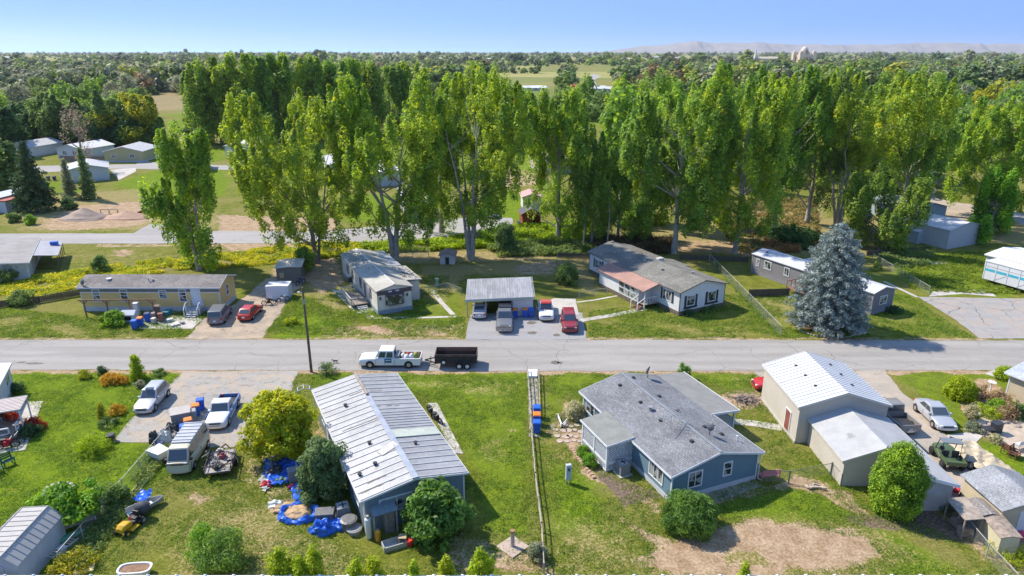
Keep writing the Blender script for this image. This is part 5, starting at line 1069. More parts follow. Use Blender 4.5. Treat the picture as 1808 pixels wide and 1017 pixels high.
pop('poplar behind the three-stemmed one, its yellowish top showing left', 780, 410, 118, 70, 395, 20, n=60, m=LP)
pop('low broad tree behind the dark narrow poplars', 1075, 390, 240, 90, 400, 21, n=70, m=LPD)
# two thin bare stems
for i, (px, py, pt) in enumerate(((1071,443,322),(1029,440,340))):
    p = G(px, py); t = thing('sapling', ['thin pale bare stem left of the white house roof', 'thinner bare stem further left of the pale one'][i], 'sapling', p); H_ = HZ(pt, p.y)
    mb = MB(); mb.tube([(0,0,-.1),(.2,0,H_*.5),(.1,0,H_)], [.13,.08,.02], 6); mb.build('trunk', BARKP, t)
    rng = np.random.RandomState(60+i); cn = np.stack([rng.normal(0,.5,14), rng.normal(0,.5,14), rng.uniform(H_*.45,H_,14)],1); o = bpy.data.objects.new('crown', cardmesh('crown', cards(cn, np.full((14,3),.5), 40, .16, rng), LPD)); C.objects.link(o); o.parent = t
# row of poplars further back, left of centre
for i, (px, py, pt, pw) in enumerate(((362,256,105,64),(392,254,96,60),(425,256,93,62),(458,254,98,60),(492,252,95,64),(527,250,97,60),(560,248,99,60),(592,246,104,58),(622,240,102,56),(655,238,108,60),(690,236,112,60),(725,232,108,60),(868,262,130,66),(905,258,152,46),(940,262,160,60),(1005,262,165,60))):
    pop(['back row poplar, %s' % s for s in ('leftmost, beside the bright meadow','second from the meadow','third from the meadow','fourth from the meadow','fifth, left of centre','sixth, behind the wide poplar','seventh, behind the wide poplar','eighth, its top between two near crowns','ninth, above the forked-trunk poplar','tenth, above the forked-trunk poplar','eleventh, right of the forked-trunk poplar','twelfth, left of the yellow-topped crown','right behind the three-stemmed poplar','short one below the yellow field','short one below the white barn','short one left of the dark pair of willows')][i], px, py, pt, pw, py - 8, 100 + i, n=70, per=90, size=.42, clump=(1.7, 3.0), shape='narrow', m=LPD if i % 3 != 2 else LP, group='back row of poplars', nl=12, bark=BARK)

# conifers and dead trees, left
def conifer(label, loc, H_, Rb, m, seed, lev=26, per=26, size=.16, name='conifer', zb=.6, clump=.34, dens=7, bark=None, droop=.25, irregular=.25, group=None, upsweep=0, expo=.82):
    rng = np.random.RandomState(seed); t = thing(name, label, 'tree', loc, 0, group); cen = []; rad = []
    mb = MB(); mb.tube([(0,0,-.1),(0,0,H_*.5),(0,0,H_*.97)], [Rb*.075+.05, Rb*.045, .02], 8)
    for i in range(lev):
        t_ = i / (lev - 1); z = zb + (H_ - zb - .3) * t_ ** .95; R_ = Rb * (1 - t_) ** expo * (1 + .12*math.sin(i*2.1)) + .12; nb = max(4, int(dens * (1 - t_) * 1.6 + 4)); a0 = rng.rand() * 6.28
        for b in range(nb):
            a = a0 + 6.28 * b / nb + rng.normal() * .15; r_ = R_ * (1 - irregular * rng.rand()); k = max(2, int(r_ / (clump * .75)))
            for j in range(k):
                f = (j + 1) / k; rr = r_ * f; zz = z - droop * rr * f + upsweep * f * f * rr + rng.normal() * .08
                cen.append((rr*math.cos(a)+rng.normal()*.1, rr*math.sin(a)+rng.normal()*.1, max(.15, zz))); s = clump * (.65 + .5 * rng.rand()) * (1.1 - .35 * f); rad.append((s, s, s * .62))
            if b % 2 == 0: mb.tube([(0,0,z), (r_*.85*math.cos(a), r_*.85*math.sin(a), z - droop*r_*.8)], [.035, .012], 5, caps=False)
    V = cards(np.array(cen), np.array(rad), per, size, rng, .3, aspect=.28, shell=.35, jit=.9)
    o = bpy.data.objects.new('crown', cardmesh('crown', V, m)); C.objects.link(o); o.parent = t
    mb.build('trunk', bark or BARKD, t, smooth=60); return t
sp_ = G(1458, 578)
conifer('large dense blue-grey spruce in a stone-ringed bed by the road', sp_, 12.3, 4.25, LSP, 30, lev=34, per=30, size=.15, name='spruce_tree', zb=1.1, clump=.52, dens=9, droop=.2, irregular=.2, upsweep=.12, expo=.43)
bd = sheet('mulch_bed', [(sp_.x + 3.1*math.cos(k*.35) - .2, sp_.y - .6 + 2.5*math.sin(k*.35), 0) for k in range(18)], .03, mat('bark_mulch', (.11,.06,.04), .35, 4, world=True), .1, 2, 1)
sr_ = thing('stone_edging', 'ring of small pale stones edging the bed under the blue spruce', 'stone edging', (sp_.x - .2, sp_.y - .6, 0)); rnd = random.Random(4)
for k in range(54):
    a = k * 6.283 / 54; mb = MB(); mb.ell((3.15*math.cos(a), 2.55*math.sin(a), .06), (.16, .13, .1), 6, 4); mb.build('stone', mat('pale_stone_edge', (.42,.39,.34), .15, 3), sr_)
conifer('dark conifer with a pale leaning trunk near the left edge', G(66, 372), 13.5, 4.6, LCON, 31, lev=20, per=22, size=.32, clump=.75, dens=5, zb=1.5, irregular=.5, bark=BARKP)
conifer('sparse dark spruce with dead brown top left of the white house', G(158, 352), 11, 1.9, LJ, 32, lev=22, per=18, size=.25, clump=.5, dens=4, irregular=.6)
conifer('thin feathery conifer left of the sparse dark spruce', G(125, 350), 8.5, 1.7, LGR, 33, lev=18, per=16, size=.22, clump=.45, dens=4, irregular=.6, upsweep=.4)
tree('half-dead tree with bare tan upper twigs, left', G(150, 300), [(3,1.2),(7,2.6),(11,3.0),(15,2.2),(17,.6)], 40, 34, .2, LDRY, 34, clump=(1.1,1.5), nl=50, bark=BARK)
# big trees left
for i, (px, py, pt, pw, m_) in enumerate(((165,262,148,135,LG),(225,262,165,105,LY),(215,262,205,90,LD),(120,262,185,70,LD),(70,258,180,90,LD),(40,262,195,80,LD),(5,275,185,70,LD),(-10,340,230,90,LG),(20,330,262,50,LD),(255,262,205,60,LG),(180,262,195,60,LD),(100,262,170,70,LG))):
    pop(['tall mixed-green tree behind the pale houses, left', 'yellow-green tree rising behind the yellow-green house', 'dark tree in front of the yellow-green crown', 'dark round tree right of the white-roofed house', 'broad dark tree above the white-roofed house', 'dark tree above the low grey-roofed house', 'dark tree at the left edge above the houses', 'large olive tree cut by the left edge', 'dark tree just inside the left edge behind the conifer', 'green tree right of the yellow-green house', 'dark tree between the two pale-roofed houses', 'green tree topping the dark ones at left'][i], px, py, pt, pw, py - 6, 140 + i, m=m_, n=95, per=110, size=.36, clump=(1.7, 1.9), name='tree', group='big trees behind the far left houses', nl=14, bark=BARKD)

# generic crowns for the wood: templates, then copies
def template(kind, seed, m, n=34, per=60, size=.5):
    H_, prof, cl = {'round': (11, [(1.5,2.2),(4,4.6),(7,5),(9.5,3.6),(11,1)], (1.7,1.6)), 'wide': (9, [(1,3),(3.5,5.6),(6,6),(8,4),(9,1.2)], (1.8,1.5)), 'tall': (16, [(1.5,2.2),(5,3.8),(10,3.9),(14,2.4),(16,.5)], (1.5,2.3)), 'shrub': (6, [(.5,2.6),(2.5,3.8),(4.5,3.2),(6,1)], (1.3,1.2))}[kind]
    return tree('x', (0, 0, 0), prof, n, per, size, m, seed, clump=cl, nl=8, bark=BARK, r0=.28)
TPL = [template(k, 200 + i, m_, n_, 55, s_) for i, (k, m_, n_, s_) in enumerate((('round',LG,36,.5),('round',LGR,36,.5),('wide',LD,40,.5),('tall',LPD,44,.5),('tall',LP,44,.5),('round',LPD,36,.5),('shrub',LGR,24,.42),('shrub',LG,24,.42),('wide',LG,40,.5),('round',LY,34,.5)))]
KINDLAB = ['rounded mid-green tree', 'rounded grey-green tree', 'wide dark tree', 'tall dark poplar', 'tall bright poplar', 'rounded dark green tree', 'low silvery shrub tree', 'low green shrub tree', 'wide green tree', 'yellow-green tree']
def zone(px):
    return 'at the left side' if px < 350 else 'left of centre' if px < 760 else 'near the centre' if px < 1080 else 'right of centre' if px < 1450 else 'at the right side'
rnd = random.Random(77); placed = []; cnt = 0
def blocked(px, py):
    if px < 330 and py > 250: return True
    if 255 < px < 345 and py > 172: return True
    if px < 180 and 143 < py < 158: return True
    if 330 <= px < 1080 and py > 262: return True
    if 862 < px < 990 and py > 130: return True
    if 1000 < px < 1130 and 150 < py < 182: return True
    if 1015 < px < 1080 and 125 < py < 165: return True
    if 1080 <= px < 1150 and py > 395: return True
    if 1150 <= px < 1620 and py > 345: return True
    if px >= 1620 and py > 318: return True
    if 1640 < px < 1740 and py > 300: return True
    return False
tries = 0
while cnt < 285 and tries < 20000:
    tries += 1
    yy = rnd.random(); Y = 150 * (560 / 150) ** yy; x = rnd.uniform(-.82, .82) * Y * 1.02
    u = x / (Y * CP + CAM_H * SP) * FPX + 904; ang = math.atan2(CAM_H, Y) - PITCH; py = 508.5 + FPX * math.tan(ang); px = u
    if not -60 < px < 1870 or blocked(px, py): continue
    if any((x-a)**2 + (Y-b)**2 < (5.2 + Y*.008)**2 for a, b in placed): continue
    if px < 1080 and py > 200 and 330 < px and rnd.random() < .6: continue
    r_ = rnd.random(); 
    if px < 400: k = rnd.choice([1,1,6,6,0,5,2,8,0,1]) if py < 200 else rnd.choice([0,2,5,8])
    elif px < 1080: k = rnd.choice([0,1,5,8,6,2])
    elif px < 1650 and py > 190: k = rnd.choice([3,5,2,4,3,5])
    else: k = rnd.choice([0,1,8,5,0,1,7,9,8])
    if k == 9 and rnd.random() < .6: k = 0
    s = rnd.uniform(.75, 1.3)
    where = ('in the dense wood %s, behind the tall poplars' if py > 190 else 'in the middle distance %s') % zone(px)
    dup(TPL[k], (x, Y, -.1), rnd.uniform(0, 6.28), (s*rnd.uniform(.9,1.1), s*rnd.uniform(.9,1.1), s*rnd.uniform(.85,1.2)), label='%s %s' % (KINDLAB[k], where), group='%ss %s' % (KINDLAB[k], where), cat='tree')
    placed.append((x, Y)); cnt += 1
for t in TPL:
    for o in list(t.children): bpy.data.objects.remove(o)
    bpy.data.objects.remove(t)
# far wood: one mass out to the horizon
rng = np.random.RandomState(9); VS = []; TI = []; TN = []
tp = []
for i, (prof, n_, cl) in enumerate((([(1,2.4),(4,4.6),(7,4.6),(10,1.5)], 16, (2.0,1.9)), ([(1,2.6),(3,4.8),(6,4.8),(8,1.6)], 16, (2.0,1.6)), ([(1,3.0),(4,4.4),(8,4.0),(11,1.6)], 18, (1.9,1.8)), ([(1,2.6),(3,3.8),(5.5,1.4)], 12, (1.7,1.4)))):
    for s in range(2):
        c_ = fill(prof, n_, rng); tp.append(cards(c_, np.array([[cl[0], cl[0], cl[1]]] * n_) * (.8 + .4*rng.rand(n_, 1)), 18, .95, rng, .6, aspect=.8, jit=.22))
pal = np.array([(.1,.17,.035),(.15,.22,.04),(.19,.23,.06),(.24,.26,.14),(.05,.09,.03),(.04,.065,.03),(.2,.28,.04),(.32,.33,.04),(.2,.14,.06),(.13,.18,.08)])
k = 0; NF = 4600
while k < NF:
    Y = 500 * (9000 / 500) ** (rng.rand() ** 1.25); x = rng.uniform(-.86, .86) * Y
    px = x / (Y * CP + CAM_H * SP) * FPX + 904; py = 508.5 + FPX * math.tan(math.atan2(CAM_H, Y) - PITCH)
    if not -30 < px < 1840 or (blocked(px, py) and py > 125): continue
    # clearings: long thin fields between the tree belts
    f = math.sin(x*.0045 + 2.3*math.sin(Y*.0021)) + math.sin(Y*.006 + x*.0013) 
    if f > 1.2: continue
    s = rng.uniform(.9, 1.9) * (1.1 if Y > 2000 else 1.0); 
    if Y > 4000: s *= 1.5
    if k % 60 == 0: Y = rng.uniform(1500, 3000); x = rng.uniform(-.8, .8) * Y; s = rng.uniform(2.6, 3.9)
    T = tp[rng.randint(len(tp))] if rng.rand() < .8 else tp[6 + rng.randint(2)]
    a = rng.rand() * 6.28; ca_, sa_ = math.cos(a) * s, math.sin(a) * s
    if Y > 1800: T = T.reshape(-1, 4, 3)[::2].copy(); c0 = T.mean(1, keepdims=True); T = (c0 + (T - c0) * 1.5).reshape(-1, 3)
    V = np.stack([T[:, 0]*ca_ - T[:, 1]*sa_ + x, T[:, 0]*sa_ + T[:, 1]*ca_ + Y, T[:, 2]*s*(.78 if Y > 700 else 1)], 1)
    c = pal[rng.choice(len(pal), p=[.17,.15,.13,.1,.1,.06,.14,.05,.04,.06])] * rng.uniform(.85, 1.7)
    if px < 600 and Y < 1200 and rng.rand() < .4: c = pal[3] * rng.uniform(.8, 1.2)
    VS.append(V); TI.append(np.tile(np.append(c, 1), (len(V), 1))); k += 1
V = np.concatenate(VS); fm = cardmesh('far_woods', V, LFAR); ca = fm.color_attributes.new('tint', 'FLOAT_COLOR', 'POINT'); ca.data.foreach_set('color', np.concatenate(TI).astype(np.float32).ravel())
fo = bpy.data.objects.new('far_woods', fm); C.objects.link(fo); tag(fo, 'distant woods and hedgerows running to the horizon', 'woods', kind='stuff')

# bushes
def bush(label, px, py, rx, rz, m, seed, n=40, per=90, size=.09, ry=None, name='bush', cat='bush', cl=.35, group=None, z0=.0, shape=None, aspect=.5, updir=.4, shell=.6, stems=True, up=.0, amp=1.0, top=None):
    rng = np.random.RandomState(seed); p = G(px, py); t = thing(name, label, cat, p, rng.rand()*.0, group); ry = ry or rx
    if top: k_ = HZ(top, p.y) / rz; rz *= k_; shape = [(a * k_, b) for a, b in shape] if shape else None
    prof = shape or [(.05*rz, .82), (.35*rz, 1), (.65*rz, .88), (.88*rz, .5), (rz, .1)]
    c_ = fill([(a + z0, b) for a, b in prof], n, rng, bias=.7 if amp == 1 else .86, amp=amp); c_[:, 0] *= rx * (1 - cl*.6/rx if rx > cl else .6); c_[:, 1] *= ry * (1 - cl*.6/ry if ry > cl else .6)
    ns_ = max(3, n // 9); st_ = c_[rng.randint(0, n, ns_)] * np.array([1.16, 1.16, 1.0]) + np.array([0, 0, cl*.7]) * rng.rand(ns_, 1); c_ = np.concatenate([c_, st_]); n += ns_
    V = cards(c_, np.full((n, 3), cl) * (.7 + .6*rng.rand(n, 1)) * np.array([1, 1, 1 + up]), per, size, rng, updir, aspect=aspect, shell=shell); V[:, 2] = np.maximum(V[:, 2], .01)
    o = bpy.data.objects.new('foliage', cardmesh('foliage', V, m)); C.objects.link(o); o.parent = t
    if stems:
        mb = MB()
        for k in range(5): q = c_[rng.randint(n)]; mb.tube([(q[0]*.1, q[1]*.1, -.05), (q[0]*.6, q[1]*.6, q[2]*.7)], [.05*rx**.5, .015], 5)
        mb.build('stems', BARKD, t)
    return t
bush('big rounded willow-leaved bush in front of the blue house corner', 1217, 930, 1.78, 2.4, LBUSH, 301, n=170, per=110, size=.13, cl=.42, aspect=.22, updir=.1, amp=.55, top=880)
bush('large glossy-leaved bush hiding the right half of the slate-blue gable', 768, 948, 1.95, 3.3, LBUSH, 302, top=856, n=150, per=60, size=.15, cl=.42, aspect=.55)
bush('dark rounded juniper bush beside the slate-blue house', 572, 876, 1.6, 2.9, LJ, 303, top=780, n=140, per=90, size=.12, cl=.45, aspect=.45)
tree('rounded yellow-green tree left of the metal-roofed house', G(500, 808), [(.9,1.4),(2.0,2.25),(3.4,2.4),(4.7,1.7),(5.4,.5)], 190, 110, .12, leafmat('gold_green_leaves', (.28,.34,.015), (.5,.5,.02), (.55,.48,.02), nscale=.6), 304, clump=(.5,.48), nl=30, r0=.14, bark=BARKD, bias=.7)
bush('large dense egg-shaped arborvitae in front of the beige garage annexe', 1577, 903, 1.72, 4.0, LARB, 305, top=787, n=420, per=90, size=.07, cl=.32, name='arborvitae', cat='shrub', amp=.2, shape=[(.1,.72),(.9,.95),(1.9,1.0),(2.9,.78),(3.5,.5),(3.95,.12)], up=.4)
bush('clipped lime-green round shrub on the lawn beside the silver sedan', 1694, 703, 1.35, 1.95, LLIME, 306, n=160, per=80, size=.07, cl=.28, name='round_shrub', cat='shrub', up=.3, amp=.2)
bush('lime-green shrub by the road beside the beige house', 1776, 668, 1.1, 1.1, LLIME, 307, n=80, per=60, size=.07, cl=.28, name='round_shrub', cat='shrub')
bush('first small round bush along the lattice porch', 1030, 805, .55, .85, LB, 308, n=40, per=90, size=.045, cl=.18, group=None, amp=.2)
bush('second small round bush, nearer the porch corner', 1041, 822, .6, .9, LB, 309, n=40, per=90, size=.045, cl=.18, amp=.2)
bush('bush with pale cream flower heads beside the stone path', 1018, 738, .95, 1.5, LPALE, 310, n=70, per=60, size=.07, cl=.28, updir=.8, name='flowering_bush')
for i, (px, h_) in enumerate(((1203, 1.5), (1212, 1.4))): bush(['taller of the twin columnar shrubs behind the covered porch roof', 'shorter right-hand shrub of the twin columnar pair'][i], px, 668, .42, h_, LB, 311+i, n=30, per=60, size=.05, cl=.2, shape=[(.1,.8),(h_*.5,1),(h_*.85,.6),(h_,.15)], name='columnar_shrub', cat='shrub')
tree('small bright green tree left of the bottom fence line', G(135, 925), [(.7,.8),(1.4,1.5),(2.2,1.6),(2.9,.5)], 80, 90, .11, LB, 313, clump=(.45,.3), nl=20, r0=.08, bark=BARKD)
bush('dark green bush right of the small bright tree', 192, 892, 1.3, 1.5, LG, 314, n=60, per=70, size=.09, cl=.35)
bush('feathery light green bush beside the bottom of the lawn', 398, 1000, 1.5, 2.5, leafmat('feathery_leaves', (.13,.22,.05), (.24,.36,.06), (.2,.25,.12)), 315, n=80, per=55, size=.1, cl=.42, aspect=.3); bush('light green loose bush left of the feathery one', 365, 985, 1.2, 2.2, LB, 316, n=60, per=45, size=.1, cl=.4, aspect=.3)
bush('low yellow-green bush spray in the middle of the left lawn', 165, 800, 1.35, 1.3, LLIME, 317, n=50, per=45, size=.1, cl=.35, aspect=.25)
bush('small yellow-flowered bush by the road, left garden', 150, 667, .65, .75, LY, 318, n=30, per=60, size=.06, cl=.22)
bush('larger orange-flowered bush in the left roadside bed', 196, 675, 1.0, .9, LOR, 319, n=50, per=60, size=.07, cl=.25); bush('smaller orange-flowered bush right of the larger one', 214, 677, .75, .8, LOR, 320, n=30, per=60, size=.06, cl=.22)
bush('upright light green conical bush in the roadside bed', 245, 668, .75, 2.4, LLIME, 321, n=60, per=60, size=.08, cl=.28, shape=[(.1,1),(1.2,.8),(2.0,.4),(2.4,.1)])
bush('silvery low bush under the conical one', 248, 683, .6, .55, LGR, 322, n=24, per=50, size=.07, cl=.2); bush('dark low bush at the right end of the roadside bed', 280, 662, .8, .5, LG, 323, n=30, per=50, size=.06, cl=.22)
bush('dark low bush between the yellow and orange bushes', 181, 662, .5, .9, LD, 324, n=24, per=50, size=.06, cl=.22)
bush('orange marigold clump on the left lawn edge', 207, 731, .75, .75, LOR, 325, n=30, per=60, size=.06, cl=.22); bush('narrow rusty plume plant on the left lawn edge', 181, 742, .35, 1.5, LY, 326, n=24, per=50, size=.07, cl=.2, up=.5)
bush('green clump joining the marigolds and the plume plant', 190, 752, .8, .6, LG, 327, n=30, per=50, size=.07, cl=.22)
bush('spreading green bush in front of the tan mobile home', 203, 573, 1.35, 1.5, LB, 328, n=60, per=60, size=.12, cl=.35)
bush('round green bush in the dry yard left of the tan home', 40, 538, 1.5, 1.6, LG, 329, n=50, per=60, size=.12, cl=.4); bush('green bush at the left edge below the pale grey house', 12, 498, 1.9, 2.6, LG, 330, n=70, per=60, size=.14, cl=.5)
bush('rounded bush standing in the yellow weeds', 180, 478, 1.2, 2.0, LG, 331, n=50, per=60, size=.13, cl=.4)
bush('dark upright tree-like bush by the back road end', 892, 445, 1.7, 4.6, LJ, 332, n=90, per=70, size=.15, cl=.55); bush('green bush at the fence left of the white house', 1000, 500, 1.7, 2.6, LG, 333, n=80, per=60, size=.14, cl=.45)
bush('weedy bush at the base of the utility pole', 580, 660, .9, 1.0, LG, 334, n=30, per=40, size=.11, cl=.3, aspect=.2); bush('light bush in the left part of the pole-side yard', 515, 573, .9, .7, LLIME, 335, n=30, per=50, size=.08, cl=.25)
bush('grey sage bush at the bottom of the dividing fence', 948, 985, .65, 1.0, LGR, 336, n=40, per=60, size=.07, cl=.22); bush('leafy bush beside the olive grey shed', 540, 478, 1.7, 3.2, LPD, 337, n=70, per=60, size=.16, cl=.5)
bush('small shrub at the right corner of the white house bed', 1262, 547, .6, .6, LG, 338, n=24, per=50, size=.06, cl=.2); bush('low shrub along the white house gable bed', 1245, 551, .6, .5, LG, 339, n=24, per=50, size=.06, cl=.2); bush('round shrub at the left corner of the gable bed', 1217, 557, .7, .7, LD, 340, n=24, per=50, size=.06, cl=.22)
bush('dark flat shrub right of the grey home end', 1578, 551, 1.1, .7, LD, 341, n=34, per=50, size=.09, cl=.3); bush('wide dark bramble bush behind the fence, right of the poplar', 1400, 430, 4.0, 2.6, LD, 342, n=90, per=60, size=.2, cl=.7); bush('light green sapling bush among the brambles', 1397, 425, .6, 3.0, LB, 343, n=20, per=50, size=.14, cl=.4)
bush('tiny green bush by the far left shed, left one', 25, 392, 1.2, 1.6, LG, 344, n=30, per=50, size=.15, cl=.45); bush('tiny green bush by the far left shed, right one', 55, 396, 1.1, 1.7, LB, 345, n=30, per=50, size=.15, cl=.45); bush('dark bush beside the thin feathery conifer', 122, 370, 1.6, 2.4, LD, 346, n=40, per=50, size=.16, cl=.5)
bush('red-flowered plant tub mound by the patio cover', 62, 757, .95, .95, LRED, 347, n=50, per=60, size=.06, cl=.25); bush('dark foliage under the red-flowered mound', 50, 770, .9, .8, LD, 348, n=30, per=50, size=.07, cl=.25); bush('dark shrub at the white house wall, left edge', 30, 692, .9, .8, LD, 349, n=30, per=50, size=.07, cl=.25)
bush('yellow-green bush by the bottom left fence end', 130, 1003, 1.3, 1.0, LY, 350, n=50, per=60, size=.07, cl=.3); bush('low dark weeds at the beige annexe corner', 1680, 905, .9, .7, LD, 351, n=30, per=50, size=.07, cl=.25); bush('yellow-green tall weeds at the cream shed corner', 1780, 985, 1.2, .9, LLIME, 352, n=40, per=50, size=.08, cl=.3, aspect=.25)
for i, (px, py, r_, h_, m_, lab) in enumerate(((1733,705,1.2,1.3,LPINK,'dry pinkish hydrangea in the rock garden, upper'),(1765,712,1.0,1.2,LPINK,'dry pinkish hydrangea next to the beige house wall'),(1738,733,1.2,1.0,LLIME,'yellow-green plant mound in the rock garden, middle'),(1762,728,1.0,1.1,LB,'bright green mound right of the yellow-green one'),(1778,738,.9,1.2,LPINK,'reddish-leaved bush beside the patio roof'),(1712,740,.5,1.3,LPALE,'white flower spikes at the rock garden edge'),(1720,760,.75,.6,LGR,'spiky yucca clump below the white flowers'),(1792,738,.9,1.0,LD,'dark bush under the patio roof edge'),(1757,780,.5,.5,LPALE,'small flower clump between patio and lawn'),(1805,735,.8,1.0,LG,'green bush at the right edge of the rock garden'))):
    bush(lab, px, py, r_, h_, m_, 360+i, n=36, per=50, size=.07, cl=.25)
# young trees whose tops reach up from below the bottom edge
for i, (px, w_, h_, lab) in enumerate(((500,.8,3.0,'leftmost lime-green treetop cluster at the bottom edge'),(535,.7,2.7,'lime-green treetop right of the leftmost cluster'),(560,.6,3.1,'third lime-green treetop from the left at the bottom edge'),(632,.5,2.5,'small lime-green treetop below the slate-blue house corner'),(663,.55,2.7,'lime-green treetop below the lean-to cupboard'),(733,.35,2.5,'thin lime-green treetop below the glossy bush'),(790,.45,2.6,'lime-green treetop beside the dirt patch, left'),(850,.8,2.9,'wide lime-green treetop beside the dirt patch, right'),(1310,.3,2.1,'single small lime-green treetop at the bottom right'))):
    p = G(px, 1045 + (i*7) % 12); t = tree(lab, p, [(.3,w_*.8),(1.2,w_),(h_*.75,w_*.7),(h_,w_*.12)], int(40+60*w_), 46, .085, LLIME, 380+i, clump=(.2,.4), nl=10, r0=.05, bark=BARKD, group='young trees along the bottom edge', name='young_tree', aspect=.4)
DRV = [[G(*q) for q in p_] for p_ in ([(325,656),(527,656),(512,690),(470,745),(440,790),(345,790),(270,783),(200,781),(240,733),(290,690)],[(1510,655),(1560,652),(1590,690),(1625,720),(1690,790),(1760,850),(1735,880),(1690,900),(1620,800),(1560,740)],[(328,599),(460,599),(540,495),(470,492),(360,562)],[(1160,965),(1330,918),(1525,950),(1560,985),(1390,1012),(1150,1015)])]
# tall yellow-green weeds along the ditch and behind the yards
def weeds(label, poly, n, h_, m, seed, size=.25, name='weeds'):
    P = [G(*q) for q in poly]; xs_ = [p.x for p in P]; ys_ = [p.y for p in P]; rng = np.random.RandomState(seed); out = []
    while len(out) < n:
        k = 4000; X = rng.uniform(min(xs_), max(xs_), k); Y = rng.uniform(min(ys_), max(ys_), k); ins = np.zeros(k, bool)
        for i in range(len(P)):
            a, b = P[i], P[(i+1) % len(P)]
            with np.errstate(divide='ignore', invalid='ignore'): ins ^= ((a.y > Y) != (b.y > Y)) & (X < (b.x-a.x)*(Y-a.y)/(b.y-a.y+1e-12)+a.x)
        
        for bp in (DRV if name == 'grass' else ()):
            ib = np.zeros(k, bool)
            for i in range(len(bp)):
                a, b = bp[i], bp[(i+1) % len(bp)]
                with np.errstate(divide='ignore', invalid='ignore'): ib ^= ((a.y > Y) != (b.y > Y)) & (X < (b.x-a.x)*(Y-a.y)/(b.y-a.y+1e-12)+a.x)
            ins &= ~ib
        d = np.sin(X*.9+1.3*np.sin(Y*.7))+np.sin(Y*1.1+X*.35); ins &= (d + rng.rand(k)*1.6 > .1)
        out += list(np.stack([X[ins], Y[ins]], 1))
    q = np.array(out[:n]); hh_ = h_ * (.5 + .7*rng.rand(n)) * (1 + .35*np.sin(q[:, 0]*.8)*np.sin(q[:, 1]*.9)); c_ = np.concatenate([q, (hh_*.5)[:, None]], 1)
    V = cards(c_, np.stack([np.full(n, .3), np.full(n, .3), hh_*.5], 1), 7, size, rng, .5, aspect=.35, shell=.2); V[:, 2] = np.maximum(V[:, 2], .01)
    o = bpy.data.objects.new(name, cardmesh(name, V, m)); C.objects.link(o); return tag(o, label, 'weeds', kind='stuff')
weeds('bright yellow-green tall weeds filling the ditch behind the tan home', [(-60,545),(150,518),(300,478),(450,470),(640,448),(640,430),(560,428),(400,447),(250,463),(110,482),(-60,505)], 14000, .42, LWEED, 1, .17)
weeds('bright weeds along the ditch by the back road end', [(640,448),(760,444),(960,432),(1050,425),(1040,395),(960,398),(900,404),(860,412),(740,428),(640,432)], 7000, 1.0, leafmat('lime_weeds', (.22,.32,.015), (.36,.46,.02), (.16,.24,.02), nscale=.3), 2, .22)
weeds('green undergrowth below the poplars behind the yards', [(880,455),(1060,450),(1060,425),(960,428),(860,440)], 2600, 1.0, LG, 3, .2)
weeds('brown-green scrub behind the white house', [(1050,447),(1180,450),(1190,425),(1040,420)], 2600, 1.5, leafmat('brown_scrub', (.09,.08,.03), (.17,.13,.06), (.08,.11,.03), nscale=.5), 4, .22)
weeds('straw-coloured dry brush right of the poplars', [(1310,450),(1450,440),(1440,352),(1330,350),(1250,380)], 4200, .8, leafmat('straw_brush', (.26,.2,.08), (.36,.27,.11), (.11,.14,.03), nscale=.25, accent=.5), 5, .22)
weeds('orange dead brush pile behind the grey home', [(1345,446),(1410,447),(1415,436),(1350,432)], 700, 1.1, leafmat('orange_brush', (.38,.22,.08), (.45,.28,.1)), 6, .2)
weeds('dark scrub along the fence right of the grey home', [(1540,480),(1640,470),(1650,440),(1560,440)], 1500, .8, LG, 7, .18)
weeds('rough green grass left of the metal shed', [(1610,512),(1700,518),(1808,520),(1808,470),(1740,445),(1640,446),(1580,470)], 3500, .35, LGRASS, 8, .14)
weeds('rough tufts along the bottom left fence line', [(110,1010),(150,1010),(300,800),(285,780),(230,850)], 1500, .5, LG, 9, .1)
weeds('tufts of weeds in the old yard below the poplar', [(590,560),(720,560),(800,520),(790,480),(740,490),(620,500),(540,540)], 1800, .22, LGRASS, 10, .1)
weeds('weedy strip beside the blue spruce lawn fence', [(1255,465),(1265,462),(1380,590),(1372,596)], 500, .25, LGRASS, 11, .1)
weeds('lawn grass tufts across the near yards', [(-150,662),(330,662),(930,662),(1340,662),(1500,860),(1900,1060),(-120,1060)], 42000, .12, LGRASS, 12, .06, name='grass')
weeds('lawn grass tufts across the far yards', [(-30,596),(330,596),(500,590),(820,596),(820,560),(500,520),(160,560),(-30,540)], 11000, .14, LGRASS, 13, .08, name='grass')
weeds('lawn grass tufts around the white house and spruce', [(1040,597),(1720,597),(1600,520),(1280,520),(1040,550)], 10000, .13, LGRASS, 14, .08, name='grass')
# haze
hz = MB(); hz.box(-15500, -60, -1.0, 15500, 13800, 208)
m, t, o = newmat('haze_air'); pv = N(t, 'ShaderNodeVolumePrincipled'); pv.inputs['Color'].default_value = (.8,.86,.95,1); pv.inputs['Density'].default_value = 4.2e-5; pv.inputs['Anisotropy'].default_value = .2; L(t, pv.outputs[0], o.inputs['Volume'])
HAZE = hz.build('haze', m); tag(HAZE, 'thin pale air between the viewer and the far hills', 'haze', kind='stuff')
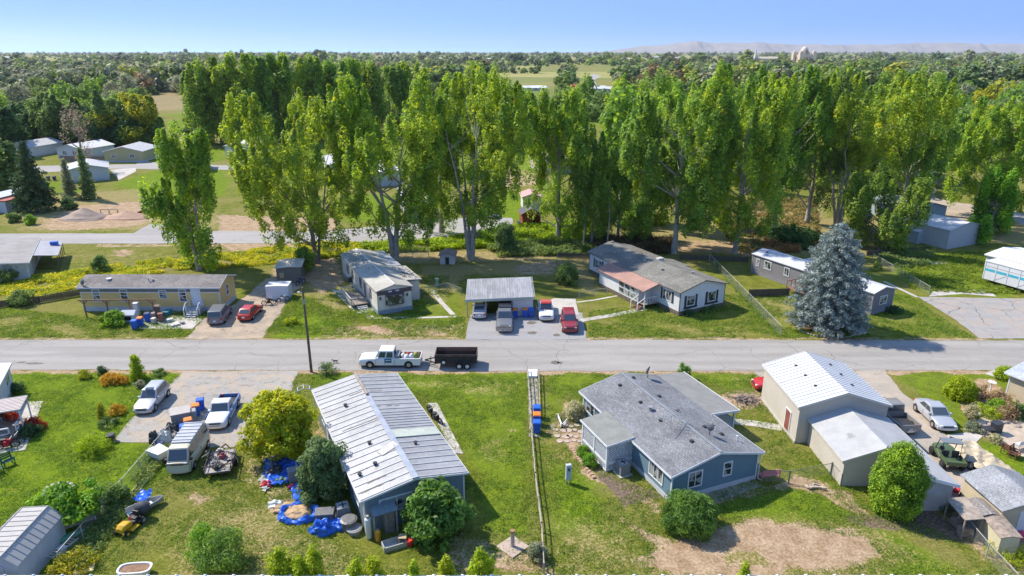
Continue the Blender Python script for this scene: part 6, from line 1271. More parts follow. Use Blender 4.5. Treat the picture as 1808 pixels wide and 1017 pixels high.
# ---------------- vehicles ----------------
def paintmat(name, c, rough=.35, metal=.0, coat=.6): return mat(name, c, .04, .6, rough=rough, metal=metal, coat=coat)
TYRE = mat('tyre_rubber', (.02,.02,.021), .1, rough=.85); RIM = mat('wheel_rim', (.4,.4,.42), .05, rough=.35, metal=.6); LAMP = mat('headlamp', (.6,.62,.62), .05, rough=.15); TAIL = mat('tail_lamp', (.35,.02,.015), .05, rough=.2); CHROME = mat('chrome', (.5,.5,.5), .03, rough=.2, metal=.8)
def wheel(t, x, y, r, w_=.2, out=1, rim=None):
    mb = MB(); mb.tube([(x,y-w_/2,r),(x,y-w_/2+.03,r),(x,y+w_/2-.03,r),(x,y+w_/2,r)], [r*.92,r,r,r*.92], 18); wo_ = mb.build('wheel', TYRE, t, smooth=50)
    mb = MB(); s = w_/2 * out; mb.tube([(x,y+s*.7,r),(x,y+s+.012*out,r)], [r*.62, r*.55], 14); 
    for k in range(5): a = 6.28*k/5; 
    mb.build('rim', rim or RIM, wo_)
def loft(secs, cap=True):
    mb = MB(); n = len(secs[0]); vs = [p for s in secs for p in s]; fs = []
    for i in range(len(secs)-1):
        for k in range(n): k2 = (k+1) % n; fs.append((i*n+k, i*n+k2, (i+1)*n+k2, (i+1)*n+k))
    fs += [tuple(range(n-1,-1,-1)), tuple(range((len(secs)-1)*n, len(secs)*n))]
    return mb.add(vs, fs)
def bodysec(x, w_, zb, zt, tuck=.9, sh=.82):
    zm = zb + (zt-zb)*.5
    d = zt - zb; h = [(w_*.88, zb), (w_*.975, zb+d*.12), (w_, zb+d*.4), (w_*.995, zm+d*.1), (w_*.965, zt-d*.2), (w_*.9, zt-d*.07), (w_*.76, zt-.012), (w_*.4, zt+.012)]
    return [(x, -a, z) for a, z in h] + [(x, a, z) for a, z in h[::-1]]
def bumper(x, h, z0, z1, s, k=.13):
    mb = MB(); n = 9; o = []; i_ = []
    for j in range(n): y = -h + 2*h*j/(n-1); f = 1 - abs(y/h)**2.6; o.append((x + s*(k*f), y)); i_.append((x - s*.16, y*.98))
    q = o + i_[::-1]; q = q if s > 0 else q[::-1]; return mb.prism(q, z0, z1)
def patch(c, u0, u1, v0, v1, off=.012, th=.008):
    """quad inset in a cabin face c = (bl, br, tr, tl), offset along its normal"""
    c = [Vector(p) for p in c]; nrm = (c[1]-c[0]).cross(c[3]-c[0]).normalized()
    B = lambda u, v: (c[0].lerp(c[1], u)).lerp(c[3].lerp(c[2], u), v)
    q = [B(u0,v0), B(u1,v0), B(u1,v1), B(u0,v1)]; lo = [p + nrm*(off-th) for p in q]; hi = [p + nrm*off for p in q]
    return lo + hi, [(0,3,2,1),(4,5,6,7),(0,1,5,4),(1,2,6,5),(2,3,7,6),(3,0,4,7)]
def vehicle(name, label, cat, pf, pr, Lc, Wc, Hc, pm, style, group=None, rim=None, roofm=None, low=None, lowpaint=None, world=None):
    """pf / pr: ground points under the middle of the front and rear bumpers (photo pixels); x forward"""
    if world: x_, y_, ang = world
    else:
        a, b = G(*pf), G(*pr); c = (a + b)/2; d = a - b; x_, y_, ang = c.x, c.y, math.atan2(d.y, d.x)
    t = thing(name, label, cat, (x_, y_, .028), ang, group); h = Wc/2; Lh = Lc/2
    S = {'sedan': dict(belt=[(-1,.5),(-.97,.86),(-.8,.95),(-.55,.97),(.3,.9),(.42,.86),(.8,.74),(.95,.62),(1,.42)], cab=(-.66,-.34,.12,.42), cb=.93),
         'wagon': dict(belt=[(-1,.5),(-.98,.88),(-.8,.95),(.3,.95),(.45,.92),(.8,.8),(.95,.66),(1,.42)], cab=(-.95,-.78,.1,.36), cb=.94),
         'hatch': dict(belt=[(-1,.5),(-.98,.85),(-.8,.92),(.3,.9),(.42,.86),(.8,.74),(.95,.62),(1,.42)], cab=(-.93,-.62,.08,.42), cb=.9),
         'minivan': dict(belt=[(-1,.5),(-.98,.95),(-.8,1.0),(.4,.98),(.55,.94),(.85,.8),(.96,.66),(1,.42)], cab=(-.96,-.88,.2,.62), cb=.97),
         'suv': dict(belt=[(-1,.55),(-.98,1.0),(-.8,1.05),(.3,1.04),(.45,1.02),(.9,.95),(.98,.8),(1,.5)], cab=(-.96,-.88,.12,.36), cb=1.03),
         'van': dict(belt=[(-1,.45),(-.99,1.05),(-.8,1.12),(.4,1.12),(.85,1.1),(.97,1.02),(1,.5)], cab=(-.985,-.9,.72,.93), cb=1.1),
         'pickup': dict(belt=[(-1,.55),(-.99,1.0),(-.7,1.02),(.2,1.04),(.4,1.05),(.9,.98),(.98,.85),(1,.5)], cab=(-.22,-.16,.18,.36), cb=1.03)}[style]
    cabx = list(S['cab']); crew = low == 'crew'
    if crew: cabx = [-.17, -.15, .32, .46]
    if low == 'topper': pass
    zb = .26; sc_ = 1.0
    rx = Lh * .62; wr = {'van':.33,'pickup':.37,'suv':.37}.get(style, .32)
    secs = []
    for fx, z in S['belt']:
        e = abs(fx); w_ = h * (1 if e < .75 else 1 - (.3 if style in ('sedan','wagon','hatch') else .14)*((e-.75)/.25)**2); secs.append(bodysec(fx*Lh, w_, zb + (.1 if e > .95 else 0), z * (Hc/{'sedan':1.45,'wagon':1.6,'hatch':1.42,'minivan':1.75,'suv':1.75,'van':1.95,'pickup':1.8}[style])))
    k_ = Hc/{'sedan':1.45,'wagon':1.6,'hatch':1.42,'minivan':1.75,'suv':1.75,'van':1.95,'pickup':1.8}[style]
    if style == 'pickup':
        xb = cabx[0]*Lh - .04
        front = [bodysec(xb, h, zb, 1.02*k_)] + [s for s, (fx, z) in zip(secs, S['belt']) if fx*Lh > xb + .05]
        loft(front).build('body', pm, t, smooth=35)
        bm_ = MB(); zt = 1.02*k_; x0 = -Lh + .02; x1 = xb - .02; bm_.box(x0,-h*.93,zb+.05,x1,h*.93,.62)
        for s in (-1, 1): bm_.add([(x0,s*h*.98,.4),(x1,s*h*.98,.4),(x1,s*h*.97,zt),(x0,s*h*.97,zt),(x0,s*h*.86,.4),(x1,s*h*.86,.4),(x1,s*h*.86,zt),(x0,s*h*.86,zt)],[(0,1,2,3),(7,6,5,4),(0,4,5,1),(1,5,6,2),(2,6,7,3),(3,7,4,0)])
        bm_.box(x1-.06,-h*.88,.6,x1-.002,h*.88,zt); bm_.build('bed', lowpaint or pm, t)
        mb = MB(); mb.box(x0-.03,-h*.9,.5,x0+.05,h*.9,zt); mb.build('tailgate', lowpaint or pm, t, bevel=.015)
        mb = MB(); mb.box(x0+.06,-h*.84,.622,x1-.07,h*.84,.64); mb.build('bed_liner', DARK, t)
    else: loft(secs).build('body', pm, t, smooth=35)
    if lowpaint and style != 'pickup':
        mb = MB(); 
        for s in (-1, 1): mb.box(-Lh*.93, s*h*.96, zb-.02, Lh*.93, s*h*1.006, zb+.16)
        mb.build('side_cladding', lowpaint, t)
    b0, t0, t1, b1 = [v*Lh for v in cabx]; zc = S['cb']*k_ - .03; wb = h*.86; wt = h*(.72 if style not in ('van','minivan','pickup') else .78); zt = Hc
    bl = [(b0,-wb,zc),(b1,-wb*.97,zc),(b1,wb*.97,zc),(b0,wb,zc)]; tp_ = [(t0,-wt,zt-.05),(t1,-wt,zt-.05),(t1,wt,zt-.05),(t0,wt,zt-.05)]
    top2 = [(t0+.14,-wt*.8,zt),(t1-.2,-wt*.8,zt),(t1-.2,wt*.8,zt),(t0+.14,wt*.8,zt)]
    mb = MB(); mb.add(bl + tp_ + top2, [(3,2,1,0),(0,1,5,4),(1,2,6,5),(2,3,7,6),(3,0,4,7),(4,5,9,8),(5,6,10,9),(6,7,11,10),(7,4,8,11),(8,9,10,11)])
    mb.build('cabin', roofm or pm, t, smooth=38, bevel=.02)
    g = MB(); g.add(*patch((bl[1],bl[2],tp_[2],tp_[1]), .06,.94,.08,.9)); g.build('windscreen', CARGLASS, t)
    g = MB(); g.add(*patch((bl[3],bl[0],tp_[0],tp_[3]), .08,.92,.22,.88)); g.build('rear_window', CARGLASS, t)
    nsp = {'sedan':[(.1,.5),(.53,.88)],'wagon':[(.05,.3),(.33,.62),(.65,.9)],'hatch':[(.12,.5),(.53,.86)],'minivan':[(.04,.3),(.33,.6),(.63,.88)],'suv':[(.04,.26),(.3,.6),(.64,.92)],'van':[(.04,.3),(.34,.62),(.68,.94)],'pickup':[(.12,.84)]}[style]
    if crew: nsp = [(.08,.42),(.5,.86)]
    for a, b in nsp:
        g = MB(); g.add(*patch((bl[0],bl[1],tp_[1],tp_[0]), a,b,.14,.86)); g.build('side_window', CARGLASS, t)
        g = MB(); g.add(*patch((bl[2],bl[3],tp_[3],tp_[2]), 1-b,1-a,.14,.86)); g.build('side_window', CARGLASS, t)
    # door seams and handles
    mb = MB()
    for s in (-1, 1):
        for fx in ([b0 + (b1-b0)*v for v in ((.02,.5,.97) if style != 'pickup' or crew else (.05,.95))]): mb.box(fx-.01, s*h*.985, zb+.14, fx+.01, s*h*1.004, zc-.08)
    mb.build('door_seams', DARK, t)
    for s in (-1, 1):
        mb = MB(); mb.box(b1-.32*(1.2), s*(wb+.02), zc+.0, b1-.16, s*(wb+.2), zc+.14); mb.build('mirror', pm if style != 'van' else DARK, t, bevel=.02)
        for fx in (-rx, rx): 
            a = MB(); a.tube([(fx, s*h*.9, wr+.02), (fx, s*(h*1.004), wr+.02)], wr*1.16, 20); a.build('wheel_arch', DARK, t); wheel(t, fx, s*(h-.09), wr, .21, s, rim)
        zl = S['belt'][-2][1]*k_; mb = MB(); mb.box(Lh*.9, s*h*.5, zl-.13, Lh*.985, s*h*.76, zl+.015); mb.build('headlight', LAMP, t, bevel=.02)
        mb = MB(); zr = S['belt'][1][1]*k_; mb.box(-Lh*1.0, s*h*.6, zr-.22, -Lh*.93, s*h*.8, zr-.02); mb.build('tail_light', TAIL, t, bevel=.015)
    mb = MB(); mb.box(Lh*.95, -h*.48, zl-.14, Lh*1.008, h*.48, zl-.02); mb.build('grille', DARK, t)
    bp = CHROME if style in ('pickup',) else (lowpaint or pm)
    bumper(Lh*.93, h*.93, zb+.0, zb+.24, 1, Lh*.1).build('front_bumper', bp, t, bevel=.03)
    bumper(-Lh*.94, h*.93, zb+.03, zb+.26, -1, Lh*.09).build('rear_bumper', bp, t, bevel=.03)
    mb = MB(); mb.box(-Lh*1.034,-.16,zb+.26,-Lh*1.02+.1,.16,zb+.4); mb.build('number_plate', WHITE, t)
    mb = MB(); mb.box(-Lh*.85,-h*.7,zb-.06,Lh*.85,h*.7,zb+.05); mb.build('underbody', DARK, t)
    t['_x'] = 0; del t['_x']; return t
SIL = paintmat('silver_paint', (.42,.43,.45), .35, .25); WHT = paintmat('white_car_paint', (.66,.67,.68)); GRY = paintmat('grey_car_paint', (.17,.175,.19), .35, .2); REDP = paintmat('red_paint', (.42,.02,.018)); MAR = paintmat('maroon_paint', (.24,.025,.03)); BLUP = paintmat('faded_blue_paint', (.1,.22,.42), .5, 0, .2); TANP = paintmat('cream_van_paint', (.5,.46,.33), .45, 0, .2); BLKP = paintmat('black_paint', (.03,.033,.04), .3); WBL = paintmat('sun_bleached_white', (.58,.6,.64), .55, 0, .1); PEW = paintmat('pewter_paint', (.25,.235,.215), .35, .2)
v = vehicle('parked_car', 'silver retro-style wagon with sunroof on the gravel driveway', 'car', (252,734), (288,694), 4.3, 1.7, 1.6, SIL, 'wagon')
mb = MB(); mb.box(-.1,-.35,1.6,.35,.35,1.612); mb.build('sunroof', CARGLASS, v)
v = vehicle('pickup_truck', 'blue pickup with bleached white hood and cab on the gravel driveway', 'pickup truck', (379,766), (410,708), 5.0, 1.85, 1.65, WBL, 'pickup', lowpaint=BLUP)
for s in (-1,1): mb = MB(); mb.box(-.55, s*.925, .55, 1.9, s*.935, .98); mb.build('side_panel', BLUP, v)
v = vehicle('camper_van', 'cream camper van with grey pop-top roof and roof rack parked on the lawn edge', 'van', (312,848), (358,776), 4.7, 1.85, 2.05, TANP, 'van')
RG = mat('pop_top_grey', (.36,.37,.4), .1, rough=.5); mb = MB(); mb.box(-1.9,-.72,2.05,1.1,.72,2.16); mb.build('pop_top', RG, v, bevel=.06)
mb = MB()
for k in range(6): x = -1.7 + k*.5; mb.bar((x,-.74,2.2),(x,.74,2.2),.045)
mb.build('roof_rack', WHITE, v); mb = MB(); mb.box(2.2,-.82,.98,2.36,.82,1.04); mb.build('front_trim', DARK, v)
v = vehicle('pickup_truck', 'white crew-cab pickup with blue door sign parked on the road, hitched to a dump trailer', 'pickup truck', None, None, 6.2, 1.95, 1.85, WHT, 'pickup', low='crew', world=(-12.25, 62.75, math.pi))
mb = MB(); mb.box(-.35+.1,.978,.62,.45,.99,1.08); sg = mb.build('door_sign', mat('sign_blue', (.03,.14,.24), .05), v); mb = MB(); mb.box(-.15,.992,.86,.35,.995,.93); mb.build('sign_lettering', WHITE, sg)
mb = MB(); mb.box(-1.0,-.75,.66,-.6,.75,1.3); mb.build('tool_box', mat('alloy_box', (.3,.31,.33), .1, rough=.4, metal=.5), v, bevel=.02)
rnd = random.Random(2)
for i, (x, y, c, r_, z_) in enumerate(((-1.35,.2,(.6,.6,.58),.3,1.0),(-1.7,.45,(.6,.6,.6),.3,1.05),(-1.75,-.3,(.35,.05,.04),.25,1.1),(-2.2,.3,(.62,.62,.6),.32,1.05),(-2.6,.2,(.2,.25,.04),.33,1.05),(-2.55,-.35,(.45,.3,.08),.28,1.1),(-1.3,-.4,(.3,.2,.12),.25,1.1))):
    t = thing('yard_waste_bag', ['white sack at the front of the pickup bed','white round sack in the middle of the pickup bed','dark red sack in the pickup bed','large white hoop-shaped sack near the tailgate','heap of green cuttings by the tailgate','yellow-brown cuttings at the far tailgate corner','brown sack behind the tool box'][i], 'sack', (-12.25 - x, 62.75 - y, .03), 0); mb = MB()
    mb.ell((0,0,.62+r_), (r_, r_*.9, r_+ .1), 9, 6); o = mb.build('sack_body', mat('sack_%d' % i, c, .3, 6), t, smooth=60)
    for vv in o.data.vertices: vv.co *= 1 + rnd.uniform(-.05,.05)
# dump trailer
dt = thing('dump_trailer', 'black twin-axle dump trailer with brown-lined open box behind the white pickup', 'trailer', (-5.6, 62.75, .03), 0)
TB = mat('trailer_black', (.035,.03,.03), .2, rough=.6); RB = mat('rusty_trailer_side', (.12,.075,.06), .25, 2, spots=((.2,.12,.08), 2, .6)); mb = MB(); mb.box(-2.05,-.95,.55,2.05,.95,.65); mb.build('bed_floor', mat('dusty_bed', (.3,.23,.19), .2, 2), dt)
for s in (-1, 1):
    mb = MB(); mb.box(-2.05,s*.95,.55,2.05,s*1.0,1.28); sd_ = mb.build('side_panel', TB, dt); mb = MB(); mb.box(-2.05,s*.92,1.1,2.05,s*.948,1.5); mb.build('side_board', RB, sd_)
    mb = MB(); 
    for k in range(6): mb.box(-1.95+k*.77,s*1.002,.6,-1.87+k*.77,s*1.03,1.26)
    mb.build('stakes', TB, sd_)
    for x in (.35, 1.15): wheel(dt, x, s*1.15, .34, .22, s, mat('white_rim', (.6,.6,.6), .05))
    mb = MB(); mb.box(-.1,s*1.0,.72,1.6,s*1.28,.76); mb.build('mudguard', TB, dt, bevel=.01)
for x in (-2.1, 2.05): mb = MB(); mb.box(x,-1,.55,x+.05,1,1.45); mb.build('end_panel', RB, dt)
mb = MB(); mb.bar((-2.05,-.7,.5),(-3.2,0,.5),.1); mb.bar((-2.05,.7,.5),(-3.2,0,.5),.1); mb.bar((-2.6,0,.1),(-2.6,0,.9),.07); mb.build('drawbar', TB, dt)
mb = MB(); mb.tube([(-1.2,-1.02,.72),(-1.2,-1.12,.72)], .3, 14); sw = mb.build('spare_wheel', TYRE, dt); mb = MB(); mb.tube([(-1.2,-1.1,.72),(-1.2,-1.13,.72)], .17, 12); mb.build('rim', mat('white_rim', (.6,.6,.6)), sw)
# other cars
v = vehicle('parked_car', 'silver sedan parked on the sandy drive beside the lime-green round shrub', 'car', (1676,768), (1622,716), 4.55, 1.78, 1.45, SIL, 'sedan')
v = vehicle('pickup_truck', 'pewter pickup with open bed parked tight behind the workshop', 'pickup truck', (1549,722), (1596,762), 5.2, 1.9, 1.7, PEW, 'pickup', low='crew')
v = vehicle('parked_car', 'bright red car almost hidden behind the workshop corner', 'car', None, None, 4.2, 1.7, 1.45, REDP, 'hatch', world=(24.75, 57.6, R(180)))
v = vehicle('parked_car', 'grey minivan seen from behind beside the tan mobile home', 'minivan', (399,548), (379,578), 4.8, 1.9, 1.7, GRY, 'minivan')
v = vehicle('parked_car', 'bright red hatchback seen from behind on the dirt driveway', 'car', (458,543), (427,573), 4.3, 1.72, 1.4, REDP, 'hatch')
v = vehicle('parked_car', 'silver sedan backed under the carport roof', 'car', None, None, 4.4, 1.75, 1.4, SIL, 'sedan', world=(-3.85, 76.9, R(90)))
v = vehicle('pickup_truck', 'dark pickup with black canopy and chrome bull bar facing the road at the carport', 'pickup truck', None, None, 5.5, 1.95, 1.85, GRY, 'pickup', world=(-.85, 73.6, R(-90)))
mb = MB(); mb.add([(-2.65,-.84,1.05),(-.65,-.84,1.05),(-.65,.84,1.05),(-2.65,.84,1.05),(-2.6,-.72,1.8),(-.7,-.72,1.84),(-.7,.72,1.84),(-2.6,.72,1.8)],[(0,3,2,1),(4,5,6,7),(0,1,5,4),(1,2,6,5),(2,3,7,6),(3,0,4,7)]); mb.build('canopy', BLKP, v, bevel=.05)
mb = MB()
for z in (.35,.6,.85,1.05): mb.bar((2.95,-.75,z),(2.95,.75,z),.06)
for y in (-.75,-.3,.3,.75): mb.bar((2.95,y,.3),(2.95,y,1.08),.06)
mb.build('bull_bar', CHROME, v)
mb = MB(); mb.box(.75,-.1,.0,.8,.1,.01)
v = vehicle('pickup_truck', 'white pickup with red stripes parked on the slab right of the carport', 'pickup truck', None, None, 5.0, 1.85, 1.7, WHT, 'pickup', world=(4.05, 76.6, R(-90)))
mb = MB(); mb.box(.2+.05,-.6,1.71,.75,.6,1.715)
mb.add([(.75,-.85,1.075),(.95,-.85,1.07),(.95,.85,1.07),(.75,.85,1.075)],[(0,1,2,3)]); mb.build('red_stripe', REDP, v)
mb = MB(); mb.box(-.62,-.66,1.7,-.45+.9,.66,1.712); mb.build('red_roof_panel', mat('faded_red', (.4,.08,.07), .1), v)
v = vehicle('parked_car', 'maroon boxy off-road wagon facing the road on the right of the driveway', 'suv', None, None, 4.4, 1.8, 1.75, MAR, 'suv', world=(6.55, 72.7, R(-90)))
v = vehicle('parked_car', 'silver car parked by the back road left of the red shed', 'car', None, None, 4.6, 1.8, 1.45, SIL, 'sedan', world=(-4.6, 127, R(-10)))
v = vehicle('parked_car', 'white van parked by the yellow-green house at the far lane', 'van', None, None, 4.8, 1.8, 2.0, WHT, 'van', world=(-99.5, 196, R(-80)))
v = vehicle('parked_car', 'small red car far away under the trees left of centre', 'car', None, None, 4.3, 1.75, 1.45, REDP, 'hatch', world=(-2, 190, R(0)))
# utility side-by-side
u = thing('utility_vehicle', 'dark green off-road side-by-side with roof and open cargo bed', 'utility vehicle', (27.9+3.1, 43.2, .03), R(-52)); a, b = G(1690,842), G(1652,792); c = (a+b)/2; u.location = (c.x, c.y, .03); u.rotation_euler.z = math.atan2((b-a).y, (b-a).x)
GRN = paintmat('army_green', (.07,.11,.05), .5, 0, .2)
loft([bodysec(x, w_, .42, z) for x, w_, z in ((1.45,.5,.7),(1.35,.62,.86),(.7,.7,.98),(.35,.7,.85),(-.3,.7,.62))][::-1]).build('body', GRN, u, smooth=35)
mb = MB(); mb.box(-1.5,-.68,.62,-.35,.68,.68)
for y in (-.7,.66): mb.box(-1.5,y,.62,-.35,y+.04,.95)
mb.box(-1.54,-.7,.62,-1.5,.7,.92); mb.build('cargo_bed', GRN, u)
mb = MB()
for s in (-1, 1):
    mb.tube([(.6,s*.68,.85),(.25,s*.66,1.85),(-.35,s*.66,1.85),(-.45,s*.66,.7)], .035, 6)
mb.bar((.25,-.66,1.85),(.25,.66,1.85),.06); mb.bar((-.35,-.66,1.85),(-.35,.66,1.85),.06); mb.build('roll_cage', DARK, u)
mb = MB(); mb.box(-.45,-.72,1.87,.35,.72,1.93); mb.build('roof', mat('uv_roof', (.16,.18,.2), .08, rough=.4), u, bevel=.02)
for y in (-.35,.35): mb = MB(); mb.box(-.3,y-.25,.62,.1,y+.25,.75); mb.box(-.35,y-.25,.7,-.25,y+.25,1.2); mb.build('seat', mat('seat_black', (.05,.05,.05), .1), u, bevel=.03)
for x in (-.95, 1.0):
    for s in (-1, 1): wheel(u, x, s*.68, .34, .26, s, DARK)
mb = MB(); mb.tube([(.35,.35,1.0),(.3,.35,1.03)], .18, 12); mb.build('steering_wheel', DARK, u)
# orange tractor with loader
tr = thing('tractor', 'small orange tractor with a wide dark front loader bucket on the dirt lot', 'tractor', (-72, 132, 0), R(180)); q = G(259, 380); tr.location = (q.x + 1.2, q.y, 0); ORG = paintmat('orange_paint', (.55,.11,.02), .45)
loft([bodysec(x, .42, .6, z) for x, z in ((-.9,1.0),(-.3,1.15),(.3,1.25),(1.3,1.15),(1.4,.9))]).build('body', ORG, tr, smooth=40)
mb = MB(); mb.box(-.7,-.3,1.1,-.2,.3,1.25); mb.box(-.8,-.3,1.2,-.68,.3,1.7); mb.build('seat', DARK, tr)
for s in (-1, 1): wheel(tr, -.7, s*.72, .62, .35, s, ORG); wheel(tr, .95, s*.55, .38, .25, s, ORG); mb = MB(); mb.bar((.1,s*.5,1.1),(1.6,s*.5,1.2),.1); mb.bar((1.6,s*.5,1.2),(2.3,s*.5,.35),.1); mb.build('loader_arm', ORG, tr)
mb = MB(); mb.box(2.25,-1.1,.1,2.32,1.1,.85); mb.box(2.3,-1.1,.1,2.9,1.1,.16); mb.box(2.3,-1.1,.1,2.85,-1.04,.7); mb.box(2.3,1.04,.1,2.85,1.1,.7); mb.build('bucket', mat('bucket_steel', (.07,.06,.055), .2), tr)
# riding mower
rm = thing('riding_mower', 'yellow and black riding mower with a big grass-catcher on the lawn', 'lawn mower', (0,0,0), 0); a, b = G(212,950), G(252,915); c = (a+b)/2; rm.location = (c.x, c.y, .02); rm.rotation_euler.z = math.atan2((a-b).y, (a-b).x); YEL = paintmat('mower_yellow', (.62,.36,.015), .4)
loft([bodysec(x, w_, .35, z) for x, w_, z in ((.1,.27,.6),(.3,.3,.75),(.8,.3,.78),(1.0,.24,.6))]).build('hood', YEL, rm, smooth=40)
mb = MB(); mb.box(-.75,-.28,.3,.15,.28,.5); mb.build('chassis', DARK, rm, bevel=.03); mb = MB(); mb.box(-.2,-.55,.14,.5,.55,.26); mb.build('cutting_deck', YEL, rm, bevel=.04)
mb = MB(); mb.box(-.55,-.24,.5,-.2,.24,.62); mb.box(-.62,-.24,.55,-.52,.24,.95); mb.build('seat', DARK, rm, bevel=.03); mb = MB(); mb.ell((-1.15,0,.75),(.42,.55,.45),12,8); mb.build('grass_catcher', mat('black_fabric', (.05,.055,.06), .2, 3), rm, smooth=60)
mb = MB(); mb.box(-.05,-.1,.6,0,.1,.85); mb.build('dash', mat('mower_red', (.35,.06,.05), .1), rm)
for x, r_, y in ((-.6,.25,.45),(.8,.19,.4)):
    for s in (-1, 1): wheel(rm, x, s*y, r_, .18, s, GREYM if x < 0 else YEL)
# landscape trailer with bicycles and junk
ut = thing('utility_trailer', 'flat utility trailer loaded with dismantled bicycles and scrap beside the camper van', 'trailer', (0,0,0), 0); a, b = G(384,852), G(398,800); c = (a+b)/2; ut.location = (c.x, c.y, .02); ut.rotation_euler.z = math.atan2((a-b).y, (a-b).x)
mb = MB(); mb.box(-1.6,-.9,.42,1.5,.9,.5); mb.build('deck', mat('grey_plywood', (.3,.27,.25), .2, 3), ut); mb = MB()
for s in (-.92,.92): mb.bar((-1.6,s,.5),(1.5,s,.5),.07); mb.bar((-1.6,s,.85),(1.5,s,.85),.05); [mb.bar((x,s,.45),(x,s,.87),.05) for x in (-1.6,-.6,.5,1.5)]
mb.bar((1.5,-.92,.5),(1.5,.92,.5),.07); mb.bar((1.55,-1.0,1.15),(1.55,1.0,1.15),.06); mb.bar((1.5,-.95,.5),(1.55,-1.0,1.15),.05); mb.bar((1.5,.95,.5),(1.55,1.0,1.15),.05); mb.build('rail', DARK, ut)
for s in (-1,1): wheel(ut, -.1, s*1.08, .32, .2, s)
mb = MB(); mb.bar((-1.6,-.6,.45),(-2.6,0,.45),.08); mb.bar((-1.6,.6,.45),(-2.6,0,.45),.08); mb.build('drawbar', DARK, ut)
def world_of(t, x, y, z): a = t.rotation_euler.z; return (t.location.x + x*math.cos(a) - y*math.sin(a), t.location.y + x*math.sin(a) + y*math.cos(a), t.location.z + z)
def bike(label, loc, rot, tilt=0, col=None, moto=False):
    t = thing('motorcycle' if moto else 'bicycle', label, 'motorcycle' if moto else 'bicycle', loc, rot); t.rotation_euler[0] = tilt; r = .3; n = 16
    for x in (-.55, .55):
        mb = MB(); pts = [(x + r*math.cos(6.283*k/n), 0, r + r*math.sin(6.283*k/n)) for k in range(n+1)]; mb.tube(pts, .06 if moto else .03, 6, caps=False); w0 = mb.build('wheel', TYRE, t); mb = MB(); mb.tube([(x,-.05,r),(x,.05,r)], .06, 8)
        for k in range(6): a = 6.28*k/6; mb.bar((x,0,r),(x+.28*math.cos(a),0,r+.28*math.sin(a)),.015)
        mb.build('spokes', GREYM, w0)
    mb = MB(); q = .035; mb.bar((-.55,0,r),(-.2,0,.78),q); mb.bar((-.2,0,.78),(.38,0,.75),q); mb.bar((-.05,0,.28),(.38,0,.75),q); mb.bar((-.05,0,.28),(-.55,0,r),q); mb.bar((-.05,0,.28),(-.22,0,.85),q); mb.bar((.38,0,.85),(.55,0,r),q); mb.build('frame', col or DARK, t)
    mb = MB(); mb.bar((.36,-.3,.92),(.36,.3,.92),.035); mb.bar((.37,0,.8),(.36,0,.92),.035); mb.build('handlebar', GREYM, t); mb = MB(); mb.box(-.36,-.08 if not moto else -.13,.84,-.08 if not moto else .05,.08 if not moto else .13,.9); mb.build('saddle', DARK, t, bevel=.02)
    if moto: mb = MB(); mb.ell((.15,0,.72),(.25,.14,.14),8,6); mb.box(-.2,-.13,.25,.2,.13,.6); mb.build('tank_and_engine', col or DARK, t, smooth=50)
    return t
for i, (x, y, rr, tl, lab, c_) in enumerate(((-.2,-.55,.1,.5,'black bicycle leaning on the left rail of the utility trailer',None),(.1,.1,.5,.9,'bicycle lying across the middle of the utility trailer',mat('bike_grey',(.2,.2,.22))),(.5,.5,2.4,.8,'bicycle dumped at the front of the utility trailer',mat('bike_red',(.3,.04,.06))),(-.9,.35,1.2,.7,'bicycle propped at the back of the utility trailer',None))):
    bike(lab, world_of(ut, x, y, .52), ut.rotation_euler.z + rr, tl, c_)
rnd = random.Random(6)
for i, (x, y, c_, lab) in enumerate(((.95,-.2,(.06,.055,.055),'black scrap engine block on the utility trailer'),(.6,-.45,(.3,.28,.26),'grey plastic tub among the trailer scrap'),(-.5,.1,(.32,.08,.1),'pinkish red seat cushion on the trailer scrap'),(-1.2,-.2,(.4,.38,.36),'pale grey scrap panel at the back of the trailer'))):
    t = thing('scrap_item', lab, 'scrap', world_of(ut, x, y, .52), rnd.uniform(0,3)); mb = MB(); mb.box(-.25,-.18,0,.25,.18,.3); mb.box(-.12,-.1,.28,.1,.12,.42); mb.build('main_block', mat('scrap_%d' % i, c_, .2, 5), t, bevel=.05); mb = MB(); mb.tube([(.2,0,.1),(.38,0,.2),(.3,.1,.34)], .03, 6); mb.build('pipe', DARK, t)
bike('dark motorcycle standing in the yard right of the slate-blue house, left one', G(762,733), R(-60), .1, None, True); bike('second dark motorcycle nearer the concrete strip, right one', G(772,745), R(-50), .1, None, True)
bike('dark motorcycle in front of the cargo box, left', G(475,538), R(20), .1, None, True); bike('motorcycle under a pale cover in front of the cargo box, right', G(500,533), R(40), .1, mat('pale_cover', (.4,.42,.45), .1), True); bike('blue-grey motorcycle beside the olive grey shed', G(531,502), R(60), .1, mat('bike_blue', (.1,.12,.2)), True)
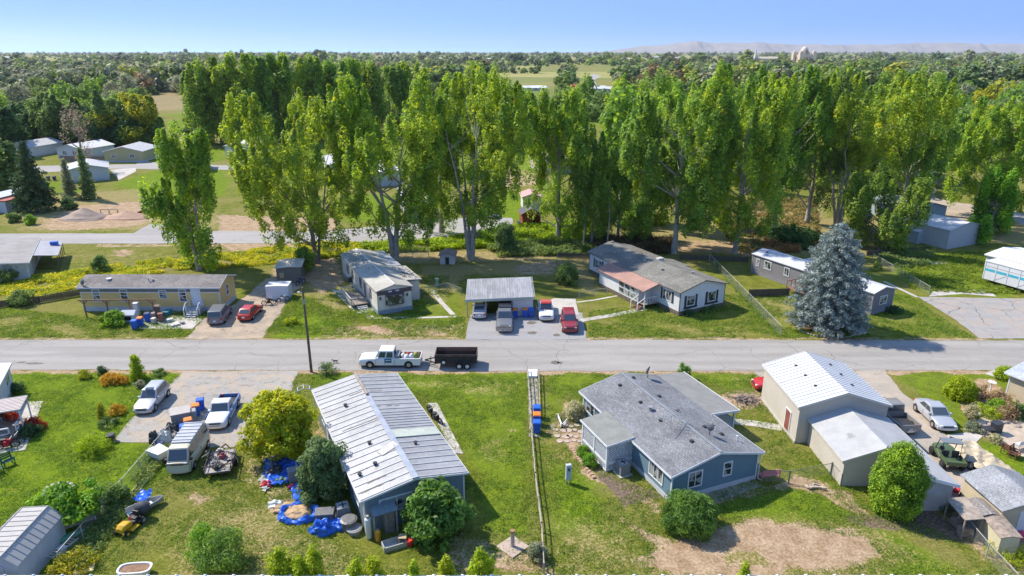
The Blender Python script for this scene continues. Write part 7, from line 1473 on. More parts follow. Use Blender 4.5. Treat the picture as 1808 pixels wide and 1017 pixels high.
# ---------------- yard things ----------------
BINB = mat('bin_blue', (.02,.11,.5), .08, rough=.5); BINO = mat('bin_orange', (.75,.2,.02), .08, rough=.5); BING = mat('bin_grey', (.3,.31,.31), .08, rough=.5); BIND = mat('bin_dark', (.03,.05,.13), .1, rough=.5)
def cart(label, px, py, rot, body, lid, s=1.0, group='wheeled bins', z=.025):
    p = G(px, py); t = thing('wheelie_bin', label, 'wheelie bin', (p.x, p.y, z), rot, group)
    mb = MB(); a, b, h_ = .25*s, .32*s, 1.0*s; mb.add([(-a,-a,.08),(a,-a,.08),(a,a,.08),(-a,a,.08),(-b,-b,h_),(b,-b,h_),(b,b,h_),(-b,b,h_)],[(0,3,2,1),(4,5,6,7),(0,1,5,4),(1,2,6,5),(2,3,7,6),(3,0,4,7)]); mb.build('bin_body', body, t, bevel=.02)
    mb = MB(); b2 = b*1.08; mb.add([(-b2,-b2,h_),(b2,-b2,h_),(b2,b2,h_),(-b2,b2,h_),(-b2*.8,-b2*.8,h_+.08),(b2*.8,-b2*.8,h_+.08),(b2*.8,b2*.7,h_+.13),(-b2*.8,b2*.7,h_+.13)],[(0,3,2,1),(4,5,6,7),(0,1,5,4),(1,2,6,5),(2,3,7,6),(3,0,4,7)]); mb.build('lid', lid, t)
    for s_ in (-1, 1): mb = MB(); mb.tube([(s_*.2*s,.3*s,.12),(s_*.27*s,.3*s,.12)], .12, 10); mb.build('wheel', DARK, t)
    mb = MB(); mb.bar((-.22*s,b+.07,h_-.05),(.22*s,b+.07,h_-.05),.035); mb.build('handle', DARK, t); return t
for a in ((356,724,.4,BINB,BINB,'blue wheelie bin at the road end of the driveway bin row'),(348,734,.4,BINB,BINO,'blue bin with orange lid second in the driveway row'),(342,744,.4,BING,BING,'grey bin between the orange-lidded one and the green tub'),(335,760,.5,BINB,BINO,'blue bin with orange lid nearest the camper van'),(328,771,.5,BINB,BINB,'blue-lidded bin touching the camper van rear'),
          (239,581,.1,BINB,BINB,'blue bin in front of the tan home slab, left'),(249,576,.1,BINB,BINO,'blue bin with orange lid beside the tan home slab'),(262,568,.1,BINB,BIND,'dark-topped blue bin by the tan home junk'),
          (910,561,.0,BINB,BINO,'blue bin with orange-red lid beside the dark pickup'),(927,560,.0,BINB,BINO,'orange-lidded bin in the middle of the carport trio'),(938,560,.0,BINB,BINB,'plain blue bin at the right of the carport trio'),
          (948,737,.0,BINB,BINB,'blue bin on the boardwalk, nearest the road'),(948,750,.0,BINB,BINO,'orange-lidded bin in the middle of the boardwalk row'),(948,764,.0,BINB,BINB,'blue bin on the boardwalk, farthest from the road'),
          (86,319,.1,BIND,BIND,'dark blue bin by the far lane, left one'),(97,319,.1,BIND,BIND,'dark blue bin by the far lane, right one'),(727,392,.0,BINB,BINB,'blue bin by the cream home end beside the back road'),(916,402,0,BIND,BIND,'dark bin left of the barn-red shed')): cart(a[5], *a[:5])
gd = thing('storage_tub', 'large green and grey lidded storage bin beside the orange-lidded bin', 'storage bin', tuple(G(322,748)), R(25)); mb = MB(); mb.box(-.75,-.5,.05,.7,.5,1.15); mb.build('tub_body', mat('tub_grey', (.3,.27,.24), .08), gd, bevel=.03)
mb = MB(); mb.box(.705,-.48,.1,.74,.48,1.13); mb.build('side_panel', mat('tub_green', (.04,.17,.09), .1), gd); mb = MB(); mb.add([(-.8,-.55,1.15),(.78,-.55,1.15),(.78,.55,1.3),(-.8,.55,1.3),(-.8,-.55,1.22),(.78,-.55,1.22),(.78,.55,1.38),(-.8,.55,1.38)],[(0,3,2,1),(4,5,6,7),(0,1,5,4),(1,2,6,5),(2,3,7,6),(3,0,4,7)]); mb.build('lid', mat('tub_lid', (.42,.38,.34), .08), gd)
def lump(name, label, cat, px, py, r, c, seed, rough=.4, z=0, amp=.16, rot=0, mname=None, n=18, m=12, group=None, sub=None, flat=True):
    """crumpled covered heap: half ellipsoid pushed about by noise"""
    rnd = np.random.RandomState(seed); p = G(px, py); mb = MB(); mb.ell((0,0,-.02), r, n, m, half=True); ob = mb.build(name, c, None, (p.x, p.y, z), rot=rot)
    ph = rnd.rand(9)*6.28
    for v in ob.data.vertices:
        x, y, zz = v.co; f = 1 + amp*(math.sin(x*9/max(r[0],.5)+ph[0]+3*y) + math.sin(y*11/max(r[1],.5)+ph[1]+4*zz) + .7*math.sin(17*x+ph[2])*math.sin(15*y+ph[3]))*.6
        rr = min(1, math.hypot(x/r[0], y/r[1])); v.co = (x*f, y*f, max(-.02, zz*f*((1-rr)*.8+.2) if cat == 'dirt mound' else zz*f))
    for pl in ob.data.polygons: pl.use_smooth = not flat
    return tag(ob, label, cat, group)
def tarpmat(n, c): return mat(n, c, .2, 2, rough=.35, bump=(6, .8))
TBL = tarpmat('blue_tarp', (.02,.12,.55)); TBK = tarpmat('black_bag', (.035,.037,.042)); TWH = tarpmat('white_tarp', (.5,.52,.48)); TGR = tarpmat('grey_cover', (.16,.155,.155)); TTN = tarpmat('tan_tarp', (.42,.35,.24)); TSD = mat('sand_pile', (.42,.28,.15), .15, 2, bump=(6, .5))
def crumple(name, label, cat, poly, z, m, seed, amp=.18, step=.22, group=None):
    """tarp lying on the ground: a gridded sheet with folds, clipped to a polygon, closed at the ground"""
    P = [G(*q) for q in poly]; X0, X1 = min(p.x for p in P), max(p.x for p in P); Y0, Y1 = min(p.y for p in P), max(p.y for p in P); r = random.Random(seed); ph = [r.uniform(0,6.28) for _ in range(8)]
    def inside(x, y):
        c = False
        for i in range(len(P)):
            a, b = P[i], P[(i+1) % len(P)]
            if (a.y > y) != (b.y > y) and x < (b.x-a.x)*(y-a.y)/(b.y-a.y+1e-9)+a.x: c = not c
        return c
    nx_, ny_ = int((X1-X0)/step)+1, int((Y1-Y0)/step)+1; vs = []; fs = []
    for j in range(ny_+1):
        for i in range(nx_+1):
            x, y = X0+i*step+r.uniform(-.06,.06), Y0+j*step+r.uniform(-.06,.06)
            vs.append((x, y, z + amp*(abs(math.sin(x*5+ph[0]+2*math.sin(y*4+ph[1])))*.6 + abs(math.sin(y*6+ph[2]+1.5*math.sin(x*5+ph[3])))*.5) + r.uniform(0,amp*.3)))
    for j in range(ny_):
        for i in range(nx_):
            if inside(X0+(i+.5)*step, Y0+(j+.5)*step): a = j*(nx_+1)+i; fs.append((a,a+1,a+nx_+2,a+nx_+1))
    used = sorted({i for f in fs for i in f}); mp_ = {u: k for k, u in enumerate(used)}; mb = MB(); mb.add([vs[u] for u in used], [tuple(mp_[i] for i in f) for f in fs])
    o = mb.build(name, m); so = o.modifiers.new('thick', 'SOLIDIFY'); so.thickness = .01; return tag(o, label, cat, group)
crumple('tarp', 'crumpled blue tarp spread under junk below the yellow-green tree', 'tarp', [(470,815),(505,806),(530,812),(522,840),(505,858),(475,860),(466,838)], .03, TBL, 1, .3)
crumple('tarp', 'loose blue tarp spilling right of the junk toward the crate', 'tarp', [(500,808),(528,803),(540,820),(528,836),(505,830)], .05, TBL, 7, .35)
crumple('tarp', 'dirty grey sheeting strewn left of the blue tarps', 'tarp', [(458,842),(470,846),(476,866),(462,870)], .03, TWH, 8, .2)
crumple('tarp', 'narrow blue tarp strip between the junk and the sand pile', 'tarp', [(512,862),(526,858),(542,880),(545,892),(520,888)], .03, TBL, 2, .25)
lump('sand_pile', 'tan sand pile inside the ring of blue tarp', 'sand pile', 527, 906, (.95,.75,.4), TSD, 3, amp=.1); lump('sand_pile', 'sandy dirt heap with debris beside the blue tarp ring', 'sand pile', 503, 898, (1.1,.6,.3), TSD, 4, amp=.2)
mb = MB(); p = G(528, 908); n = 40; r = random.Random(5); vs = []; fs = []
for i in range(n):
    a = 6.283*i/n
    for j in range(5): b = j/4*math.pi; rr = 1.08 + .24*math.cos(b)*-1 + r.uniform(-.05,.05); vs.append((p.x+rr*1.1*math.cos(a), p.y+rr*.9*math.sin(a), .02+.26*math.sin(b)*(1+.5*math.sin(5*a))+r.uniform(0,.12)))
for i in range(n):
    for j in range(4): a = i*5+j; b = ((i+1)%n)*5+j; fs.append((a,b,b+1,a+1))
mb.add(vs, fs); tag(mb.build('tarp', TBL), 'ring-shaped rolled blue tarp holding the sand pile', 'tarp')
for i, a in enumerate(((486,838,(.7,.6,.7),TBK,'black bag heap on the crumpled blue tarp'),(480,826,(.5,.4,.6),TWH if 0 else tarpmat('slate_bag',(.12,.17,.25)),'slate-blue bag on the crumpled tarp edge'),(497,852,(.55,.4,.4),tarpmat('green_cover',(.06,.12,.09)),'dark green covered item at the tarp front'),(471,858,(.45,.35,.45),tarpmat('red_bag',(.5,.03,.04)),'red bag at the left corner of the blue tarp'),(515,861,(.3,.25,.3),tarpmat('pink_bag',(.55,.04,.1)),'pink-red bucket-sized bag by the grey crate'),(463,848,(.3,.25,.25),tarpmat('yellow_bag',(.5,.38,.05)),'small yellow bag left of the blue tarp'),(487,893,(.6,.45,.4),TWH,'crumpled pale sheeting beside the sand pile'),
    (289,777,(.75,.5,.85),TWH,'white tarp-covered heap behind the camper van'),(306,764,(.8,.55,.9),TBK,'black bag heap between white tarp and green tub'),(273,780,(.45,.4,.95),TBK,'upright black bag at the driveway corner'),(284,787,(.4,.3,.4),tarpmat('indigo_bag',(.05,.05,.3)),'indigo bag in front of the white tarp heap'),(312,772,(.4,.35,.5),tarpmat('beige_bag',(.4,.36,.3)),'beige sack beside the camper van rear'),
    (591,930,(1.0,.6,.5),TBL,'loose blue tarp heap between covered box and grey tubs'))):
    lump('trash_bag' if i not in (6,7,12) else 'tarp_heap', a[4], 'bag' if i not in (6,7,12) else 'tarp', a[0], a[1], a[2], a[3], 20+i)
def boxthing(name, label, cat, px, py, dims, rot, m, z=0, top=None, bev=.04):
    p = G(px, py); t = thing(name, label, cat, (p.x, p.y, z), rot); a, b, h_ = dims; mb = MB(); mb.box(-a/2,-b/2,0,a/2,b/2,h_); mb.build('case', m, t, bevel=bev)
    mb = MB(); mb.box(-a/2-.03,-b/2-.03,h_,a/2+.03,b/2+.03,h_+.07); mb.build('lid', top or m, t, bevel=.02); return t
boxthing('crate', 'grey crate with lid standing by the dark juniper bush', 'crate', 519, 848, (.75,.6,.9), .4, mat('crate_grey', (.25,.25,.27), .1)); lump('covered_heap', 'blue tarp-wrapped heap below the black-covered box', 'covered heap', 570, 938, (.85,.6,.8), TBL, 61, amp=.22); boxthing('covered_box', 'dark grey covered box above the blue-wrapped one', 'box', 575, 921, (1.2,.8,.8), .1, TGR, bev=.12)
def acunit(label, px, py, rot=0):
    p = G(px, py); t = thing('air_conditioner', label, 'air conditioner', (p.x, p.y, .05), rot); mb = MB(); mb.box(-.42,-.42,.05,.42,.42,.95); mb.build('casing', mat('ac_casing', (.2,.21,.215), .15, 6, lines=(2,.06,.6)), t, bevel=.07)
    mb = MB(); mb.cyl((0,0),.34,.951,.975,20); mb.build('fan_grille', mat('ac_grille', (.3,.3,.3), .3, 9), t); mb = MB()
    for k in range(4): a = k*1.57; mb.bar((0,0,.985),(.28*math.cos(a),.28*math.sin(a),.985),.09,.015)
    mb.build('fan_blades', DARK, t); mb = MB(); mb.box(-.55,-.55,-.08,.55,.55,.04); mb.build('pad', CONC, t)
acunit('grey air-conditioning unit beside the slate-blue house corner', 607, 913, .4); acunit('dark air-conditioning unit between lattice porch and blue house wall', 1099, 836, .4)
def tub(label, px, py, r, h_, m, z=0):
    p = G(px, py); t = thing('tub', label, 'tub', (p.x, p.y, z)); mb = MB(); mb.tube([(0,0,0),(0,0,h_)], [r*.85, r], 14); mb.build('tub_shell', m, t, smooth=40); mb = MB(); mb.tube([(0,0,h_),(0,0,h_+.06)], [r*1.05, r*.8], 14); mb.build('lid', m, t); return t
tub('grey round lidded tub on top beside the covered boxes', 617, 933, .55, .75, TGR); tub('wider grey tub half under the other by the house corner', 626, 940, .5, .35, mat('pale_tub', (.25,.25,.25), .1))
tub('black plant pot on the left lawn by the driveway', 197, 779, .35, .6, DARK); tub('red bucket in front of the glossy-leaved bush', 724, 963, .22, .4, mat('red_bucket', (.6,.03,.02), .05)); tub('white bucket by the bottom left shed ladder', 111, 975, .25, .35, WHITE)
cy = thing('gas_cylinder', 'white gas cylinder standing under the lean-to by the gable', 'gas cylinder', tuple(G(652,950))); mb = MB(); mb.tube([(0,0,.02),(0,0,.1),(0,0,1.5),(0,0,1.62)], [.17,.2,.2,.08], 12); mb.build('tank', WHITE, cy, smooth=40); mb = MB(); mb.tube([(0,0,1.6),(0,0,1.75)], [.12,.12], 10); mb.build('collar', GREYM, cy)
cy = thing('gas_cylinder', 'orange-yellow cylinder standing under the lean-to', 'gas cylinder', tuple(G(668,955))); mb = MB(); mb.tube([(0,0,.02),(0,0,.1),(0,0,.75),(0,0,.86)], [.15,.18,.18,.07], 12); mb.build('tank', mat('cyl_orange', (.65,.3,.02), .05), cy, smooth=40); mb = MB(); mb.tube([(0,0,.85),(0,0,.95)], [.05,.05], 8); mb.build('valve', GREYM, cy)
tb = thing('trough', 'grey metal trough lying below the gable window', 'trough', tuple(G(703,962)), R(25)); mb = MB(); mb.box(-1.0,-.4,.0,1.0,-.34,.35); mb.box(-1.0,.34,0,1.0,.4,.35); mb.box(-1.0,-.4,0,-.94,.4,.35); mb.box(.94,-.4,0,1.0,.4,.35); mb.box(-.95,-.35,0,.95,.35,.05); mb.build('shell', GALV, tb)
def table(label, px, py, a, b, h_, m, rot=0, name='table', cat='table', z=0):
    p = G(px, py); t = thing(name, label, cat, (p.x, p.y, z), rot); mb = MB(); mb.box(-a/2,-b/2,h_-.05,a/2,b/2,h_); mb.build('top', m, t)
    for x in (-a/2+.06, a/2-.06):
        for y in (-b/2+.06, b/2-.06): mb = MB(); mb.box(x-.03,y-.03,0,x+.03,y+.03,h_-.05); mb.build('leg', m, t)
    return t
table('tiny wooden table left of the red bucket', 712, 960, .55, .45, .6, mat('pine', (.45,.33,.22), .1))
def bench(label, px, py, rot, m, w_=1.5, z=0, name='bench', cat='bench'):
    p = G(px, py); t = thing(name, label, cat, (p.x, p.y, z), rot); mb = MB()
    for k in range(3): mb.box(-w_/2,-.25+k*.17,.42,w_/2,-.1+k*.17,.46)
    mb.build('seat', m, t); mb = MB()
    for k in range(3): mb.box(-w_/2,.26+k*.03,.55+k*.16,w_/2,.29+k*.03,.67+k*.16)
    mb.build('backrest', m, t)
    for x in (-w_/2+.05, w_/2-.05):
        mb = MB(); mb.bar((x,-.22,0),(x,-.22,.6),.06); mb.bar((x,.25,0),(x,.36,1.0),.06); mb.bar((x,-.25,.62),(x,.3,.62),.06); mb.build('side_frame', m, t)
    return t
bench('pink slatted bench at the right corner of the blue house', 1356, 846, R(190), mat('pink_paint', (.55,.2,.22), .08)); bench('white slatted garden bench on the patio at the right edge', 1803, 792, R(200), mat('white_bench', (.55,.54,.52), .08), 1.7)
bench('rust-brown wooden garden seat at the patio edge, left one', 1778, 802, R(120), mat('rust_wood', (.2,.09,.05), .2), .8, name='garden_chair', cat='chair'); bench('second rust-brown garden seat right of the first', 1790, 808, R(30), mat('rust_wood', (.2,.09,.05)), .8, name='garden_chair', cat='chair')
bench('dark green garden chair at the left edge of the lawn', 16, 822, R(60), mat('bottle_green', (.02,.1,.06), .1), .8, name='garden_chair', cat='chair'); bench('dark green garden chair cut by the left edge', -2, 835, R(150), mat('bottle_green', (.02,.1,.06)), .8, name='garden_chair', cat='chair')
bench('low white-slatted bench beside the bottom left shed', 132, 935, R(40), mat('bleached_slats', (.5,.46,.42), .1), 2.6)
table('round-cornered black fire table on the right patio', 1742, 768, .9, .8, .65, DARK); boxthing('smoker_grill', 'black covered grill beside the fire table', 'grill', 1757, 764, (.8,.6,.9), .3, TBK, bev=.1); boxthing('grill', 'black covered grill on the small deck of the cream single-wide', 'grill', 622, 505, (1.1,.6,.6), .5, TBK, .6, bev=.1)
for i, a in enumerate(((8,742,'red flowers in a box on the left deck'),(25,748,'pinkish pot plants on the left deck rail'))): bush(a[2], a[0], a[1], .55, .8, LRED, 500+i, n=26, per=40, size=.06, cl=.2, z0=.4, name='potted_plant', cat='potted plant')
b_ = bike('red and black tricycle on the slab below the left deck', G(14,792), R(20), 0, mat('trike_red', (.5,.02,.03)), True); bike('dark bicycle standing behind the red tricycle', G(25,783), R(10), .05, DARK)
# ladders
def ladder(label, p0, p1, w_, m, z0=.08, z1=.08, n=12):
    a, b = G(*p0, z0), G(*p1, z1); t = thing('ladder', label, 'ladder', tuple(a)); d = b - a; s = Vector((-d.y, d.x, 0)).normalized() * w_/2
    for k in (-1, 1): mb = MB(); mb.bar(s*k, d + s*k, .05, .09); mb.build('rail', m, t)
    mb = MB()
    for k in range(n): f = (k+.5)/n; mb.bar(d*f - s, d*f + s, .045)
    mb.build('rungs', m, t)
ladder('long wooden extension ladder lying in the grass along the fence', (203,914), (264,836), .5, mat('ladder_wood', (.42,.34,.22), .1), n=14); ladder('short aluminium ladder lying beside the bottom left shed', (86,985), (132,950), .5, mat('ladder_alu', (.48,.46,.42), .1), .5, .3, n=9)
bo = thing('canoe', 'green canoe hull with a yellow end lying against the bottom left shed', 'canoe', tuple(G(107,962)), R(52)); mb = MB(); mb.add(*(lambda s: (s.v, s.f))(loft([[(x, r_*math.cos(a), .28+r_*.8*math.sin(a)) for a in [k*.785 for k in range(8)]] for x, r_ in ((-1.5,.04),(-1.0,.24),(0,.33),(1.0,.24),(1.5,.04))]))); mb.build('hull', mat('canoe_green', (.06,.26,.17), .08, rough=.4), bo, smooth=60); mb = MB(); mb.ell((-1.35,0,.34),(.3,.22,.2),8,6); mb.build('end_cap', mat('canoe_yellow', (.65,.48,.03), .05), bo)
bo = thing('boat', 'small aluminium boat on its side partly under a blue tarp', 'boat', tuple(G(258,900)), R(48)); bo.scale = (.72, .72, .72); mb = MB(); secs = [[(x, w_, .75), (x, w_*.85, .3), (x, 0, .12), (x, -w_*.85, .3), (x, -w_, .75), (x, -w_+.04, .75), (x, -(w_*.85)+.04, .34), (x, 0, .17), (x, (w_*.85)-.04, .34), (x, w_-.04, .75)] for x, w_ in ((-1.6,.55),(-.8,.62),(.2,.6),(1.0,.45),(1.7,.08))]; q = loft(secs); q.build('hull', GREYM, bo, smooth=40)
mb = MB(); mb.box(-.6,-.5,.6,-.4,.5,.65); mb.box(.4,-.42,.6,.6,.42,.65); mb.build('seats', GREYM, bo)
crumple('tarp', 'blue tarp draped over the small aluminium boat', 'tarp', [(240,897),(252,880),(272,877),(268,892),(250,902)], .5, TBL, 9, .2, .18)
# stone fire ring, tub planter, kerbs
fr = thing('fire_ring', 'ring of pale stones with charred wood on the left lawn', 'fire ring', tuple(G(103,866))); rnd = random.Random(3)
for k in range(13): a = 6.28*k/13; mb = MB(); mb.ell((.95*math.cos(a), .8*math.sin(a), .06), (.2,.16,.13), 6, 4); mb.build('stone', mat('pale_stone_edge', (.42,.39,.34)), fr)
mb = MB(); [mb.bar((rnd.uniform(-.5,.5),rnd.uniform(-.5,.5),.1),(rnd.uniform(-.5,.5),rnd.uniform(-.5,.5),.25),.1) for k in range(8)]; mb.build('firewood', mat('char', (.09,.065,.05), .3, 5), fr)
pt = thing('planter_tub', 'old white enamel bathtub used as a planter at the bottom edge', 'planter', tuple(G(240,1014)), R(5)); mb = MB(); pl_ = [(1.0*math.copysign(abs(math.cos(a))**.6, math.cos(a)), .5*math.copysign(abs(math.sin(a))**.6, math.sin(a))) for a in [k*6.283/20 for k in range(20)]]
vs = [(x*.8,y*.8,0) for x,y in pl_] + [(x,y,.5) for x,y in pl_] + [(x*.88,y*.82,.5) for x,y in pl_] + [(x*.84,y*.78,.4) for x,y in pl_]; fs = [(j*20+k, j*20+(k+1)%20, (j+1)*20+(k+1)%20, (j+1)*20+k) for j in range(3) for k in range(20)]; mb.add(vs, fs); mb.build('tub_shell', WHITE, pt, smooth=50); mb = MB(); mb.add([(x*.85,y*.79,.42) for x,y in pl_],[tuple(range(20))]); mb.build('soil', mat('soil', (.2,.11,.06), .3, 6), pt)
boxthing('cushion', 'yellow cushion-like board beside the bathtub planter', 'board', 150, 1008, (1.0,.6,.12), R(20), mat('pale_yellow', (.55,.45,.18), .1)); boxthing('firewood_rack', 'stained plank box at the corner of the bottom left shed', 'plank box', 62, 990, (1.4,.5,.4), R(50), mat('rust_planks', (.3,.17,.09), .25, 4))
# wheelbarrow tray at the fence top, satellite pole
wb = thing('wheelbarrow', 'white wheelbarrow tipped up against the fence behind the camper van', 'wheelbarrow', tuple(G(283,812)), R(-30)); mb = MB(); mb.add([(-.5,-.4,.25),(.5,-.35,.25),(.5,.35,.25),(-.5,.4,.25),(-.75,-.6,.95),(.7,-.5,.95),(.7,.5,.95),(-.75,.6,.95)],[(0,1,2,3),(7,6,5,4),(0,4,5,1),(1,5,6,2),(2,6,7,3),(3,7,4,0)]); mb.build('tray', WHITE, wb, bevel=.03); mb = MB(); mb.tube([(.75,-.08,.2),(.75,.08,.2)], .2, 12); mb.build('wheel', TYRE, wb); mb = MB(); [mb.bar((.7,s*.1,.2),(-1.2,s*.35,.65),.04) for s in (-1,1)]; mb.build('handles', GREYM, wb)
# trellis arch
ar = thing('garden_arch', 'white wooden garden arch behind the yellow-green tree', 'garden arch', tuple(G(540,722)), R(20)); mb = MB()
for y in (-.35,.35): mb.tube([(-.8,y,0),(-.8,y,1.6),(-.5,y,2.05),(0,y,2.2),(.5,y,2.05),(.8,y,1.6),(.8,y,0)], .035, 5)
mb.build('frame', WHITE, ar); mb = MB()
for x, z in ((-.8,.6),(-.8,1.1),(-.78,1.6),(-.5,2.05),(0,2.2),(.5,2.05),(.78,1.6),(.8,1.1)): mb.bar((x,-.35,z),(x,.35,z),.035)
mb.build('slats', WHITE, ar)
# utility pole
up = thing('utility_pole', 'tall brown wooden utility pole at the near edge of the road', 'utility pole', tuple(G(550,657)), R(8)); hp = HZ(507, G(550,657).y); mb = MB(); mb.tube([(0,0,-.2),(.0,0,hp*.5),(-.02,0,hp)], [.14,.12,.09], 10); mb.build('pole', mat('creosote_wood', (.15,.105,.065), .25, 2), up, smooth=60)
mb = MB(); mb.bar((-.02,0,hp-.6),(-.3,.0,hp-.5),.05); mb.ell((-.38,0,hp-.5),(.16,.12,.1),8,4); mb.build('lamp', WHITE, up); mb = MB(); mb.box(-.12,-.12,hp-1.7,.12,.12,hp-1.2); mb.build('bracket', GREYM, up)
# fences
def chainmat():
    m, t, o = newmat('chain_link_mesh'); tc = N(t, 'ShaderNodeTexCoord'); sp = N(t, 'ShaderNodeSeparateXYZ'); L(t, tc.outputs['Object'], sp.inputs[0])
    a = mth(t, 'ADD', sp.outputs[0], sp.outputs[2]); b = mth(t, 'SUBTRACT', sp.outputs[0], sp.outputs[2]); f = mth(t, 'MAXIMUM', *[mth(t, 'LESS_THAN', mth(t, 'PINGPONG', v, .035), .0026) for v in (a, b)])
    tr = N(t, 'ShaderNodeBsdfTransparent'); p = N(t, 'ShaderNodeBsdfPrincipled'); p.inputs['Base Color'].default_value = (.4,.4,.38,1); p.inputs['Roughness'].default_value = .6
    mx = N(t, 'ShaderNodeMixShader'); L(t, f, mx.inputs[0]); L(t, tr.outputs[0], mx.inputs[1]); L(t, p.outputs[0], mx.inputs[2]); L(t, mx.outputs[0], o.inputs[0]); return m
CL = chainmat(); FP = mat('fence_post_steel', (.38,.38,.35), .12, rough=.6)
def chain(label, pts, h_=1.2, sp_=2.6, post=FP, r=.035):
    P = [G(*q) if len(q) == 2 else Vector(q) for q in pts]; d0 = (P[1]-P[0]); t = thing('chain_link_fence', label, 'fence', tuple(P[0]))
    for a, b in zip(P, P[1:]):
        l = (b-a).length; ang = math.atan2((b-a).y, (b-a).x); n = max(1, round(l/sp_)); mb = MB(); mb.add([(0,0,.03),(l,0,.03),(l,0,h_),(0,0,h_)],[(0,1,2,3)]); o = mb.build('mesh_panel', CL, t, loc=a-P[0], rot=ang); mb = MB(); mb.bar((0,0,h_),(l,0,h_),.035); mb.build('top_rail', post, t, loc=a-P[0], rot=ang)
        for k in range(n+1):
            if k == 0 and a is not P[0]: continue
            mb = MB(); mb.cyl((0,0),r,-.1,h_+.08,6); mb.build('post', post, t, loc=(a-P[0]) + (b-a)*(k/n))
chain('rusty chain-link fence running down the left lawn from the camper van', [(302,772),(107,1003)], 1.15)
chain('grey chain-link fence between the white house lawn and the spruce lawn', [(1252,462),(1378,593)], 1.2)
chain('low chain-link fence between the blue house and the garage with a gate', [(1345,850),(1392,853),(1466,838),(1484,858)], 1.0, post=mat('green_post', (.13,.16,.13), .1), r=.05)
chain('chain-link fence along the lean-to and cream shed, lower right', [(1648,885),(1690,925),(1740,985),(1790,1040)], 1.1)
chain('chain-link kennel panel behind the tiny playhouse', [(700,462),(757,463),(757,452),(705,450)], 1.5)
chain('short chain-link run left of the white house path', [(1022,527),(1072,520)], .9); chain('short chain-link run beside the green bush', [(983,462),(995,480),(1003,500)], 1.1)
chain('thin wire fence across the cream home side yard', [(722,525),(790,512),(815,522)], 1.0)
chain('chain-link fence right of the spruce lawn beside the big lot', [(1540,460),(1590,490),(1640,520)], 1.1)
def board(label, pts, h_, m, th_=.04, sp_=2.2, name='wooden_fence'):
    P = [G(*q) for q in pts]; t = thing(name, label, 'fence', tuple(P[0]))
    for a, b in zip(P, P[1:]):
        l = (b-a).length; ang = math.atan2((b-a).y, (b-a).x); mb = MB(); k = .0
        while k < l - .05: mb.box(k,-th_/2,.04,min(l,k+.16),th_/2,h_); k += .18
        mb.build('boards', m, t, loc=a-P[0], rot=ang); n = max(1, round(l/sp_))
        for i in range(n+1): mb = MB(); mb.box(-.05,-.05,-.1,.05,.05,h_+.05); mb.build('post', m, t, loc=(a-P[0])+(b-a)*(i/n), rot=ang)
DKW = mat('dark_fence_wood', (.09,.075,.06), .25, 3)
board('dark board fence at the back of the dry yard, left', [(-40,548),(70,535),(148,521)], .9, DKW); board('low dark board fence between the white and grey homes', [(1322,524),(1392,522)], 1.0, DKW); board('low dark fence behind the white house lawn', [(1200,458),(1255,460),(1320,463)], .8, DKW); board('dark fence beyond the yard behind the white house, left part', [(985,455),(1062,458)], .8, DKW); board('dark fence behind the grey home, right part', [(1530,452),(1620,446)], .8, DKW); board('brown board fence between the two pale houses at the far lane', [(108,286),(150,287),(186,287)], 1.8, mat('brown_far_fence', (.22,.17,.13), .1), sp_=4)
# dividing fence with boardwalk
path([(942,655),(942,700),(943,772)], .85, .04, mat('boardwalk_slats', (.33,.29,.25), .15, 2, lines=(1,.35,.5), world=True)); pad([(933,656),(949,656),(949,668),(933,668)], .25, WHITE)
def lowrail(label, pts, h_, m, name='rail_fence'):
    P = [G(*q) for q in pts]; t = thing(name, label, 'fence', tuple(P[0]))
    for a, b in zip(P, P[1:]):
        mb = MB(); mb.bar(a-P[0]+Vector((0,0,h_)), b-P[0]+Vector((0,0,h_)), .06); mb.bar(a-P[0]+Vector((0,0,h_*.45)), b-P[0]+Vector((0,0,h_*.45)), .06); mb.build('rail', m, t); n = max(1, round((b-a).length/2.4))
        for i in range(n+1): mb = MB(); mb.box(-.05,-.05,-.1,.05,.05,h_+.06); mb.build('post', m, t, loc=(a-P[0])+(b-a)*(i/n))
lowrail('weathered white rail fence dividing the two lawns down to the bottom', [(931,660),(938,770),(945,850),(956,940),(960,1012)], .75, mat('weathered_white', (.34,.29,.24), .25, 2)); lowrail('short white rail along the right of the boardwalk', [(951,662),(953,740)], .6, mat('weathered_white', (.46,.42,.37)))
lowrail('fallen white picket gate by the stone path', [(985,738),(992,756),(1000,748)], .35, WHITE, 'picket_gate'); lowrail('wooden rail fence by the back road, behind the poplars', [(590,412),(640,411)], .9, mat('brown_post', (.14,.1,.07)))
# vinyl fence along the bottom edge
vf = thing('vinyl_fence', 'white vinyl fence whose capped top rail runs along the bottom edge', 'fence', (0,0,0)); VY = 31.32; VW = mat('white_vinyl', (.75,.76,.77), .03, rough=.4)
mb = MB(); mb.box(-32,VY-.04,1.62,32,VY+.04,1.78); mb.build('top_rail', VW, vf); mb = MB(); mb.box(-32,VY-.015,.15,32,VY+.015,1.62); mb.build('panels', VW, vf)
for k in range(-19, 20): x = k*1.63+.45; mb = MB(); mb.box(x-.065,VY-.065,0,x+.065,VY+.065,1.82); mb.add([(x-.09,VY-.09,1.82),(x+.09,VY-.09,1.82),(x+.09,VY+.09,1.82),(x-.09,VY+.09,1.82),(x,VY,1.9)],[(0,1,4),(1,2,4),(2,3,4),(3,0,4),(0,3,2,1)]); mb.build('post', VW, vf)
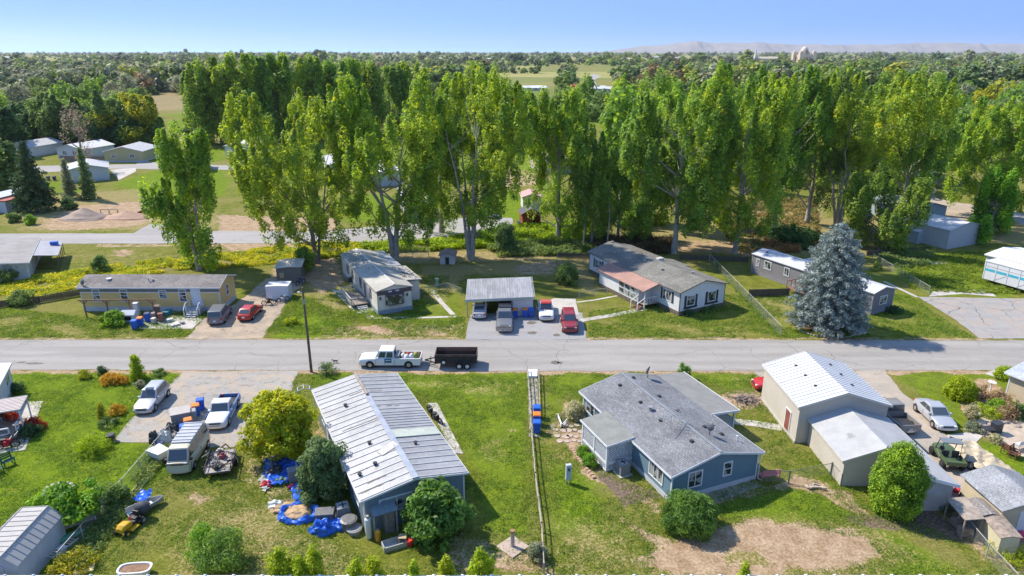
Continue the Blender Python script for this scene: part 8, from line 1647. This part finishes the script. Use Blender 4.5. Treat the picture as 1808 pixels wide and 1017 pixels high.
# posts, boxes
cb = thing('hydrant_post', 'dark capped standpipe on a square concrete base between the lawns', 'standpipe', tuple(G(905,966)), R(45)); mb = MB(); mb.box(-.75,-.75,0,.75,.75,.08); mb.build('base', mat('tan_concrete', (.4,.31,.25), .1), cb); mb = MB(); mb.cyl((0,0),.13,.08,1.15,10); mb.build('pipe', GREYM, cb); mb = MB(); mb.cyl((0,0),.15,1.15,1.3,10); mb.build('cap', mat('rust_cap', (.3,.16,.1), .1), cb)
mp_ = thing('meter_pedestal', 'grey electric meter pedestal on the lawn left of the blue house', 'meter pedestal', tuple(G(1003,853)), .2); mb = MB(); mb.box(-.2,-.13,.35,.2,.13,1.6); mb.build('cabinet', mat('meter_grey', (.42,.47,.52), .06, rough=.5), mp_, bevel=.02); mb = MB(); mb.cyl((0,-.12),.1,1.15,1.35,10); mb.build('meter', CARGLASS, mp_); [ (lambda b: b.build('leg', GREYM, mp_))(MB().box(x-.04,-.05,-.05,x+.04,.05,.35)) for x in (-.14,.14)]
ub = thing('utility_box', 'small pale green utility pedestal in the side yard by the cream home', 'utility box', tuple(G(772,506))); mb = MB(); mb.box(-.2,-.2,0,.2,.2,1.1); mb.build('cabinet', mat('pale_green_box', (.25,.36,.28), .06), ub, bevel=.02); mb = MB(); mb.box(-.24,-.24,1.1,.24,.24,1.16); mb.build('cap', mat('pale_green_box', (.25,.36,.28)), ub)
# brush pile, logs, stepping stones, brick edging
bp = thing('brush_pile', 'heap of grey cut branches on bare earth by the workshop', 'brush pile', tuple(G(1318,708))); rnd = random.Random(12); mb = MB()
for k in range(90): a = rnd.uniform(0,6.28); r_ = rnd.uniform(0,1.0); x, y = r_*1.3*math.cos(a), r_*.8*math.sin(a); l = rnd.uniform(.3,.9); b = rnd.uniform(0,6.28); z = .08+.35*(1-r_)*rnd.random(); mb.bar((x,y,z),(x+l*math.cos(b),y+l*math.sin(b),z+rnd.uniform(-.08,.25)),rnd.uniform(.03,.08))
mb.build('branches', mat('cut_branches', (.24,.19,.16), .35, 4), bp); lump('dirt_mound', 'low tan earth mound under the cut branches', 'dirt mound', 1318, 706, (1.9,1.2,.22), mat('tan_earth', (.36,.24,.16), .15, 2), 33, amp=.1)
lg = thing('driftwood', 'small heap of pale split logs on bare earth near the gate', 'log heap', tuple(G(1440,862))); mb = MB(); [mb.bar((rnd.uniform(-.8,.8),rnd.uniform(-.3,.3),.08),(rnd.uniform(-.8,.8),rnd.uniform(-.3,.3),.2),.1) for k in range(10)]; mb.build('logs', mat('pale_logs', (.42,.34,.27), .2, 4), lg)
rnd = random.Random(14)
for k in range(20):
    px, py = 978 + (k % 5)*11 + rnd.uniform(-3,3) + (k//5)*4, 752 + (k//5)*9 + rnd.uniform(-2,2); p = G(px, py); mb = MB(); r_ = rnd.uniform(.22,.36); pl_ = [(r_*rnd.uniform(.8,1.1)*math.cos(a), r_*rnd.uniform(.7,1.0)*math.sin(a)) for a in [j*.9 for j in range(7)]]; mb.prism(pl_, .0, .05); o = mb.build('stepping_stone', mat('flagstone', (.42,.33,.27), .15, 2), None, (p.x, p.y, .0)); tag(o, 'flat tan stepping stone in the path at the left porch end', 'stepping stone', 'stepping stones by the lattice porch')
be = thing('brick_edging', 'curved row of tan bricks edging the bed along the lattice porch', 'edging', (0,0,0)); cur_ = [(1008,790),(1018,806),(1030,822),(1042,836),(1050,846)]; Q = [G(*q) for q in cur_]; k = 0
for a, b in zip(Q, Q[1:]):
    n = max(1, int((b-a).length/.3))
    for i in range(n): p = a.lerp(b, (i+.5)/n); mb = MB(); mb.box(-.13,-.13,0,.13,.13,.14); mb.build('brick', mat('tan_brick', (.4,.26,.19), .15, 2), be, loc=p, rot=math.atan2((b-a).y,(b-a).x))
# things on the right drive
ft = thing('flatbed_trailer', 'flatbed trailer covered with a rumpled tan tarp on the sandy drive', 'trailer', (0,0,0)); a, b = G(1700,800), G(1762,846); c = (a+b)/2; ft.location = (c.x, c.y, .03); ft.rotation_euler.z = math.atan2((b-a).y,(b-a).x); mb = MB(); mb.box(-2.3,-1.1,.5,2.3,1.1,.6); mb.build('deck', DARK, ft)
for x in (.4,1.3):
    for s in (-1,1): wheel(ft, x, s*1.2, .33, .2, s)
mb = MB(); mb.bar((-2.3,-.6,.5),(-3.3,0,.5),.08); mb.bar((-2.3,.6,.5),(-3.3,0,.5),.08); mb.build('drawbar', DARK, ft)
mb = MB(); rnd = random.Random(4); nx_, ny_ = 22, 11
mb.add([( -2.4+4.8*i/nx_, -1.2+2.4*j/ny_, .5 if i in (0,nx_) or j in (0,ny_) else .72+rnd.uniform(0,.14)+.12*math.sin(i*.9)*math.cos(j*1.1)) for j in range(ny_+1) for i in range(nx_+1)], [(j*(nx_+1)+i, j*(nx_+1)+i+1, (j+1)*(nx_+1)+i+1, (j+1)*(nx_+1)+i) for j in range(ny_) for i in range(nx_)]); tp2 = mb.build('tarp', TTN, None); tp2.location = ft.location; tp2.rotation_euler = ft.rotation_euler; tag(tp2, 'rumpled tan tarp lying over the flatbed trailer', 'tarp')
om = thing('generator', 'small dark generator standing at the head of the tarp-covered trailer', 'generator', tuple(G(1697,792)), .5); mb = MB(); mb.box(-.35,-.25,.1,.35,.25,.5); mb.build('housing', mat('gen_grey', (.1,.12,.16), .1), om, bevel=.05); mb = MB(); mb.tube([(-.4,-.28,0),(-.4,-.28,.6),(.4,-.28,.6),(.4,-.28,0)], .03, 6); mb.tube([(-.4,.28,0),(-.4,.28,.6),(.4,.28,.6),(.4,.28,0)], .03, 6); mb.build('frame', DARK, om)
ti = thing('tiller', 'small red garden tiller behind the annexe corner', 'tiller', tuple(G(1687,874)), .8); mb = MB(); mb.box(-.25,-.18,.25,.25,.18,.55); mb.build('engine', mat('tiller_red', (.5,.03,.04), .08), ti, bevel=.04); mb = MB(); [mb.bar((-.2,s*.15,.4),(-1.0,s*.3,.95),.035) for s in (-1,1)]; mb.build('handles', DARK, ti); [wheel(ti, 0, s*.28, .2, .1, s) for s in (-1,1)]
tub('pink plastic tub at the right edge behind the cream shed', 1804, 950, .25, .4, mat('pink_tub', (.65,.08,.16), .05)); lump('covered_heap', 'long black-covered heap right of the tarp trailer', 'covered heap', 1790, 855, (1.5,.6,.5), TBK, 44, rot=R(-60))
# tan home yard: timber frame, cabinet, junk
fm_ = thing('pergola_frame', 'rusty brown open timber pergola frame in front of the tan mobile home', 'pergola frame', tuple(G(153,562)), 0); wx = (G(292,548)-G(153,562)).x; FB = mat('rusty_frame_wood', (.26,.14,.08), .2, 2); mb = MB(); mb.bar((-.6,0,2.3),(wx+.3,.2,2.3),.1,.14); mb.build('beam', FB, fm_)
for f in (0, .33, .66, 1.0):
    x = wx*f; mb = MB(); mb.bar((x,.1,-.1),(x,.1,2.25),.13); mb.bar((x,.1,1.7),(x-.45,.1,2.22),.08); mb.bar((x,.1,1.7),(x+.45,.1,2.22),.08); mb.build('post', FB, fm_)
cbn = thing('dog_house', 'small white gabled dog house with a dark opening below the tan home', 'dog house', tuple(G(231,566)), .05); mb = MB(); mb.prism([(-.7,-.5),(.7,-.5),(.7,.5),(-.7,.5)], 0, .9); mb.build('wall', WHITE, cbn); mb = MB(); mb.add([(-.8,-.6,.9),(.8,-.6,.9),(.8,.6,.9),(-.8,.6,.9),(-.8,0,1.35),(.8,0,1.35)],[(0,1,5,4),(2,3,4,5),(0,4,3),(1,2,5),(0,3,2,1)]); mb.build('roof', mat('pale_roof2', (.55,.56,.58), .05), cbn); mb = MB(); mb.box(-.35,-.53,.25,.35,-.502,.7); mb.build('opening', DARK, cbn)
boxthing('appliance', 'white upright appliance beside the dog house', 'appliance', 243, 556, (.5,.5,1.5), 0, WHITE); rnd = random.Random(21)
for i, (px, py, a_, b_, h_, c_, lab) in enumerate(((268,566,.9,.6,.9,(.3,.27,.25),'grey rusty barrel-sized box in the tan home junk'),(279,560,.8,.7,1.4,(.14,.1,.08),'dark brown stacked furniture in the tan home junk'),(285,568,.5,.5,1.0,(.25,.1,.08),'reddish box at the front of the tan home junk'),(296,556,1.1,.7,.5,(.05,.2,.22),'teal tarp-like box by the tan home steps'),(300,568,.7,.5,.3,(.5,.5,.5),'pale board scrap on the slab, left'),(312,574,.9,.5,.2,(.5,.47,.42),'pale crumpled scrap on the slab, middle'),(322,572,.5,.4,.25,(.35,.33,.3),'greyish scrap on the slab, right'),(305,577,.4,.3,.2,(.6,.6,.6),'small white scrap at the slab front'),(272,571,.5,.4,.6,(.55,.5,.42),'cream box in front of the rusty junk'))):
    boxthing('junk_item', lab, 'junk', px, py, (a_, b_, h_), rnd.uniform(0,3), mat('junk_%d' % i, c_, .25, 4), bev=.06)
# cat on the road
ct_ = thing('cat', 'small dark cat walking along the near side of the road by the utility pole', 'cat', (G(592,641).x, G(592,641).y, .02), R(175)); 
mb = MB(); secs = []
for x, z, ry, rz in ((-.26,.24,.02,.02),(-.24,.24,.06,.07),(-.1,.24,.085,.09),(.08,.245,.075,.08),(.18,.27,.05,.06),(.24,.31,.045,.05),(.3,.32,.055,.055),(.36,.31,.04,.04),(.39,.3,.012,.012)): secs.append([(x, ry*math.cos(a), z+rz*math.sin(a)) for a in [k*.785 for k in range(8)]])
q = loft(secs); 
for x, dx in ((-.19,-.05),(.13,.05)):
    for s in (-1,1): q.tube([(x,s*.045,.2),(x+dx*s*.6,s*.045,.1),(x+dx*s,s*.045,0)], [.035,.022,.018], 6)
q.tube([(-.25,0,.26),(-.38,0,.33),(-.46,0,.45)], [.02,.016,.01], 6)
for s in (-1,1): q.tube([(.29,s*.03,.36),(.29,s*.035,.41)], [.02,.003], 4)
q.build('body', mat('cat_fur', (.05,.04,.035), .2, 8), ct_, smooth=60)
# dirt mounds in the upper left lot, sawhorses
for i, (px, py, r, lab) in enumerate(((150,385,(4.6,3.0,2.0),'grey-brown dirt heap in the bare lot, left'),(226,384,(5.0,2.4,1.3),'reddish lower dirt heap beside the orange tractor'),(110,350,(1,1,.2),'') )[:2]): lump('dirt_mound', lab, 'dirt mound', px, py, r, mat('heap_dirt_%d' % i, ((.26,.19,.15),(.34,.2,.13))[i], .15, 1), 70+i, amp=.05, flat=False)
def sawhorse(label, px, py):
    t = thing('sawhorse', label, 'sawhorse', tuple(G(px,py)), .2); mb = MB(); mb.bar((-.9,0,.9),(.9,0,.9),.1); mb.build('top', WOOD, t)
    for x in (-.75,.75):
        for s in (-1,1): mb = MB(); mb.bar((x,s*.35,0),(x,0,.9),.07); mb.build('leg', WOOD, t)
sawhorse('wooden sawhorse between the two dirt heaps, left one', 186, 378); sawhorse('wooden sawhorse between the two dirt heaps, right one', 201, 378)
# stains and debris lying on road and driveway
for i, (px, py, rx_, ry_) in enumerate(((939,570,.55,.5),(940,588,.6,.45),(968,568,.35,.25),(983,592,.4,.4),(980,640,.5,.4),(988,641,.3,.25),(60,642,.9,.2),(38,640,.5,.15))):
    p = G(px, py); rnd = random.Random(i); mb = MB(); mb.add([(rx_*rnd.uniform(.7,1.2)*math.cos(a), ry_*rnd.uniform(.7,1.2)*math.sin(a), 0) for a in [k*.45 for k in range(14)]], [tuple(range(14))]); tag(mb.build('stain', mat('oil_stain', (.13,.11,.09), .3, 3, rough=.8), None, (p.x, p.y, .036)), kind='structure')
mb = MB(); a_ = thing('garden_ornament', 'white stick-like bird bath among the rock garden plants', 'bird bath', tuple(G(1748,690))); mb.cyl((0,0),.07,0,.8,8); mb.build('pedestal', WHITE, a_); mb = MB(); mb.tube([(0,0,.78),(0,0,.92)],[.12,.35],14); mb.build('bowl', WHITE, a_)
for i, (px, py) in enumerate(((1690,700),)): pass
rnd = random.Random(31)
for k in range(14):
    px, py = rnd.uniform(1712,1800), rnd.uniform(700,755); p = G(px, py); mb = MB(); mb.ell((0,0,.05),(rnd.uniform(.15,.35),rnd.uniform(.12,.3),rnd.uniform(.1,.25)),7,5); tag(mb.build('rock', mat('garden_rock', (.32,.27,.23), .2, 2), None, (p.x,p.y,0)), 'rounded garden rock among the flowers beside the beige house', 'rock', 'rocks of the rock garden')
